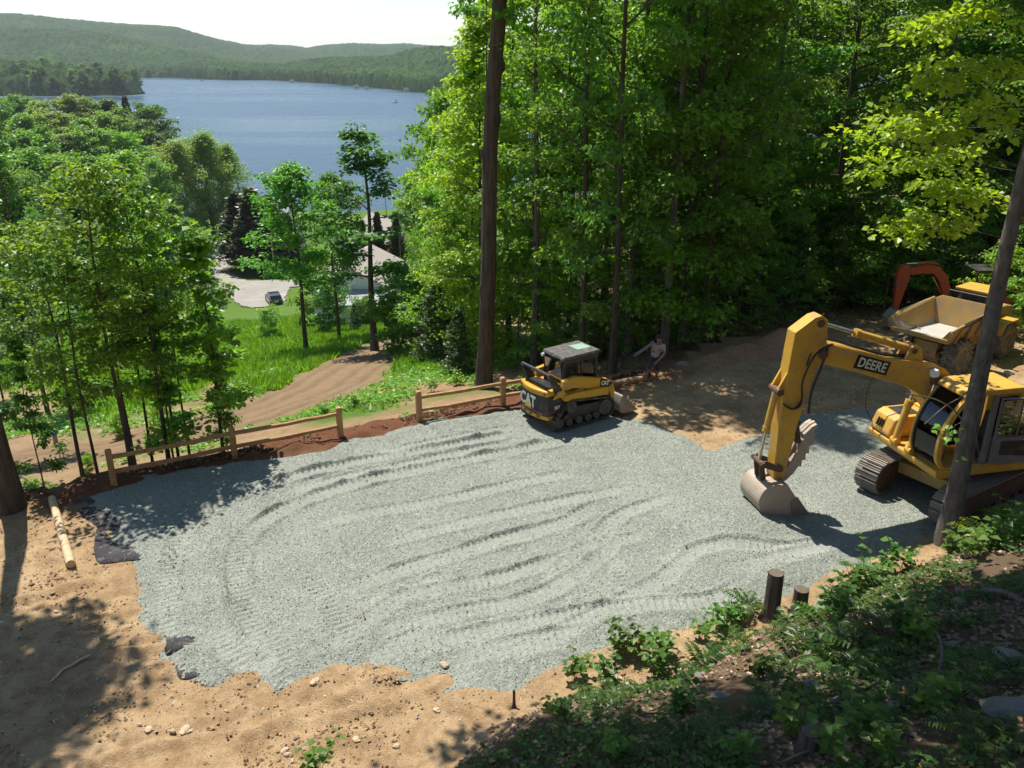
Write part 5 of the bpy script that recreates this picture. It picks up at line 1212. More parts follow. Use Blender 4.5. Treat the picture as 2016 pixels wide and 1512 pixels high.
bl_ = MB(); bl_.prism([(1.25, .02), (1.4, .05), (1.35, .4), (1.2, .42)], -.72, .72); bl_.box((1.0, .3, .3), (.5, .08, .1)); bl_.box((1.0, -.3, .3), (.5, .08, .1)); bl_.build('blade', RED, mx_, bevel=.01)
# ================================================================ FENCE, LOGS, PERSON, HOUSES, CAR
CEDAR = mat('cedar_wood', (0.50, 0.29, 0.14), (0.36, 0.19, 0.085), 5, 0.8, 0.5, 30, 0.2, vscale=(1, 1, 1), dirt=(0.24, 0.15, 0.08), dirt_amt=0.25, dscale=6)
PEEL = mat('peeled_log', (0.42, 0.29, 0.17), (0.30, 0.19, 0.10), 6, 0.85, 0.5, 20, 0.2, dirt=(0.16, 0.10, 0.06), dirt_amt=0.3, dscale=3)
PALEW = mat('pale_wood', (0.62, 0.47, 0.29), (0.5, 0.36, 0.21), 6, 0.85, 0.4, 20, 0.2, dirt=(0.25, 0.17, 0.1), dirt_amt=0.2, dscale=4)
TWIG = mat('dead_twig', (0.27, 0.20, 0.14), (0.15, 0.11, 0.08), 9, 0.9, 0.4, 30, 0.1)
def post(mb_, x, y, h, w=.15):
    z = gz(x, y); mb_.box((x, y, z + h / 2 - .2), (w, w, h + .4), (0, 0, math.atan2(FD[1], FD[0])))
    mb_.prism([(-w * .5, 0), (w * .5, 0), (w * .35, .035), (-w * .35, .035)], -w * .5, w * .5, Matrix.Translation((x, y, z + h)) @ Matrix.Rotation(math.atan2(FD[1], FD[0]), 4, 'Z'))
def rail_fence(pp, label):
    P = []
    for (u, vb, vt) in pp:
        q = gp(u, vb); t = at(u, vt, q.y); P.append((q.x, q.y, t.z))
    root = empty('rail_fence', (P[0][0], P[0][1], 0), 0, label, 'fence')
    off = Matrix.Translation((-P[0][0], -P[0][1], 0))
    for x, y, h in P:
        m_ = MB(); post(m_, x, y, max(.8, h - gz(x, y))); m_.build('post', CEDAR, root, bevel=.012, M=off)
    for (a, b_) in zip(P[:-1], P[1:]):
        for f in (.84, .44):
            za = gz(a[0], a[1]) + (a[2] - gz(a[0], a[1])) * f; zb = gz(b_[0], b_[1]) + (b_[2] - gz(b_[0], b_[1])) * f
            p, q = Vector((a[0], a[1], za)), Vector((b_[0], b_[1], zb)); n_ = 7; d = (q - p).normalized(); sdv = Vector((-d.y, d.x, 0)).normalized()
            m_ = MB(); rnd = random.Random(int(f * 100 + a[0] * 10)); pts = []
            for k in range(n_):
                t = k / (n_ - 1); c = p.lerp(q, t) + Vector((0, 0, -.02 * math.sin(math.pi * t) + rnd.uniform(-.008, .008))) + sdv * rnd.uniform(-.01, .01)
                w_, h_ = .045 + rnd.uniform(-.006, .006), .06 + rnd.uniform(-.006, .006); pts.append([c + sdv * w_ * a1 + Vector((0, 0, h_ * a2)) for a1, a2 in ((-1, -.7), (-.3, -1), (1, -.6), (.9, .6), (.2, 1), (-1, .7))])
            for ring in pts: m_.v += [tuple(v) for v in ring]
            for k in range(n_ - 1):
                for j in range(6): m_.f.append((k * 6 + j, k * 6 + (j + 1) % 6, k * 6 + 6 + (j + 1) % 6, k * 6 + 6 + j))
            m_.f += [tuple(range(6))[::-1], tuple(range((n_ - 1) * 6, n_ * 6))]
            m_.build('rail', CEDAR, root, bevel=.008, M=off)
rail_fence([(226, 960, 888), (463, 903, 843), (671, 864, 804)], 'new cedar rail fence of two sections at the saplings')
rail_fence([(826, 832, 772), (990, 803, 745), (1150, 776, 718)], 'new cedar rail fence running behind the track loader')

def log(name, a, b_, r0, r1, m_, label, cat='log', bend=0.0, z=None):
    p, q = a.copy(), b_.copy(); p.z = gz(p.x, p.y) + r0 * .85; q.z = gz(q.x, q.y) + r1 * .85
    if z: p.z += z[0]; q.z += z[1]
    n_ = 10; s_ = Vector((-(q - p).y, (q - p).x, 0)).normalized(); mb_ = MB()
    mb_.tube([p.lerp(q, k / n_) + s_ * bend * math.sin(math.pi * k / n_) * (1 + .3 * math.sin(5 * k)) for k in range(n_ + 1)], [(r0 + (r1 - r0) * k / n_) * (1 + .05 * math.sin(k * 2.3)) for k in range(n_ + 1)], 12)
    o = mb_.build(name, m_, None, True); return tag(o, label, cat)
log('fence_log', gp(104, 990), gp(141, 1118), .085, .095, PALEW, 'pale peeled log lying on the dirt at the end of the gravel', z=(.05, .03))
log('fence_log', gp(1187, 765), gp(1340, 736), .12, .10, PEEL, 'long brown log on the ground at the feet of the worker')
log('pole', gp(1200, 750), gp(1258, 738), .035, .03, PEEL, 'thin dark pole on the ground behind the long log', 'pole')
log('stick', gp(1190, 742), gp(1203, 754), .02, .02, PALEW, 'short pale stick across the ground behind the loader', 'stick')
log('branch', gp(100, 1343), gp(178, 1292), .018, .03, PALEW, 'crooked dry branch on the shaded dirt', 'branch', .08)
log('stick', gp(712, 1208) + Vector((0, 0, .1)), gp(720, 1228), .012, .012, TWIG, 'small brown stick on the tracked gravel', 'stick', 0, (.11, .11))

# ---------------------------------------------------------------- worker and tools
pf = gp(1290, 747); PZ = gz(pf.x, pf.y)
SKIN = mat('skin', (0.36, 0.19, 0.12), (0.31, 0.16, 0.10), 8, 0.55); SHIRT = mat('grey_shirt', (0.42, 0.43, 0.46), (0.36, 0.37, 0.40), 6, 0.9, 0.3, 20)
SHORT = mat('dark_shorts', (0.035, 0.04, 0.05), (0.05, 0.055, 0.065), 6, 0.9, 0.3, 20); BOOT = mat('dark_boot', (0.03, 0.025, 0.02), (0.05, 0.04, 0.03), 6, 0.8); HAIR = mat('dark_hair', (0.02, 0.016, 0.012), (0.035, 0.025, 0.02), 20, 0.7)
J = {'pel': (-.06, 0, .82, .15, .12), 'wai': (-.05, -.03, .98, .145, .11), 'che': (.02, -.10, 1.16, .17, .125), 'nec0': (.03, -.13, 1.31, .085, .07), 'nec': (.02, -.17, 1.38, .055, .055), 'hd0': (.01, -.21, 1.45, .085, .09), 'hd1': (.005, -.23, 1.53, .092, .10), 'hd2': (.005, -.22, 1.60, .07, .08),
     'shL': (-.15, -.13, 1.27, .075, .07), 'elL': (-.21, -.22, 1.06, .045, .045), 'wrL': (-.22, -.30, 1.30, .032, .03), 'haL': (-.225, -.31, 1.37, .038, .022),
     'shR': (.20, -.10, 1.25, .075, .07), 'elR': (.22, -.14, .98, .045, .045), 'wrR': (.0, -.30, .80, .032, .03), 'haR': (-.05, -.34, .75, .038, .022),
     'hipL': (-.15, -.02, .78, .10, .10), 'knL': (-.27, -.26, .56, .07, .07), 'anL': (-.22, -.10, .25, .042, .045), 'toL': (-.27, -.27, .19, .045, .035),
     'hipR': (.02, 0, .77, .10, .10), 'knR': (.03, -.06, .44, .066, .066), 'anR': (.03, .02, .09, .042, .045), 'toR': (.02, -.16, .045, .045, .035)}
E = [('pel', 'wai'), ('wai', 'che'), ('che', 'nec0'), ('nec0', 'nec'), ('nec', 'hd0'), ('hd0', 'hd1'), ('hd1', 'hd2'), ('che', 'shL'), ('shL', 'elL'), ('elL', 'wrL'), ('wrL', 'haL'), ('che', 'shR'), ('shR', 'elR'), ('elR', 'wrR'), ('wrR', 'haR'),
     ('pel', 'hipL'), ('hipL', 'knL'), ('knL', 'anL'), ('anL', 'toL'), ('pel', 'hipR'), ('hipR', 'knR'), ('knR', 'anR'), ('anR', 'toR')]
def fingers(hand, wr, tag_):
    h, w_ = Vector(J[hand][:3]), Vector(J[wr][:3]); d = (h - w_).normalized(); s_ = d.orthogonal().normalized(); c = d.cross(s_)
    for k in range(4):
        o = s_ * (.028 - .019 * k); L_ = (.035, .042, .04, .03)[k]
        J[f'{tag_}f{k}a'] = (*(h + o + d * .045), .0095, .0095); J[f'{tag_}f{k}b'] = (*(h + o * 1.05 + d * (.045 + L_) + c * .012), .009, .009); J[f'{tag_}f{k}c'] = (*(h + o + d * (.05 + L_) + c * .04), .008, .008)
        E.extend([(hand, f'{tag_}f{k}a'), (f'{tag_}f{k}a', f'{tag_}f{k}b'), (f'{tag_}f{k}b', f'{tag_}f{k}c')])
    J[f'{tag_}t0'] = (*(h + s_ * .045 + d * .0 + c * .015), .011, .011); J[f'{tag_}t1'] = (*(h + s_ * .055 + d * .03 + c * .035), .009, .009); E.extend([(hand, f'{tag_}t0'), (f'{tag_}t0', f'{tag_}t1')])
fingers('haL', 'wrL', 'l'); fingers('haR', 'wrR', 'r')
ks = list(J); me = bpy.data.meshes.new('person'); me.from_pydata([J[k][:3] for k in ks], [(ks.index(a), ks.index(b_)) for a, b_ in E], [])
po = bpy.data.objects.new('tmp', me); COL.objects.link(po); po.modifiers.new('skin', 'SKIN'); sv = me.skin_vertices[0].data
for i, k in enumerate(ks): sv[i].radius = J[k][3:5]; sv[i].use_root = (k == 'pel')
ss = po.modifiers.new('sub', 'SUBSURF'); ss.levels = 2; ss.render_levels = 2
bpy.context.view_layer.update(); pm_ = bpy.data.meshes.new_from_object(po.evaluated_get(bpy.context.evaluated_depsgraph_get())); bpy.data.objects.remove(po)
person = link('person', pm_, [SKIN, SHIRT, SHORT, BOOT]); person.location = (pf.x, pf.y, PZ)
def near_bone(p):
    best = (9, None)
    for a, b_ in E:
        A, B = Vector(J[a][:3]), Vector(J[b_][:3]); t = max(0, min(1, (p - A).dot(B - A) / max(1e-9, (B - A).length_squared))); d = (p - A.lerp(B, t)).length
        if d < best[0]: best = (d, (a, b_, t))
    return best[1]
for f in pm_.polygons:
    a, b_, t = near_bone(f.center); k = 0
    if (a, b_) in (('pel', 'wai'),): k = 1 if t > .25 else 2
    elif a in ('wai',) or (a, b_) in (('che', 'nec0'), ('che', 'shL'), ('che', 'shR')): k = 1
    elif a in ('shL', 'shR'): k = 1 if t < .62 else 0
    elif b_ in ('hipL', 'hipR') or a in ('hipL', 'hipR'): k = 2
    elif a in ('knL', 'knR'): k = 2 if t < .12 else (3 if t > .72 else 0)
    elif a in ('anL', 'anR'): k = 3
    f.material_index = k; f.use_smooth = True
tag(person, 'worker in grey tee shirt and dark shorts stooping over the long log', 'person')
hm_ = MB(); hm_.lathe([(-.02, .088), (.03, .102), (.075, .092), (.11, .06), (.122, .012)], (.005, -.215, 1.535), (.05, .15, 1), 16); hm_.box((-.005, -.31, 1.575), (.12, .1, .016), (.25, 0, 0)); hm_.build('cap', HAIR, person, True)
fc_ = MB(); fc_.tube([(.0, -.315, 1.52), (.0, -.335, 1.49)], [.008, .014], 6); fc_.box((.0, -.312, 1.455), (.045, .01, .01)); fc_.box((-.035, -.312, 1.53), (.022, .01, .01)); fc_.box((.035, -.312, 1.53), (.022, .01, .01)); fc_.build('face', SKIN, person, True)
MB().box((.04, -.235, 1.14), (.09, .012, .02), (.25, 0, .1)).build('chest_print', SHORT, person)
hl = Vector((pf.x, pf.y, PZ)) + Vector((-.225, -.33, 1.40)); a_ = hl + Vector((.05, -.02, .04)); b_ = hl + Vector((-.56, .02, -.44)); d = b_ - a_
bd2 = MB(); L_ = d.length; Mx = frame(a_.lerp(b_, .5), d, (0.25, -1, .35)); bd2.box((0, 0, 0), (L_, .11, .03)); bd2.box((0, .045, .012), (L_, .014, .03)); bd2.box((0, -.045, .012), (L_, .014, .03))
o = bd2.build('metal_level', mat('grey_metal', (.17, .19, .20), (.13, .15, .16), 6, .5, 0, None, .5, .2), None, bevel=.004, M=Mx); tag(o, 'long grey metal bar held up in the hand of the worker', 'bar')
sv_ = gp(1298, 728); se = gp(1330, 721); shv = empty('shovel', (sv_.x, sv_.y, gz(sv_.x, sv_.y)), 0, 'round bladed shovel lying behind the long log', 'shovel')
dd2 = Vector((se.x - sv_.x, se.y - sv_.y, 0)); MB().tube([(0, 0, .04), (dd2.x * .5, dd2.y * .5, .06), (dd2.x, dd2.y, .10)], .02, 8).build('handle', PALEW, shv, True)
bl2 = MB(); bl2.lathe([(0, .02), (.012, .12), (.03, .21), (.045, .23), (.05, .22), (.03, .12), (.02, .02)], (dd2.x + .24, dd2.y + .05, .08), (-.15, -.3, 1), 18); bl2.build('blade', STL, shv, True)

# ---------------------------------------------------------------- drive and parked car below
def drape(name, px, lift, m_, step=.8, kind='structure', label=None):
    q = px_poly(px); xs = [p[0] for p in q]; ys = [p[1] for p in q]
    gx_ = np.arange(min(xs) - 2, max(xs) + 2, step); gy_ = np.arange(min(ys) - 2, max(ys) + 2, step); X_, Y_ = np.meshgrid(gx_, gy_)
    s_ = poly_sd(X_, Y_, q) + .5 * fbm(X_ * .3, Y_ * .3, 77, 3); kp = (s_ > 0).ravel(); f = grid_faces(len(gx_), len(gy_)); f = f[kp[f].all(1)]
    u_ = np.unique(f); rm = -np.ones(X_.size, int); rm[u_] = np.arange(len(u_))
    V_ = np.stack([X_, Y_, T(X_, Y_) + detail(X_, Y_) + lift], -1).reshape(-1, 3)[u_]
    return tag(link(name, np_mesh(name, V_, rm[f], True), m_), kind=kind, label=label)
ROADM = mat('pale_gravel_road', (0.32, 0.30, 0.262), (0.26, 0.243, 0.213), 0.4, 0.95, 0.2, 4, 0.1, dirt=(.4, .375, .33), dirt_amt=.2, dscale=.15)
drape('road', [(330,505),(400,498),(450,480),(470,500),(455,535),(490,553),(560,551),(640,548),(640,562),(572,566),(566,590),(520,606),(470,602),(430,575),(340,530)], .12, ROADM, .33, label='pale gravel drive by the lake')
def car_build(c, rz, label):
    PAINT = mat('charcoal_car_paint', (0.035, 0.038, 0.045), (0.045, 0.048, 0.055), 3, 0.25, spec=.6, coat=.6); DG = mat('car_glass', (0.015, 0.018, 0.02), (0.02, 0.022, 0.025), 3, 0.08, spec=.7)
    root = empty('parked_car', c, rz, label, 'car')
    lo_ = [(-2.25, .35), (-2.28, .75), (-2.2, 1.0), (-1.0, 1.02), (1.0, 1.0), (1.9, .9), (2.25, .7), (2.28, .38), (1.85, .25), (-1.8, .25)]
    up_ = [(-2.12, 1.0), (-1.75, 1.52), (-1.2, 1.64), (.1, 1.62), (.55, 1.45), (1.1, 1.0)]
    m_ = MB(); m_.prism(lo_, -.90, .90); m_.build('body', PAINT, root, bevel=.09)
    c2_ = MB(); n = len(up_); c2_.v = [(x, -.84 + .14 * (z - 1.0) / .64, z) for x, z in up_] + [(x, .84 - .14 * (z - 1.0) / .64, z) for x, z in up_]; c2_.f = [tuple(range(n))[::-1], tuple(range(n, 2 * n))] + [(i, (i + 1) % n, (i + 1) % n + n, i + n) for i in range(n)]
    c2_.build('cabin', PAINT, root, bevel=.05)
    for s_ in (-1, 1):
        for w_ in ([(-1.9, 1.1), (-1.6, 1.5), (-.95, 1.53), (-.95, 1.08)], [(-.88, 1.08), (-.88, 1.53), (-.05, 1.52), (-.05, 1.06)], [(.02, 1.06), (.02, 1.5), (.45, 1.38), (.9, 1.06)]):
            g_2 = MB(); k = len(w_); f_ = lambda z: s_ * (.848 - .14 * (z - 1.0) / .64); g_2.v = [(x, f_(z), z) for x, z in w_] + [(x, f_(z) - s_ * .02, z) for x, z in w_]; g_2.f = [tuple(range(k)), tuple(range(2 * k - 1, k - 1, -1))] + [(i, (i + 1) % k, (i + 1) % k + k, i + k) for i in range(k)]
            g_2.build('side_window', DG, root)
        for x in (-1.42, 1.42):
            t = MB(); t.lathe([(-.12, .2), (-.12, .31), (-.09, .34), (.09, .34), (.12, .31), (.12, .2)], (x, s_ * .82, .34), (0, 1, 0), 20); w3 = t.build('wheel', RUB, root, True)
            MB().lathe([(.08, .2), (.10, .2), (.09, .12), (.11, .05)], (x, s_ * .84, .34), (0, s_, 0), 14).build('rim', STL, w3, True)
        MB().box((-2.22, s_ * .72, .92), (.12, .28, .16)).build('tail_light', REDL, root, bevel=.02); MB().box((2.15, s_ * .66, .78), (.16, .34, .12)).build('headlight', LAMP, root, bevel=.02)
    MB().box((-1.955, 0, 1.28), (.03, 1.25, .42), (0, .62, 0)).build('rear_window', DG, root); MB().box((.86, 0, 1.24), (.03, 1.3, .6), (0, -.88, 0)).build('windscreen', DG, root)
    MB().box((-2.295, 0, .78), (.02, .5, .13)).build('plate', WHITE, root); MB().box((-2.24, 0, .42), (.12, 1.7, .2)).build('bumper', BLK, root, bevel=.04)
cg = ground(540, 598); car_build(Vector((cg.x, cg.y, cg.z + .14)), math.pi / 2 + .42, 'charcoal hatchback car parked on the pale gravel drive')

# ---------------------------------------------------------------- houses
def house(name, x, y, w, dp, hw, hr, rz, wall, roof, label, axis='x', wins=(), doors=(), z=None, annex=None):
    z = float(T(x, y)) if z is None else z
    root = empty(name, (x, y, z), rz, label, 'house'); o_ = .35
    m_ = MB(); m_.prism([(-w / 2, -1.5), (w / 2, -1.5), (w / 2, hw), (0, hw + hr), (-w / 2, hw)], -dp / 2, dp / 2); m_.build('wall', wall, root)
    rr2 = MB(); s_ = hr / (w / 2)
    for q in (-1, 1):
        a = [(0, hw + hr + .14), (q * (w / 2 + o_), hw - o_ * s_ + .14), (q * (w / 2 + o_), hw - o_ * s_ + .02), (0, hw + hr + .02)]; rr2.prism(a, -dp / 2 - o_, dp / 2 + o_)
    rf2 = rr2.build('roof', roof, root)
    FRM = WHITE; PN = SEAT
    for (fx, fy, ww, wh, sd2) in wins:   # position along wall, height of centre, side
        M = {'f': frame((fx, -dp / 2 - .01, fy), (1, 0, 0), (0, -1, 0)), 'r': frame((w / 2 + .01, fx, fy), (0, 1, 0), (1, 0, 0)), 'l': frame((-w / 2 - .01, fx, fy), (0, -1, 0), (-1, 0, 0))}[sd2]
        fr2 = MB(); fr2.box((0, wh / 2, 0), (ww + .16, .1, .08)); fr2.box((0, -wh / 2, 0), (ww + .2, .1, .1)); fr2.box((ww / 2, 0, 0), (.1, wh, .08)); fr2.box((-ww / 2, 0, 0), (.1, wh, .08)); fr2.box((0, 0, 0), (ww, .05, .06)); wo = fr2.build('window', FRM, root, M=M)
        pn = MB(); pn.box((0, 0, .0), (ww, wh, .03)); pn.build('pane', PN, wo, M=M)
    for (fx, ww, wh, sd2) in doors:
        M = frame((fx, -dp / 2 - .02, wh / 2), (1, 0, 0), (0, -1, 0)); dd_ = MB(); dd_.box((0, 0, 0), (ww, wh, .08)); dd_.build('door', WOODD, root, M=M)
    if annex:
        ax0, ax1, ay0, ay1, h0, h1 = annex
        m_ = MB(); m_.v = [(ax0, ay0, -1.5), (ax1, ay0, -1.5), (ax1, ay1, -1.5), (ax0, ay1, -1.5), (ax0, ay0, h0), (ax1, ay0, h0), (ax1, ay1, h1), (ax0, ay1, h1)]; m_.f = [(3, 2, 1, 0), (4, 5, 6, 7), (0, 1, 5, 4), (1, 2, 6, 5), (2, 3, 7, 6), (3, 0, 4, 7)]; an = m_.build('annex', CRM, root)
        m_ = MB(); e = .25; g_3 = (h1 - h0) / (ay1 - ay0); m_.v = [(ax0 - e, ay0 - e, h0 - e * g_3 + .02), (ax1 + e, ay0 - e, h0 - e * g_3 + .02), (ax1 + e, ay1, h1 + .02), (ax0 - e, ay1, h1 + .02)]; m_.v += [(x_, y_, z_ + .14) for x_, y_, z_ in m_.v]; m_.f = [(3, 2, 1, 0), (4, 5, 6, 7), (0, 1, 5, 4), (1, 2, 6, 5), (2, 3, 7, 6), (3, 0, 4, 7)]; m_.build('annex_roof', GREYR, root)
        M = frame(((ax0 + ax1) / 2, ay0 - .01, h0 - .75), (1, 0, 0), (0, -1, 0)); wb = MB(); wb.box((0, .38, 0), (1.3, .1, .08)); wb.box((0, -.38, 0), (1.3, .1, .08)); wb.box((.6, 0, 0), (.1, .8, .08)); wb.box((-.6, 0, 0), (.1, .8, .08)); wb.box((0, 0, 0), (.06, .8, .07)); wo = wb.build('window', WHITE, an, M=M)
        return root
    return root
WHW = mat('white_siding', (0.78, 0.78, 0.75), (0.68, 0.68, 0.65), .6, .8, .3, 5, vscale=(.05, .05, 8)); CRM = mat('cream_siding', (0.66, 0.64, 0.46), (0.58, 0.56, 0.40), .8, .8); TANS = mat('tan_siding', (0.52, 0.42, 0.31), (0.45, 0.36, 0.27), .8, .8)
GREYR = mat('grey_roof', (0.36, 0.36, 0.37), (0.30, 0.30, 0.31), 2, .85, .3, 6); TANR = mat('tan_roof', (0.37, 0.325, 0.285), (0.31, 0.27, 0.235), 1.5, .9, .3, 6); WOODD = mat('wood_door', (0.20, 0.10, 0.05), (0.16, 0.08, 0.04), 3, .7)
h = ground(690, 640); house('white_house', h.x, h.y + 6, 6.0, 8, 3.9, 1.5, R(-4), WHW, TANR, 'white house with pale roof and low cream annex behind the slim maples', wins=((-1.9, 1.6, 1.0, 1.1, 'f'), (-2.2, 1.6, .9, 1.1, 'l'), (0.5, 1.6, .9, 1.1, 'l')), annex=(-.4, 3.4, -6.6, -4.02, 3.0, 3.5))
p = at(765, 450, 150); house('tan_house', p.x, 150, 9, 12, 4.2, 3.4, R(38), TANS, TANR, 'tan house with steep roof by the lake screened by cedars', wins=((-2.5, 2, 1.2, 1.2, 'f'), (2.5, 2, 1.2, 1.2, 'f'), (-3, 2, 1.2, 1.2, 'r'), (2, 2, 1.2, 1.2, 'r')))
p = at(520, 400, 168); house('lake_house', p.x, 168, 8, 12, 6.2, 3.2, R(75), WHW, GREYR, 'house on the shore whose grey roof ridge shows over the dark cedars', wins=((0, 2, 1.2, 1.2, 'f'), (3, 2, 1.2, 1.2, 'l')))
p = ground(830, 560); house('garage', p.x + 3, p.y + 10, 6, 8, 3.0, 2.0, R(12), TANS, TANR, 'small tan outbuilding below the tan house at the edge of the wood', wins=((0, 1.6, 1.0, 1.0, 'f'),))
# poles
def pole_at(u, vb, vt, r, label, cross=False, lamp=False, Y=None):
    g_ = ground(u, vb) if Y is None else at(u, vb, Y); x, y = g_.x, g_.y; z = float(T(x, y)); t = at(u, vt, y).z - z
    root = empty('utility_pole', (x, y, z), 0, label, 'pole'); MB().cyl((0, 0, -.3), (0, 0, t), r, r * .7, 10).build('shaft', PEEL if not lamp else STL, root, True)
    if cross: MB().box((0, 0, t - .6), (2.2, .12, .14)).build('crossarm', PEEL, root)
    if lamp:
        MB().tube([(0, 0, t - .1), (.5, 0, t + .15), (1.0, 0, t + .1)], .05, 6).build('arm', STL, root); MB().box((1.1, 0, t + .08), (.5, .2, .12)).build('lamp_head', STL, root, bevel=.03)
pole_at(542, 548, 470, .16, 'brown wooden pole standing in front of the dark cedar clump')
pole_at(763, 470, 378, .1, 'tall grey lamp pole rising over the tan house roof', lamp=True, Y=158)
pole_at(790, 540, 458, .08, 'thin pale pole before the tan house', Y=112)

# ---------------------------------------------------------------- cottages across the lake, boats
def cottage(u, v, w, label, back=9):
    w = w * .62
    az_ = math.atan2(u - CX, ray(u, v)[1]); g_ = gp(u, v, LAKE); n_ = g_.copy(); n_.z = 0; n_.normalize(); c = g_ + n_ * back
    root = empty('cottage', (c.x, c.y, LAKE + .6), -az_, label, 'cottage')
    MB().prism([(-w / 2, 0), (w / 2, 0), (w / 2, w * .45), (0, w * .75), (-w / 2, w * .45)], -w * .4, w * .4).build('wall', WHW, root)
    r2 = MB()
    for q in (-1, 1): r2.prism([(0, w * .77), (q * w * .58, w * .42), (q * w * .58, w * .38), (0, w * .72)], -w * .45, w * .45)
    r2.build('roof', GREYR, root); MB().box((0, -w * .4 - .05, w * .25), (w * .3, .1, w * .2)).build('window', SEAT, root)
for (u, v, w, lb) in ((575,164,9,'tall white cottage alone on the far shore near the sand strip'),(330,151,7,'pale cottage on the far shore nearest the wooded point'),(345,152,7,'pale cottage second along the far shore from the wooded point'),(365,153,6,'small cottage third along the far shore from the wooded point'),(252,149,8,'low cottage on the far shore just clear of the wooded point'),(702,176,9,'pale cottage on the far shore before the green lawn'),(722,178,7,'small pale cottage on the far shore beside the lawn'),(800,182,8,'pale cottage on the nearer far shore below the right hill')):
    cottage(u, v, w, lb)
LAWN = mat('far_lawn', (0.16, 0.25, 0.06), (0.2, 0.26, 0.09), .05, .95)
def boat(u, v, L_, rz, label):
    g_ = gp(u, v, LAKE); root = empty('boat', (g_.x, g_.y, LAKE), rz, label, 'boat'); m_ = MB()
    o2 = [(-L_ / 2, -.32), (L_ * .2, -.32), (L_ * .5, 0), (L_ * .2, .32), (-L_ / 2, .32)]; o2 = [(x, y * L_ * .5) for x, y in o2]; n = 5
    m_.v = [(x * .9, y * .75, -.3) for x, y in o2] + [(x, y, .9) for x, y in o2]; m_.f = [tuple(range(n))[::-1], tuple(range(n, 2 * n))] + [(i, (i + 1) % n, (i + 1) % n + n, i + n) for i in range(n)]; m_.build('hull', WHITE, root, bevel=.05)
    MB().box((-.2, 0, 1.35), (L_ * .3, L_ * .2, .9)).build('cabin', WHITE, root, bevel=.08); MB().box((.0, 0, 1.85), (L_ * .4, L_ * .26, .1)).build('roof', BLK, root)
boat(779, 202, 4.5, .5, 'white motor boat on the lake nearest the wood'); boat(845, 203, 3.5, 2.4, 'dark roofed small boat at the edge of the wood'); boat(397, 160, 7, 0.1, 'white motor boat crossing far out below the left hill')

# blue capped pipe in the disturbed ground
q = ground(112, 880); root = empty('standpipe', (q.x, q.y, gz(q.x, q.y)), 0, 'grey pipe stub with a blue cap in the bare ground below the saplings', 'pipe')
MB().cyl((0, 0, -.2), (0, 0, .42), .08, None, 12).build('pipe', STL, root, True); MB().lathe([(0, .1), (.1, .1), (.13, .07), (.14, .02)], (0, 0, .42), (0, 0, 1), 14).build('cap', mat('blue_plastic', (.05, .16, .42), (.04, .13, .36), 5, .4), root, True)
# wood chip heaps at the edge of the yard
CHIP = mat('wood_chips', (0.38, 0.23, 0.145), (0.2, 0.11, 0.065), 14, .95, 1.0, 30, .1)
for i, (u, v, r, hh, lb) in enumerate(((1472, 697, 1.0, .55, 'low heap of red brown wood chips at the yard edge'), (1535, 690, 1.2, .8, 'taller heap of red brown wood chips behind the excavator arm'), (1420, 705, .7, .3, 'smallest scatter heap of wood chips toward the shovel'))):
    q = gp(u, v); n_ = 26; xx = np.linspace(-1.5, 1.5, n_); X_, Y_ = np.meshgrid(xx, xx); Rr = np.hypot(X_, Y_ * 1.3); Z_ = hh * np.maximum(0, 1 - Rr / 1.25) ** .9 * (1 + .5 * fbm(X_ * 2 + i, Y_ * 2, 55 + i, 3)) + .05 * fbm(X_ * 9, Y_ * 9, 58, 2) * (Rr < 1.25) - .06 * (Rr > 1.2)
    me = np_mesh('chip_heap', np.stack([X_ * r, Y_ * r, Z_], -1).reshape(-1, 3), grid_faces(n_, n_), True); o = link('chip_heap', me, CHIP); o.location = (q.x, q.y, gz(q.x, q.y)); tag(o, lb, 'wood chips')
# ================================================================ PLANTS ON THE BANK, STONES, GRASS, HAZE
def in_view(x, y, z, m=60):
    dx, dy, dz = x, y, z - CAMZ; zc = dy * CP - dz * SP
    if zc < 1: return False
    u = CX + F0 * dx / zc; v = CY - F0 * (dy * SP + dz * CP) / zc
    return -m < u < 2016 + m and -m < v < 1512 + m
# ---- ferns and leafy plants
def fern_mesh(seed, nf, Ln):
    g = np.random.default_rng(seed); P = []; A = []; S = []; w = MB()
    for k in range(nf):
        a = 6.28 * k / nf + g.normal(0, .25); L_ = Ln * (.7 + .5 * g.random()); el = .9 + .3 * g.random(); pos = np.zeros(3); path = [(0, 0, 0)]
        nseg = 13
        for i in range(nseg):
            e = el - 1.5 * i / nseg; d = np.array([math.cos(a) * math.cos(e), math.sin(a) * math.cos(e), math.sin(e)]); pos = pos + d * L_ / nseg; path.append(tuple(pos)); s_ = np.array([-math.sin(a), math.cos(a), 0])
            if i > 1:
                wd = L_ * .26 * math.sin(math.pi * min(1, (i + 1.2) / (nseg + 1))) ** .8
                for q in (-1, 1): P.append(pos.copy()); A.append(s_ * q + d * .45 + np.array([0, 0, -.15])); S.append(wd)
        w.tube(path, [.006 * (1 - i / (nseg + 2)) for i in range(nseg + 1)], 3, False)
    P = np.array(P); A = unit(np.array(A)); S = np.array(S); n = len(P)
    Nn = unit(np.stack([g.normal(0, .15, n), g.normal(0, .15, n), np.ones(n)], 1)); V = leaf_arrays(P, A, Nn, S, g)
    # slim pinnae
    V = V.reshape(-1, 4, 3); mid = (V[:, 1] + V[:, 3]) / 2; V[:, 1] = mid + (V[:, 1] - mid) * .42; V[:, 3] = mid + (V[:, 3] - mid) * .42
    return w, leaf_mesh('fronds', V.reshape(-1, 3), g.random(n))
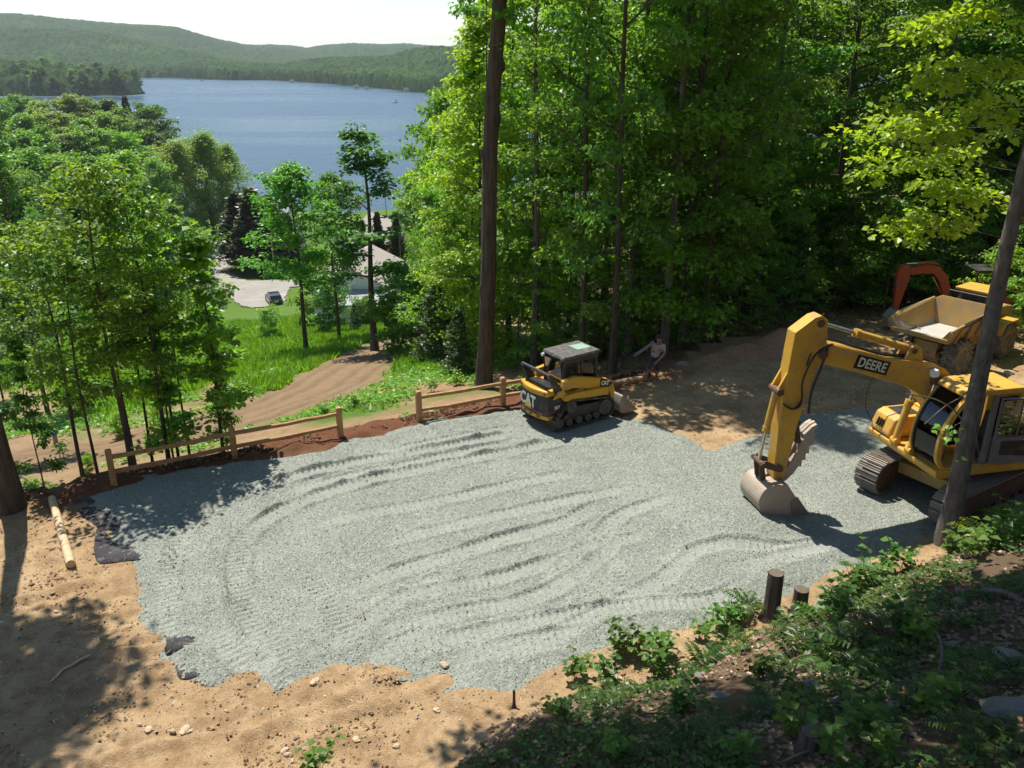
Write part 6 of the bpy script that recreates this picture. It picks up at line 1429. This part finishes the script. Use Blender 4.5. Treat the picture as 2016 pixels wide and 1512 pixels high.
def herb_mesh(seed, ns, h, leaf, per):
    g = np.random.default_rng(seed); P = []; A = []; w = MB()
    for k in range(ns):
        a = g.random() * 6.28; tilt = .15 + .35 * g.random(); hh = h * (.6 + .6 * g.random()); b0 = np.array([g.normal(0, .05), g.normal(0, .05), 0]); top = b0 + np.array([math.cos(a) * tilt * hh, math.sin(a) * tilt * hh, hh]); w.tube([tuple(b0), tuple((b0 + top) / 2 + np.array([0, 0, .03])), tuple(top)], [.006, .005, .003], 3, False)
        for i in range(per):
            t = .35 + .65 * i / max(1, per - 1); b_ = a + i * 2.4; P.append(b0 + (top - b0) * t + np.array([0, 0, .02])); A.append([math.cos(b_), math.sin(b_), .15 - .3 * g.random()])
    P = np.array(P); A = unit(np.array(A)); n = len(P); Nn = unit(np.stack([g.normal(0, .3, n), g.normal(0, .3, n), np.ones(n)], 1))
    return w, leaf_mesh('foliage', leaf_arrays(P, A, Nn, leaf * (.6 + .7 * g.random(n)), g), g.random(n))
FERNM = leafmat('fern_green', (0.05, 0.105, 0.016), (0.10, 0.17, 0.026), .45)
def plant_proto(name, part, w, me, lm):
    r = empty(name); w.build('stem', TWIG, r); link(part, me, lm, r); return r
FE = [plant_proto('fern', 'fronds', *fern_mesh(s_, n_, l_), FERNM) for s_, n_, l_ in ((1, 7, .55), (2, 9, .7), (3, 6, .45))]
HB = [plant_proto('leafy_plant', 'foliage', *herb_mesh(s_, n_, h_, l_, p_), LEAF) for s_, n_, h_, l_, p_ in ((4, 9, .5, .13, 7), (5, 7, .65, .15, 7), (6, 14, .35, .10, 6))]
def plant(pr, x, y, s, label, cat, group, m_=None):
    o = copy_tree(pr); o.location = (x, y, gz(x, y) - .01); o.scale = (s, s, s); o.rotation_euler = (0, 0, random.random() * 6.28); tag(o, label, cat, group)
    if m_:
        for c in o.children:
            if not c.name.startswith('stem'): c.material_slots[0].link = 'OBJECT'; c.material_slots[0].material = m_
pr_ = random.Random(3)
for (u, v, k, s) in ((1225,1290,0,1.1),(1260,1300,1,1.0),(1300,1290,0,1.0),(1380,1262,1,.9),(1420,1240,0,.9),(1450,1230,2,1.0),(1650,1205,0,1.2),(1670,1180,0,1.4),(1700,1170,1,1.3),(1640,1230,0,1.2),(1720,1150,2,1.3),(1745,1130,0,1.1),(1780,1120,1,1.0),(1870,1100,0,1.1),(1900,1110,1,1.2),(1940,1090,0,1.4),(1970,1060,1,1.4),(2005,1070,0,1.4),
        (1800,1260,0,1.2),(1770,1255,2,1.4),(1830,1400,0,1.1),(1700,1440,1,1.0),(1560,1440,0,.9),(1640,1500,1,1.0),(1450,1500,0,.9),(1340,1400,2,1.2),(1200,1350,0,1.0),(1130,1340,1,.9),(1290,1330,0,1.1),(1500,1330,2,1.1),(620,1530,1,.9),(1215,1500,2,1.0),(1730,1480,0,.9),(1100,1420,2,1.0)):
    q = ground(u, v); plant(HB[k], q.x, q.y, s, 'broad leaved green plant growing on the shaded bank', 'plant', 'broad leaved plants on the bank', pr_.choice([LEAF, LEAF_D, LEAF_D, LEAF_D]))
for (u, v, k, s) in ((1445,1215,0,.8),(1470,1200,1,.75),(1430,1260,2,1),(1560,1300,1,1),(1640,1310,0,1.1),(1690,1290,1,1.1),(1720,1330,2,1.2),(1520,1380,0,1),(1940,1075,1,1.0),(1965,1040,0,1.0),(1990,1030,1,1.1),(1915,1060,2,1),(1840,1370,0,.9),(1880,1350,1,.8),(1960,1290,2,1),(2000,1330,0,.9),(1480,1280,2,1),(1380,1320,1,.9),(1200,1380,0,.9),(1150,1370,2,.9),(1620,1260,1,1.1),(1740,1240,0,1),(1560,1250,0,1.0),(1290,1380,2,1),(1400,1430,0,.9),(1350,1480,1,.8),(1240,1450,0,.9),(1700,1400,2,1),(1900,1440,0,.9),(1960,1470,1,.8)):
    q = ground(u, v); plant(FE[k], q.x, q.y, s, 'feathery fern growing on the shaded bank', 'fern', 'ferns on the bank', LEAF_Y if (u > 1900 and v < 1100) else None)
for (u, v, k) in ((150,1010,0),(60,1020,2),(300,880,0),(120,900,1),(640,820,2),(700,800,0),(850,770,1),(900,760,0),(1060,745,2)):
    q = ground(u, v)
    if float(fence_d(q.x, q.y)) > .5: plant(HB[k], q.x, q.y, 1.0, 'small green weed on the rough ground outside the fence', 'weed', 'weeds outside the fence', LEAF_B)
for r in FE + HB:
    for c in list(r.children): bpy.data.objects.remove(c)
    bpy.data.objects.remove(r)
# ---- ground cover and dead leaves on the bank, under the wood
def scatter_leaves(name, n, leaf, m_, seed, region, up=.05, tilt=.35, label=None):
    g = np.random.default_rng(seed); x, y = region(g, n); z = T(x, y) + detail(x, y) + up * (.3 + g.random(len(x))); a = g.random(len(x)) * 6.28
    A = np.stack([np.cos(a), np.sin(a), g.normal(0, .2, len(x))], 1); Nn = unit(np.stack([g.normal(0, tilt, len(x)), g.normal(0, tilt, len(x)), np.ones(len(x))], 1))
    me = leaf_mesh(name, leaf_arrays(np.stack([x, y, z], 1), unit(A), Nn, leaf * (.5 + g.random(len(x))), g), g.random(len(x))); return tag(link(name, me, m_), kind='stuff', label=label)
def bank_region(thr, fs, f0):
    def f(g, n):
        x = g.uniform(-3, 16, n * 4); y = g.uniform(3.5, 18, n * 4); k = (bank_b(x, y) > thr + .5 * g.random(n * 4)) & (fbm(x * fs, y * fs, 66, 3) > f0); return x[k][:n], y[k][:n]
    return f
DEAD = leafmat('dead_leaf', (0.10, 0.06, 0.03), (0.27, 0.18, 0.10), .15, (1, .8, .5))
scatter_leaves('leaf_litter', 26000, .085, DEAD, 1, bank_region(.1, .6, -.35), .03, .35, 'dead brown leaves on the bank')
scatter_leaves('ground_cover', 40000, .07, LEAF_D, 2, bank_region(.3, .9, -.04), .13, .35, 'low green ground cover on the bank')
def wood_region(g, n):
    x = g.uniform(0, 30, n * 4); y = g.uniform(26, 44, n * 4); k = (fence_d(x, y) > 1.4 + g.random(n * 4)); return x[k][:n], y[k][:n]
scatter_leaves('wood_litter', 14000, .12, DEAD, 3, wood_region, .04, .35, 'dead leaves under the wood')
def slope_region(g, n):
    x = g.uniform(-32, 2, n * 6); y = g.uniform(18, 46, n * 6); d = fence_d(x, y); k = (d > 1.7) & (d < 24) & (fbm(x * .4, y * .4, 67, 3) > .02); k &= seg_dist(x, y, TRACKW)[0] > 2.6; return x[k][:n], y[k][:n]
scatter_leaves('slope_weeds', 26000, .13, LEAF_B, 4, slope_region, .14, .45, 'low weeds on the rough slope')
# ---- grass
g = np.random.default_rng(9); n = 420000; x = g.uniform(-45, 4, n); y = g.uniform(27, 85, n)
dn = np.hypot(x, y); sel = g.random(n) < np.clip((55 / dn) ** 2, .25, 1); x, y = x[sel], y[sel]
gm_ = np.zeros(len(x))
for p in GRASS: gm_ = np.maximum(gm_, sstep(-.9, .7, poly_sd(x, y, p) + 1.2 * fbm(x * .7, y * .7, 33, 4)))
gm_ = np.maximum(gm_, sstep(28, 36, fence_d(x, y))); gm_ *= seg_dist(x, y, TRACKW)[0] > 2.2 + .8 * fbm(x * .8, y * .8, 36, 2); gm_ *= .35 + .65 * sstep(7, 14, fence_d(x, y))
k = g.random(len(x)) < gm_ * (.55 + fbm(x * .5, y * .5, 44, 3)); x, y = x[k][:110000], y[k][:110000]; n = len(x)
z = T(x, y) + detail(x, y) - .02; a = g.random(n) * 6.28; hgt = (.20 + .26 * g.random(n)) * (.45 + .55 * sstep(6, 16, fence_d(x, y))) * (1 + .5 * fbm(x * .6, y * .6, 45, 2)); w_ = .035 + .03 * g.random(n)
bx2 = np.stack([np.cos(a) * w_, np.sin(a) * w_, np.zeros(n)], 1); ln = np.stack([g.normal(0, .16, n), g.normal(0, .16, n), hgt], 1); c0_ = np.stack([x, y, z], 1)
V = np.stack([c0_ - bx2, c0_ + bx2, c0_ + ln], 1).reshape(-1, 3); me = np_mesh('grass', V, np.arange(3 * n).reshape(n, 3)); attr(me, 'rnd', np.repeat(g.random(n), 3))
tag(link('grass', me, leafmat('grass_blade', (0.10, 0.19, 0.014), (0.19, 0.31, 0.035), .5)), kind='stuff', label='long green grass on the slope')
# ---- stones
OCT = np.array([(1, 0, 0), (-1, 0, 0), (0, 1, 0), (0, -1, 0), (0, 0, 1), (0, 0, -1)], float); OF = np.array([(0, 2, 4), (2, 1, 4), (1, 3, 4), (3, 0, 4), (2, 0, 5), (1, 2, 5), (3, 1, 5), (0, 3, 5)])
def stones(name, x, y, z, s, m_, seed, label):
    g = np.random.default_rng(seed); n = len(x); sc = s[:, None, None] * (0.6 + .7 * g.random((n, 1, 3))) * np.array([1, 1, .7]); ro = g.random(n) * 6.28; V = OCT[None] * sc * (.75 + .5 * g.random((n, 6, 1)))
    V[:, :, 2] += V[:, :, 0] * g.normal(0, .4, (n, 1)); c_, s_ = np.cos(ro)[:, None], np.sin(ro)[:, None]; V = np.stack([V[:, :, 0] * c_ - V[:, :, 1] * s_, V[:, :, 0] * s_ + V[:, :, 1] * c_, V[:, :, 2]], -1) + np.stack([x, y, z], 1)[:, None]
    me = np_mesh(name, V.reshape(-1, 3), (OF[None] + 6 * np.arange(n)[:, None, None]).reshape(-1, 3)); attr(me, 'rnd', np.repeat(g.random(n), 6)); return tag(link(name, me, m_), kind='stuff', label=label)
def rndmat(name, stops, rough=.9):
    m, N, L, b = nodes(name); L.new(ramp(N, L, attrn(N, 'rnd'), stops), b.inputs['Base Color']); b.inputs['Roughness'].default_value = rough; b.inputs['Specular IOR Level'].default_value = .2; return m
gv = bpy.data.objects['gravel_pad'].data; co = np.empty(len(gv.vertices) * 3, np.float32); gv.vertices.foreach_get('co', co); co = co.reshape(-1, 3); pr2 = np.empty(len(gv.vertices), np.float32); gv.attributes['press'].data.foreach_get('value', pr2)
g = np.random.default_rng(12); ids = g.choice(len(co), 80000, replace=False); ids = ids[g.random(len(ids)) > pr2[ids] * .75][:60000]; q = co[ids] + g.normal(0, .012, (len(ids), 3)) * np.array([1, 1, 0])
stones('gravel_stones', q[:, 0], q[:, 1], q[:, 2] + .004, .008 + .013 * g.random(len(ids)) ** 2, rndmat('stone_grey', [(0, (.17, .18, .15)), (.5, (.24, .255, .215)), (.85, (.29, .305, .26)), (1, (.42, .43, .385))]), 13, 'loose grey stones on the gravel pad')
n = 30000; x = g.uniform(-11, 16, n); y = g.uniform(9.5, 27, n); e_ = poly_sd(x, y, GRAVEL); k = (e_ < .12) & (e_ > -.55 * g.random(n) ** 2.2 - .02) & (fence_d(x, y) < .6); x, y = x[k], y[k]
stones('edge_stones', x, y, T(x, y) + detail(x, y) + .006, .008 + .016 * g.random(len(x)) ** 2, bpy.data.materials['stone_grey'], 18, 'grey stones strewn past the gravel edge')
n = 42000; x = g.uniform(-13, 17, n); y = g.uniform(8.5, 31, n); k = (poly_sd(x, y, GRAVEL) < 0) & (fence_d(x, y) < .8) & (bank_b(x, y) < .8); x, y = x[k], y[k]; k = (fbm(x * .5, y * .5, 68, 3) + .3 * g.random(len(x))) > .0; x, y = x[k], y[k]
stones('dirt_pebbles', x, y, T(x, y) + detail(x, y) + .004, .010 + .03 * g.random(len(x)) ** 3, rndmat('pebble_tan', [(0, (.16, .10, .055)), (.4, (.33, .23, .13)), (.8, (.5, .40, .28)), (1, (.62, .55, .45))]), 14, 'pebbles and clods on the dirt')
n = 26000; x = g.uniform(-13, 4, n); y = g.uniform(8.5, 20, n); k = (poly_sd(x, y, GRAVEL) < -.05) & (fence_d(x, y) < .5) & (bank_b(x, y) < .3) & ((np.hypot(x + 12.0, y - 16.0) < 1.6) | (fbm(x * .9, y * .9, 69, 4) > .18)); x, y = x[k], y[k]
stones('dirt_clods', x, y, T(x, y) + detail(x, y) + .01, .012 + .04 * g.random(len(x)) ** 3, rndmat('clod_brown', [(0, (.24, .155, .085)), (1, (.44, .31, .18))]), 15, 'broken brown clods of soil')
d_ = g.uniform(.2, 1.9, 9000); t_ = g.uniform(-2.2, 17, 9000); x = FA[0] + FD[0] * t_ + FN[0] * d_; y = FA[1] + FD[1] * t_ + FN[1] * d_; k = fbm(x * 1.2, y * 1.2, 70, 3) > -.12; x, y = x[k], y[k]
stones('mulch_chips', x, y, T(x, y) + detail(x, y) + .13 + .03 * g.random(len(x)), .02 + .035 * g.random(len(x)), rndmat('chip_red', [(0, (.05, .028, .018)), (.6, (.17, .085, .045)), (1, (.32, .18, .10))]), 16, 'reddish wood chips along the fence')
ROCK = mat('rock_grey', (.22, .205, .18), (.14, .13, .11), 7, .9, .6, 20, dirt=(.2, .15, .1), dirt_amt=.3); ROCKT = mat('rock_tan', (.52, .41, .28), (.40, .29, .18), 7, .9, .6, 20)
def rock(u, v, r, m_, label, grp, flat=.6):
    q = ground(u, v); bm = bmesh.new(); bmesh.ops.create_icosphere(bm, subdivisions=2, radius=1); rr_2 = random.Random(int(u * 7 + v)); ph = [rr_2.uniform(0, 6) for _ in range(6)]
    for w_ in bm.verts:
        c = w_.co; f = 1 + .22 * math.sin(3 * c.x + ph[0]) * math.cos(2.5 * c.y + ph[1]) + .14 * math.sin(5 * c.z + 4 * c.x + ph[2]) + rr_2.uniform(-.07, .07); w_.co = Vector((c.x * f * (1 + .4 * math.sin(ph[3])), c.y * f, c.z * f * flat)) * r
    me = bpy.data.meshes.new('rock'); bm.to_mesh(me); bm.free(); o = link('rock', me, m_); o.location = (q.x, q.y, gz(q.x, q.y) + r * flat * .35); o.rotation_euler = (0, 0, ph[4]); tag(o, label, 'rock', grp)
for (u, v, r) in ((293,1440,.07),(340,1442,.06),(365,1440,.08),(620,1345,.07),(565,1485,.06),(575,1495,.05),(560,1478,.05),(875,1310,.09),(497,1445,.05),(275,1430,.05),(700,1455,.05),(780,1470,.06),(110,1205,.05),(60,1290,.04),(445,1400,.04),(860,1400,.05)):
    rock(u, v, r, ROCKT, 'tan stone lying on the dirt below the gravel', 'tan stones on the dirt')
rock(2000, 1395, .24, ROCK, 'large pale boulder half buried in the bank by the ferns', None, .6)
rock(1985, 1290, .22, ROCK, 'rounded pale rock in the sunny leaf litter of the bank', None)
for (u, v, r) in ((1420,1375,.1),(1600,1355,.12),(1850,1180,.16),(1890,1195,.14),(1500,1405,.1),(1380,1330,.1),(1930,1060,.15),(1875,1265,.12),(1760,1390,.12)): rock(u, v, r, ROCK, 'grey stone among the dead leaves of the bank', 'grey stones on the bank', .5)
for (u, v, r) in ((1915,770,.16),(1960,790,.14),(1985,735,.16),(1940,720,.12)): rock(u, v, r, ROCKT, 'tan rock on the cut slope beside the dump truck', 'tan rocks by the dump truck', .6)
# ---- stumps and fallen wood on the bank
CUT = mat('cut_wood', (0.16, 0.12, 0.085), (0.10, 0.075, 0.05), 10, .9)  # cut faces darkened in colour to stand in for shade on the stumps
def stump(u, vb, vt, r, label):
    q = ground(u, vb); h_ = max(.15, at(u, vt, q.y).z - q.z); root = empty('tree_stump', (q.x, q.y, gz(q.x, q.y)), 0, label, 'stump'); m_ = MB(); n_ = 18; lev = [(-.15, 1.7), (.03, 1.45), (.1, 1.12), (.2, 1.03), (h_ * .6, 1.0), (h_, .97)]
    if h_ < .3: lev = [(-.15, 1.5), (.05, 1.2), (h_ * .6, 1.05), (h_, 1.0)]
    for (zz, f) in lev:
        for j in range(n_): a = 6.283 * j / n_; rr_3 = r * f * (1 + .06 * math.sin(4 * a + 1) + .05 * math.sin(7 * a)); m_.v.append((rr_3 * math.cos(a), rr_3 * math.sin(a), zz))
    for i in range(len(lev) - 1):
        for j in range(n_): m_.f.append((i * n_ + j, i * n_ + (j + 1) % n_, (i + 1) * n_ + (j + 1) % n_, (i + 1) * n_ + j))
    m_.build('bark', BARK, root, True); c_2 = MB(); c_2.cyl((0, 0, h_ - .02), (0, 0, h_ + .006), r * .92, None, 18); c_2.build('cut_face', CUT, root, True)
stump(1517, 1215, 1128, .15, 'tall cut stump standing at the edge of the bank'); stump(1572, 1208, 1160, .14, 'short stump beside the tall stump on the bank'); stump(1592, 1470, 1432, .12, 'dark stump low among the ferns of the bank')
stump(1012, 1392, 1358, .022, 'thin dark stake cut off at the foot of the bank')
def fallen(pts, r, label, m_=TWIG):
    P = [ground(u, v) + Vector((0, 0, r + h_)) for u, v, h_ in pts]; P = [Vector((p.x, p.y, gz(p.x, p.y) + r + h_)) for p, (_, _, h_) in zip(P, pts)]; P = catmull(P, 4); n_ = len(P); m_2 = MB(); m_2.tube(P, [r * (1 - .6 * i / n_) for i in range(n_)], 7); tag(m_2.build('fallen_branch', m_, None, True), label, 'branch')
fallen([(1640,1385,.02),(1680,1368,.05),(1740,1350,.03)], .05, 'thick grey rotting branch on the bank below the stumps', BARK_G); fallen([(1830,1385,.0),(1845,1340,.15),(1850,1300,.2),(1835,1275,.3)], .03, 'twisted grey branch sticking up from the bank', BARK_G)
fallen([(1720,1205,.02),(1790,1195,.04),(1850,1185,.02)], .03, 'straight brown branch across the sunny leaf litter'); fallen([(1150,1460,.02),(1250,1420,.06),(1330,1405,.02)], .02, 'thin dry branch among the ground cover at the foot of the bank'); fallen([(1930,1180,.03),(1975,1190,.1),(2010,1200,.05)], .05, 'weathered grey limb lying beside the rocks of the bank', BARK_G)
fallen([(1540,1500,.02),(1600,1478,.05),(1640,1470,.02)], .02, 'short dry twig beside the low dark stump')
# ---- twig with large maple leaves hanging in front of the cab
bmr = bpy.data.objects['bank_maple']; B0 = bmr.location
def L3(u, v, Y): return at(u, v, Y) - B0
tw1 = MB(); tw1.tube(catmull([L3(1945, 700, 16.0), L3(1905, 770, 15.9), L3(1860, 800, 15.6), L3(1820, 835, 15.4)], 5), .012, 5); tw1.tube(catmull([L3(1905, 905, 15.9), L3(1895, 830, 15.7), L3(1850, 790, 15.5), L3(1785, 775, 15.2)], 5), .014, 5); tw1.tube(catmull([L3(1915, 800, 15.9), L3(1922, 860, 15.7), L3(1930, 915, 15.6)], 5), .010, 5); tw1.tube(catmull([L3(1895, 830, 15.7), L3(1875, 840, 15.5), L3(1855, 850, 15.4)], 4), .008, 5)
twg = tw1.build('twig', BARK_G, bmr, True)
ML = [(0, 0), (.10, .04), (.34, -.02), (.30, .14), (.50, .28), (.33, .36), (.36, .50), (.20, .48), (.16, .62), (.10, .66), (0, 1.0), (-.10, .66), (-.16, .62), (-.20, .48), (-.36, .50), (-.33, .36), (-.50, .28), (-.30, .14), (-.34, -.02), (-.10, .04)]
me = bpy.data.meshes.new('leaf'); me.from_pydata([(x, y, -.25 * abs(x) - .18 * y * y) for x, y in ML], [], [tuple(range(len(ML)))]); me.update(); attr(me, 'rnd', [.6] * len(ML)); me.materials.append(LEAF_B)
lr = random.Random(2)
for (u, v, s) in ((1852,838,.2),(1868,836,.19),(1882,846,.17),(1850,856,.19),(1868,860,.18),(1885,862,.14),(1838,846,.15),(1872,850,.16),(1895,842,.13),(1893,900,.15),(1880,905,.12),(1860,870,.13)):
    o = link('leaf', me, None, twg); p = L3(u, v, 15.3 + lr.uniform(-.1, .15)); o.location = p; o.scale = (s, s, s); o.rotation_euler = (R(-25 + lr.uniform(-30, 20)), lr.uniform(-.5, .5), lr.uniform(1.6, 4.6))
# ---- haze over the lake
hz = MB(); hz.box((0, 4000, 45), (26000, 14000, 230)); m = bpy.data.materials.new('haze'); m.use_nodes = True; N = m.node_tree.nodes; N.clear(); ou = N.new('ShaderNodeOutputMaterial'); pv = N.new('ShaderNodeVolumePrincipled'); pv.inputs['Density'].default_value = HAZE; pv.inputs['Color'].default_value = (.88, .94, 1, 1); pv.inputs['Anisotropy'].default_value = .3; m.node_tree.links.new(pv.outputs[0], ou.inputs['Volume'])
if HAZE > 0: tag(hz.build('haze', m), kind='stuff', label='thin haze over the lake')
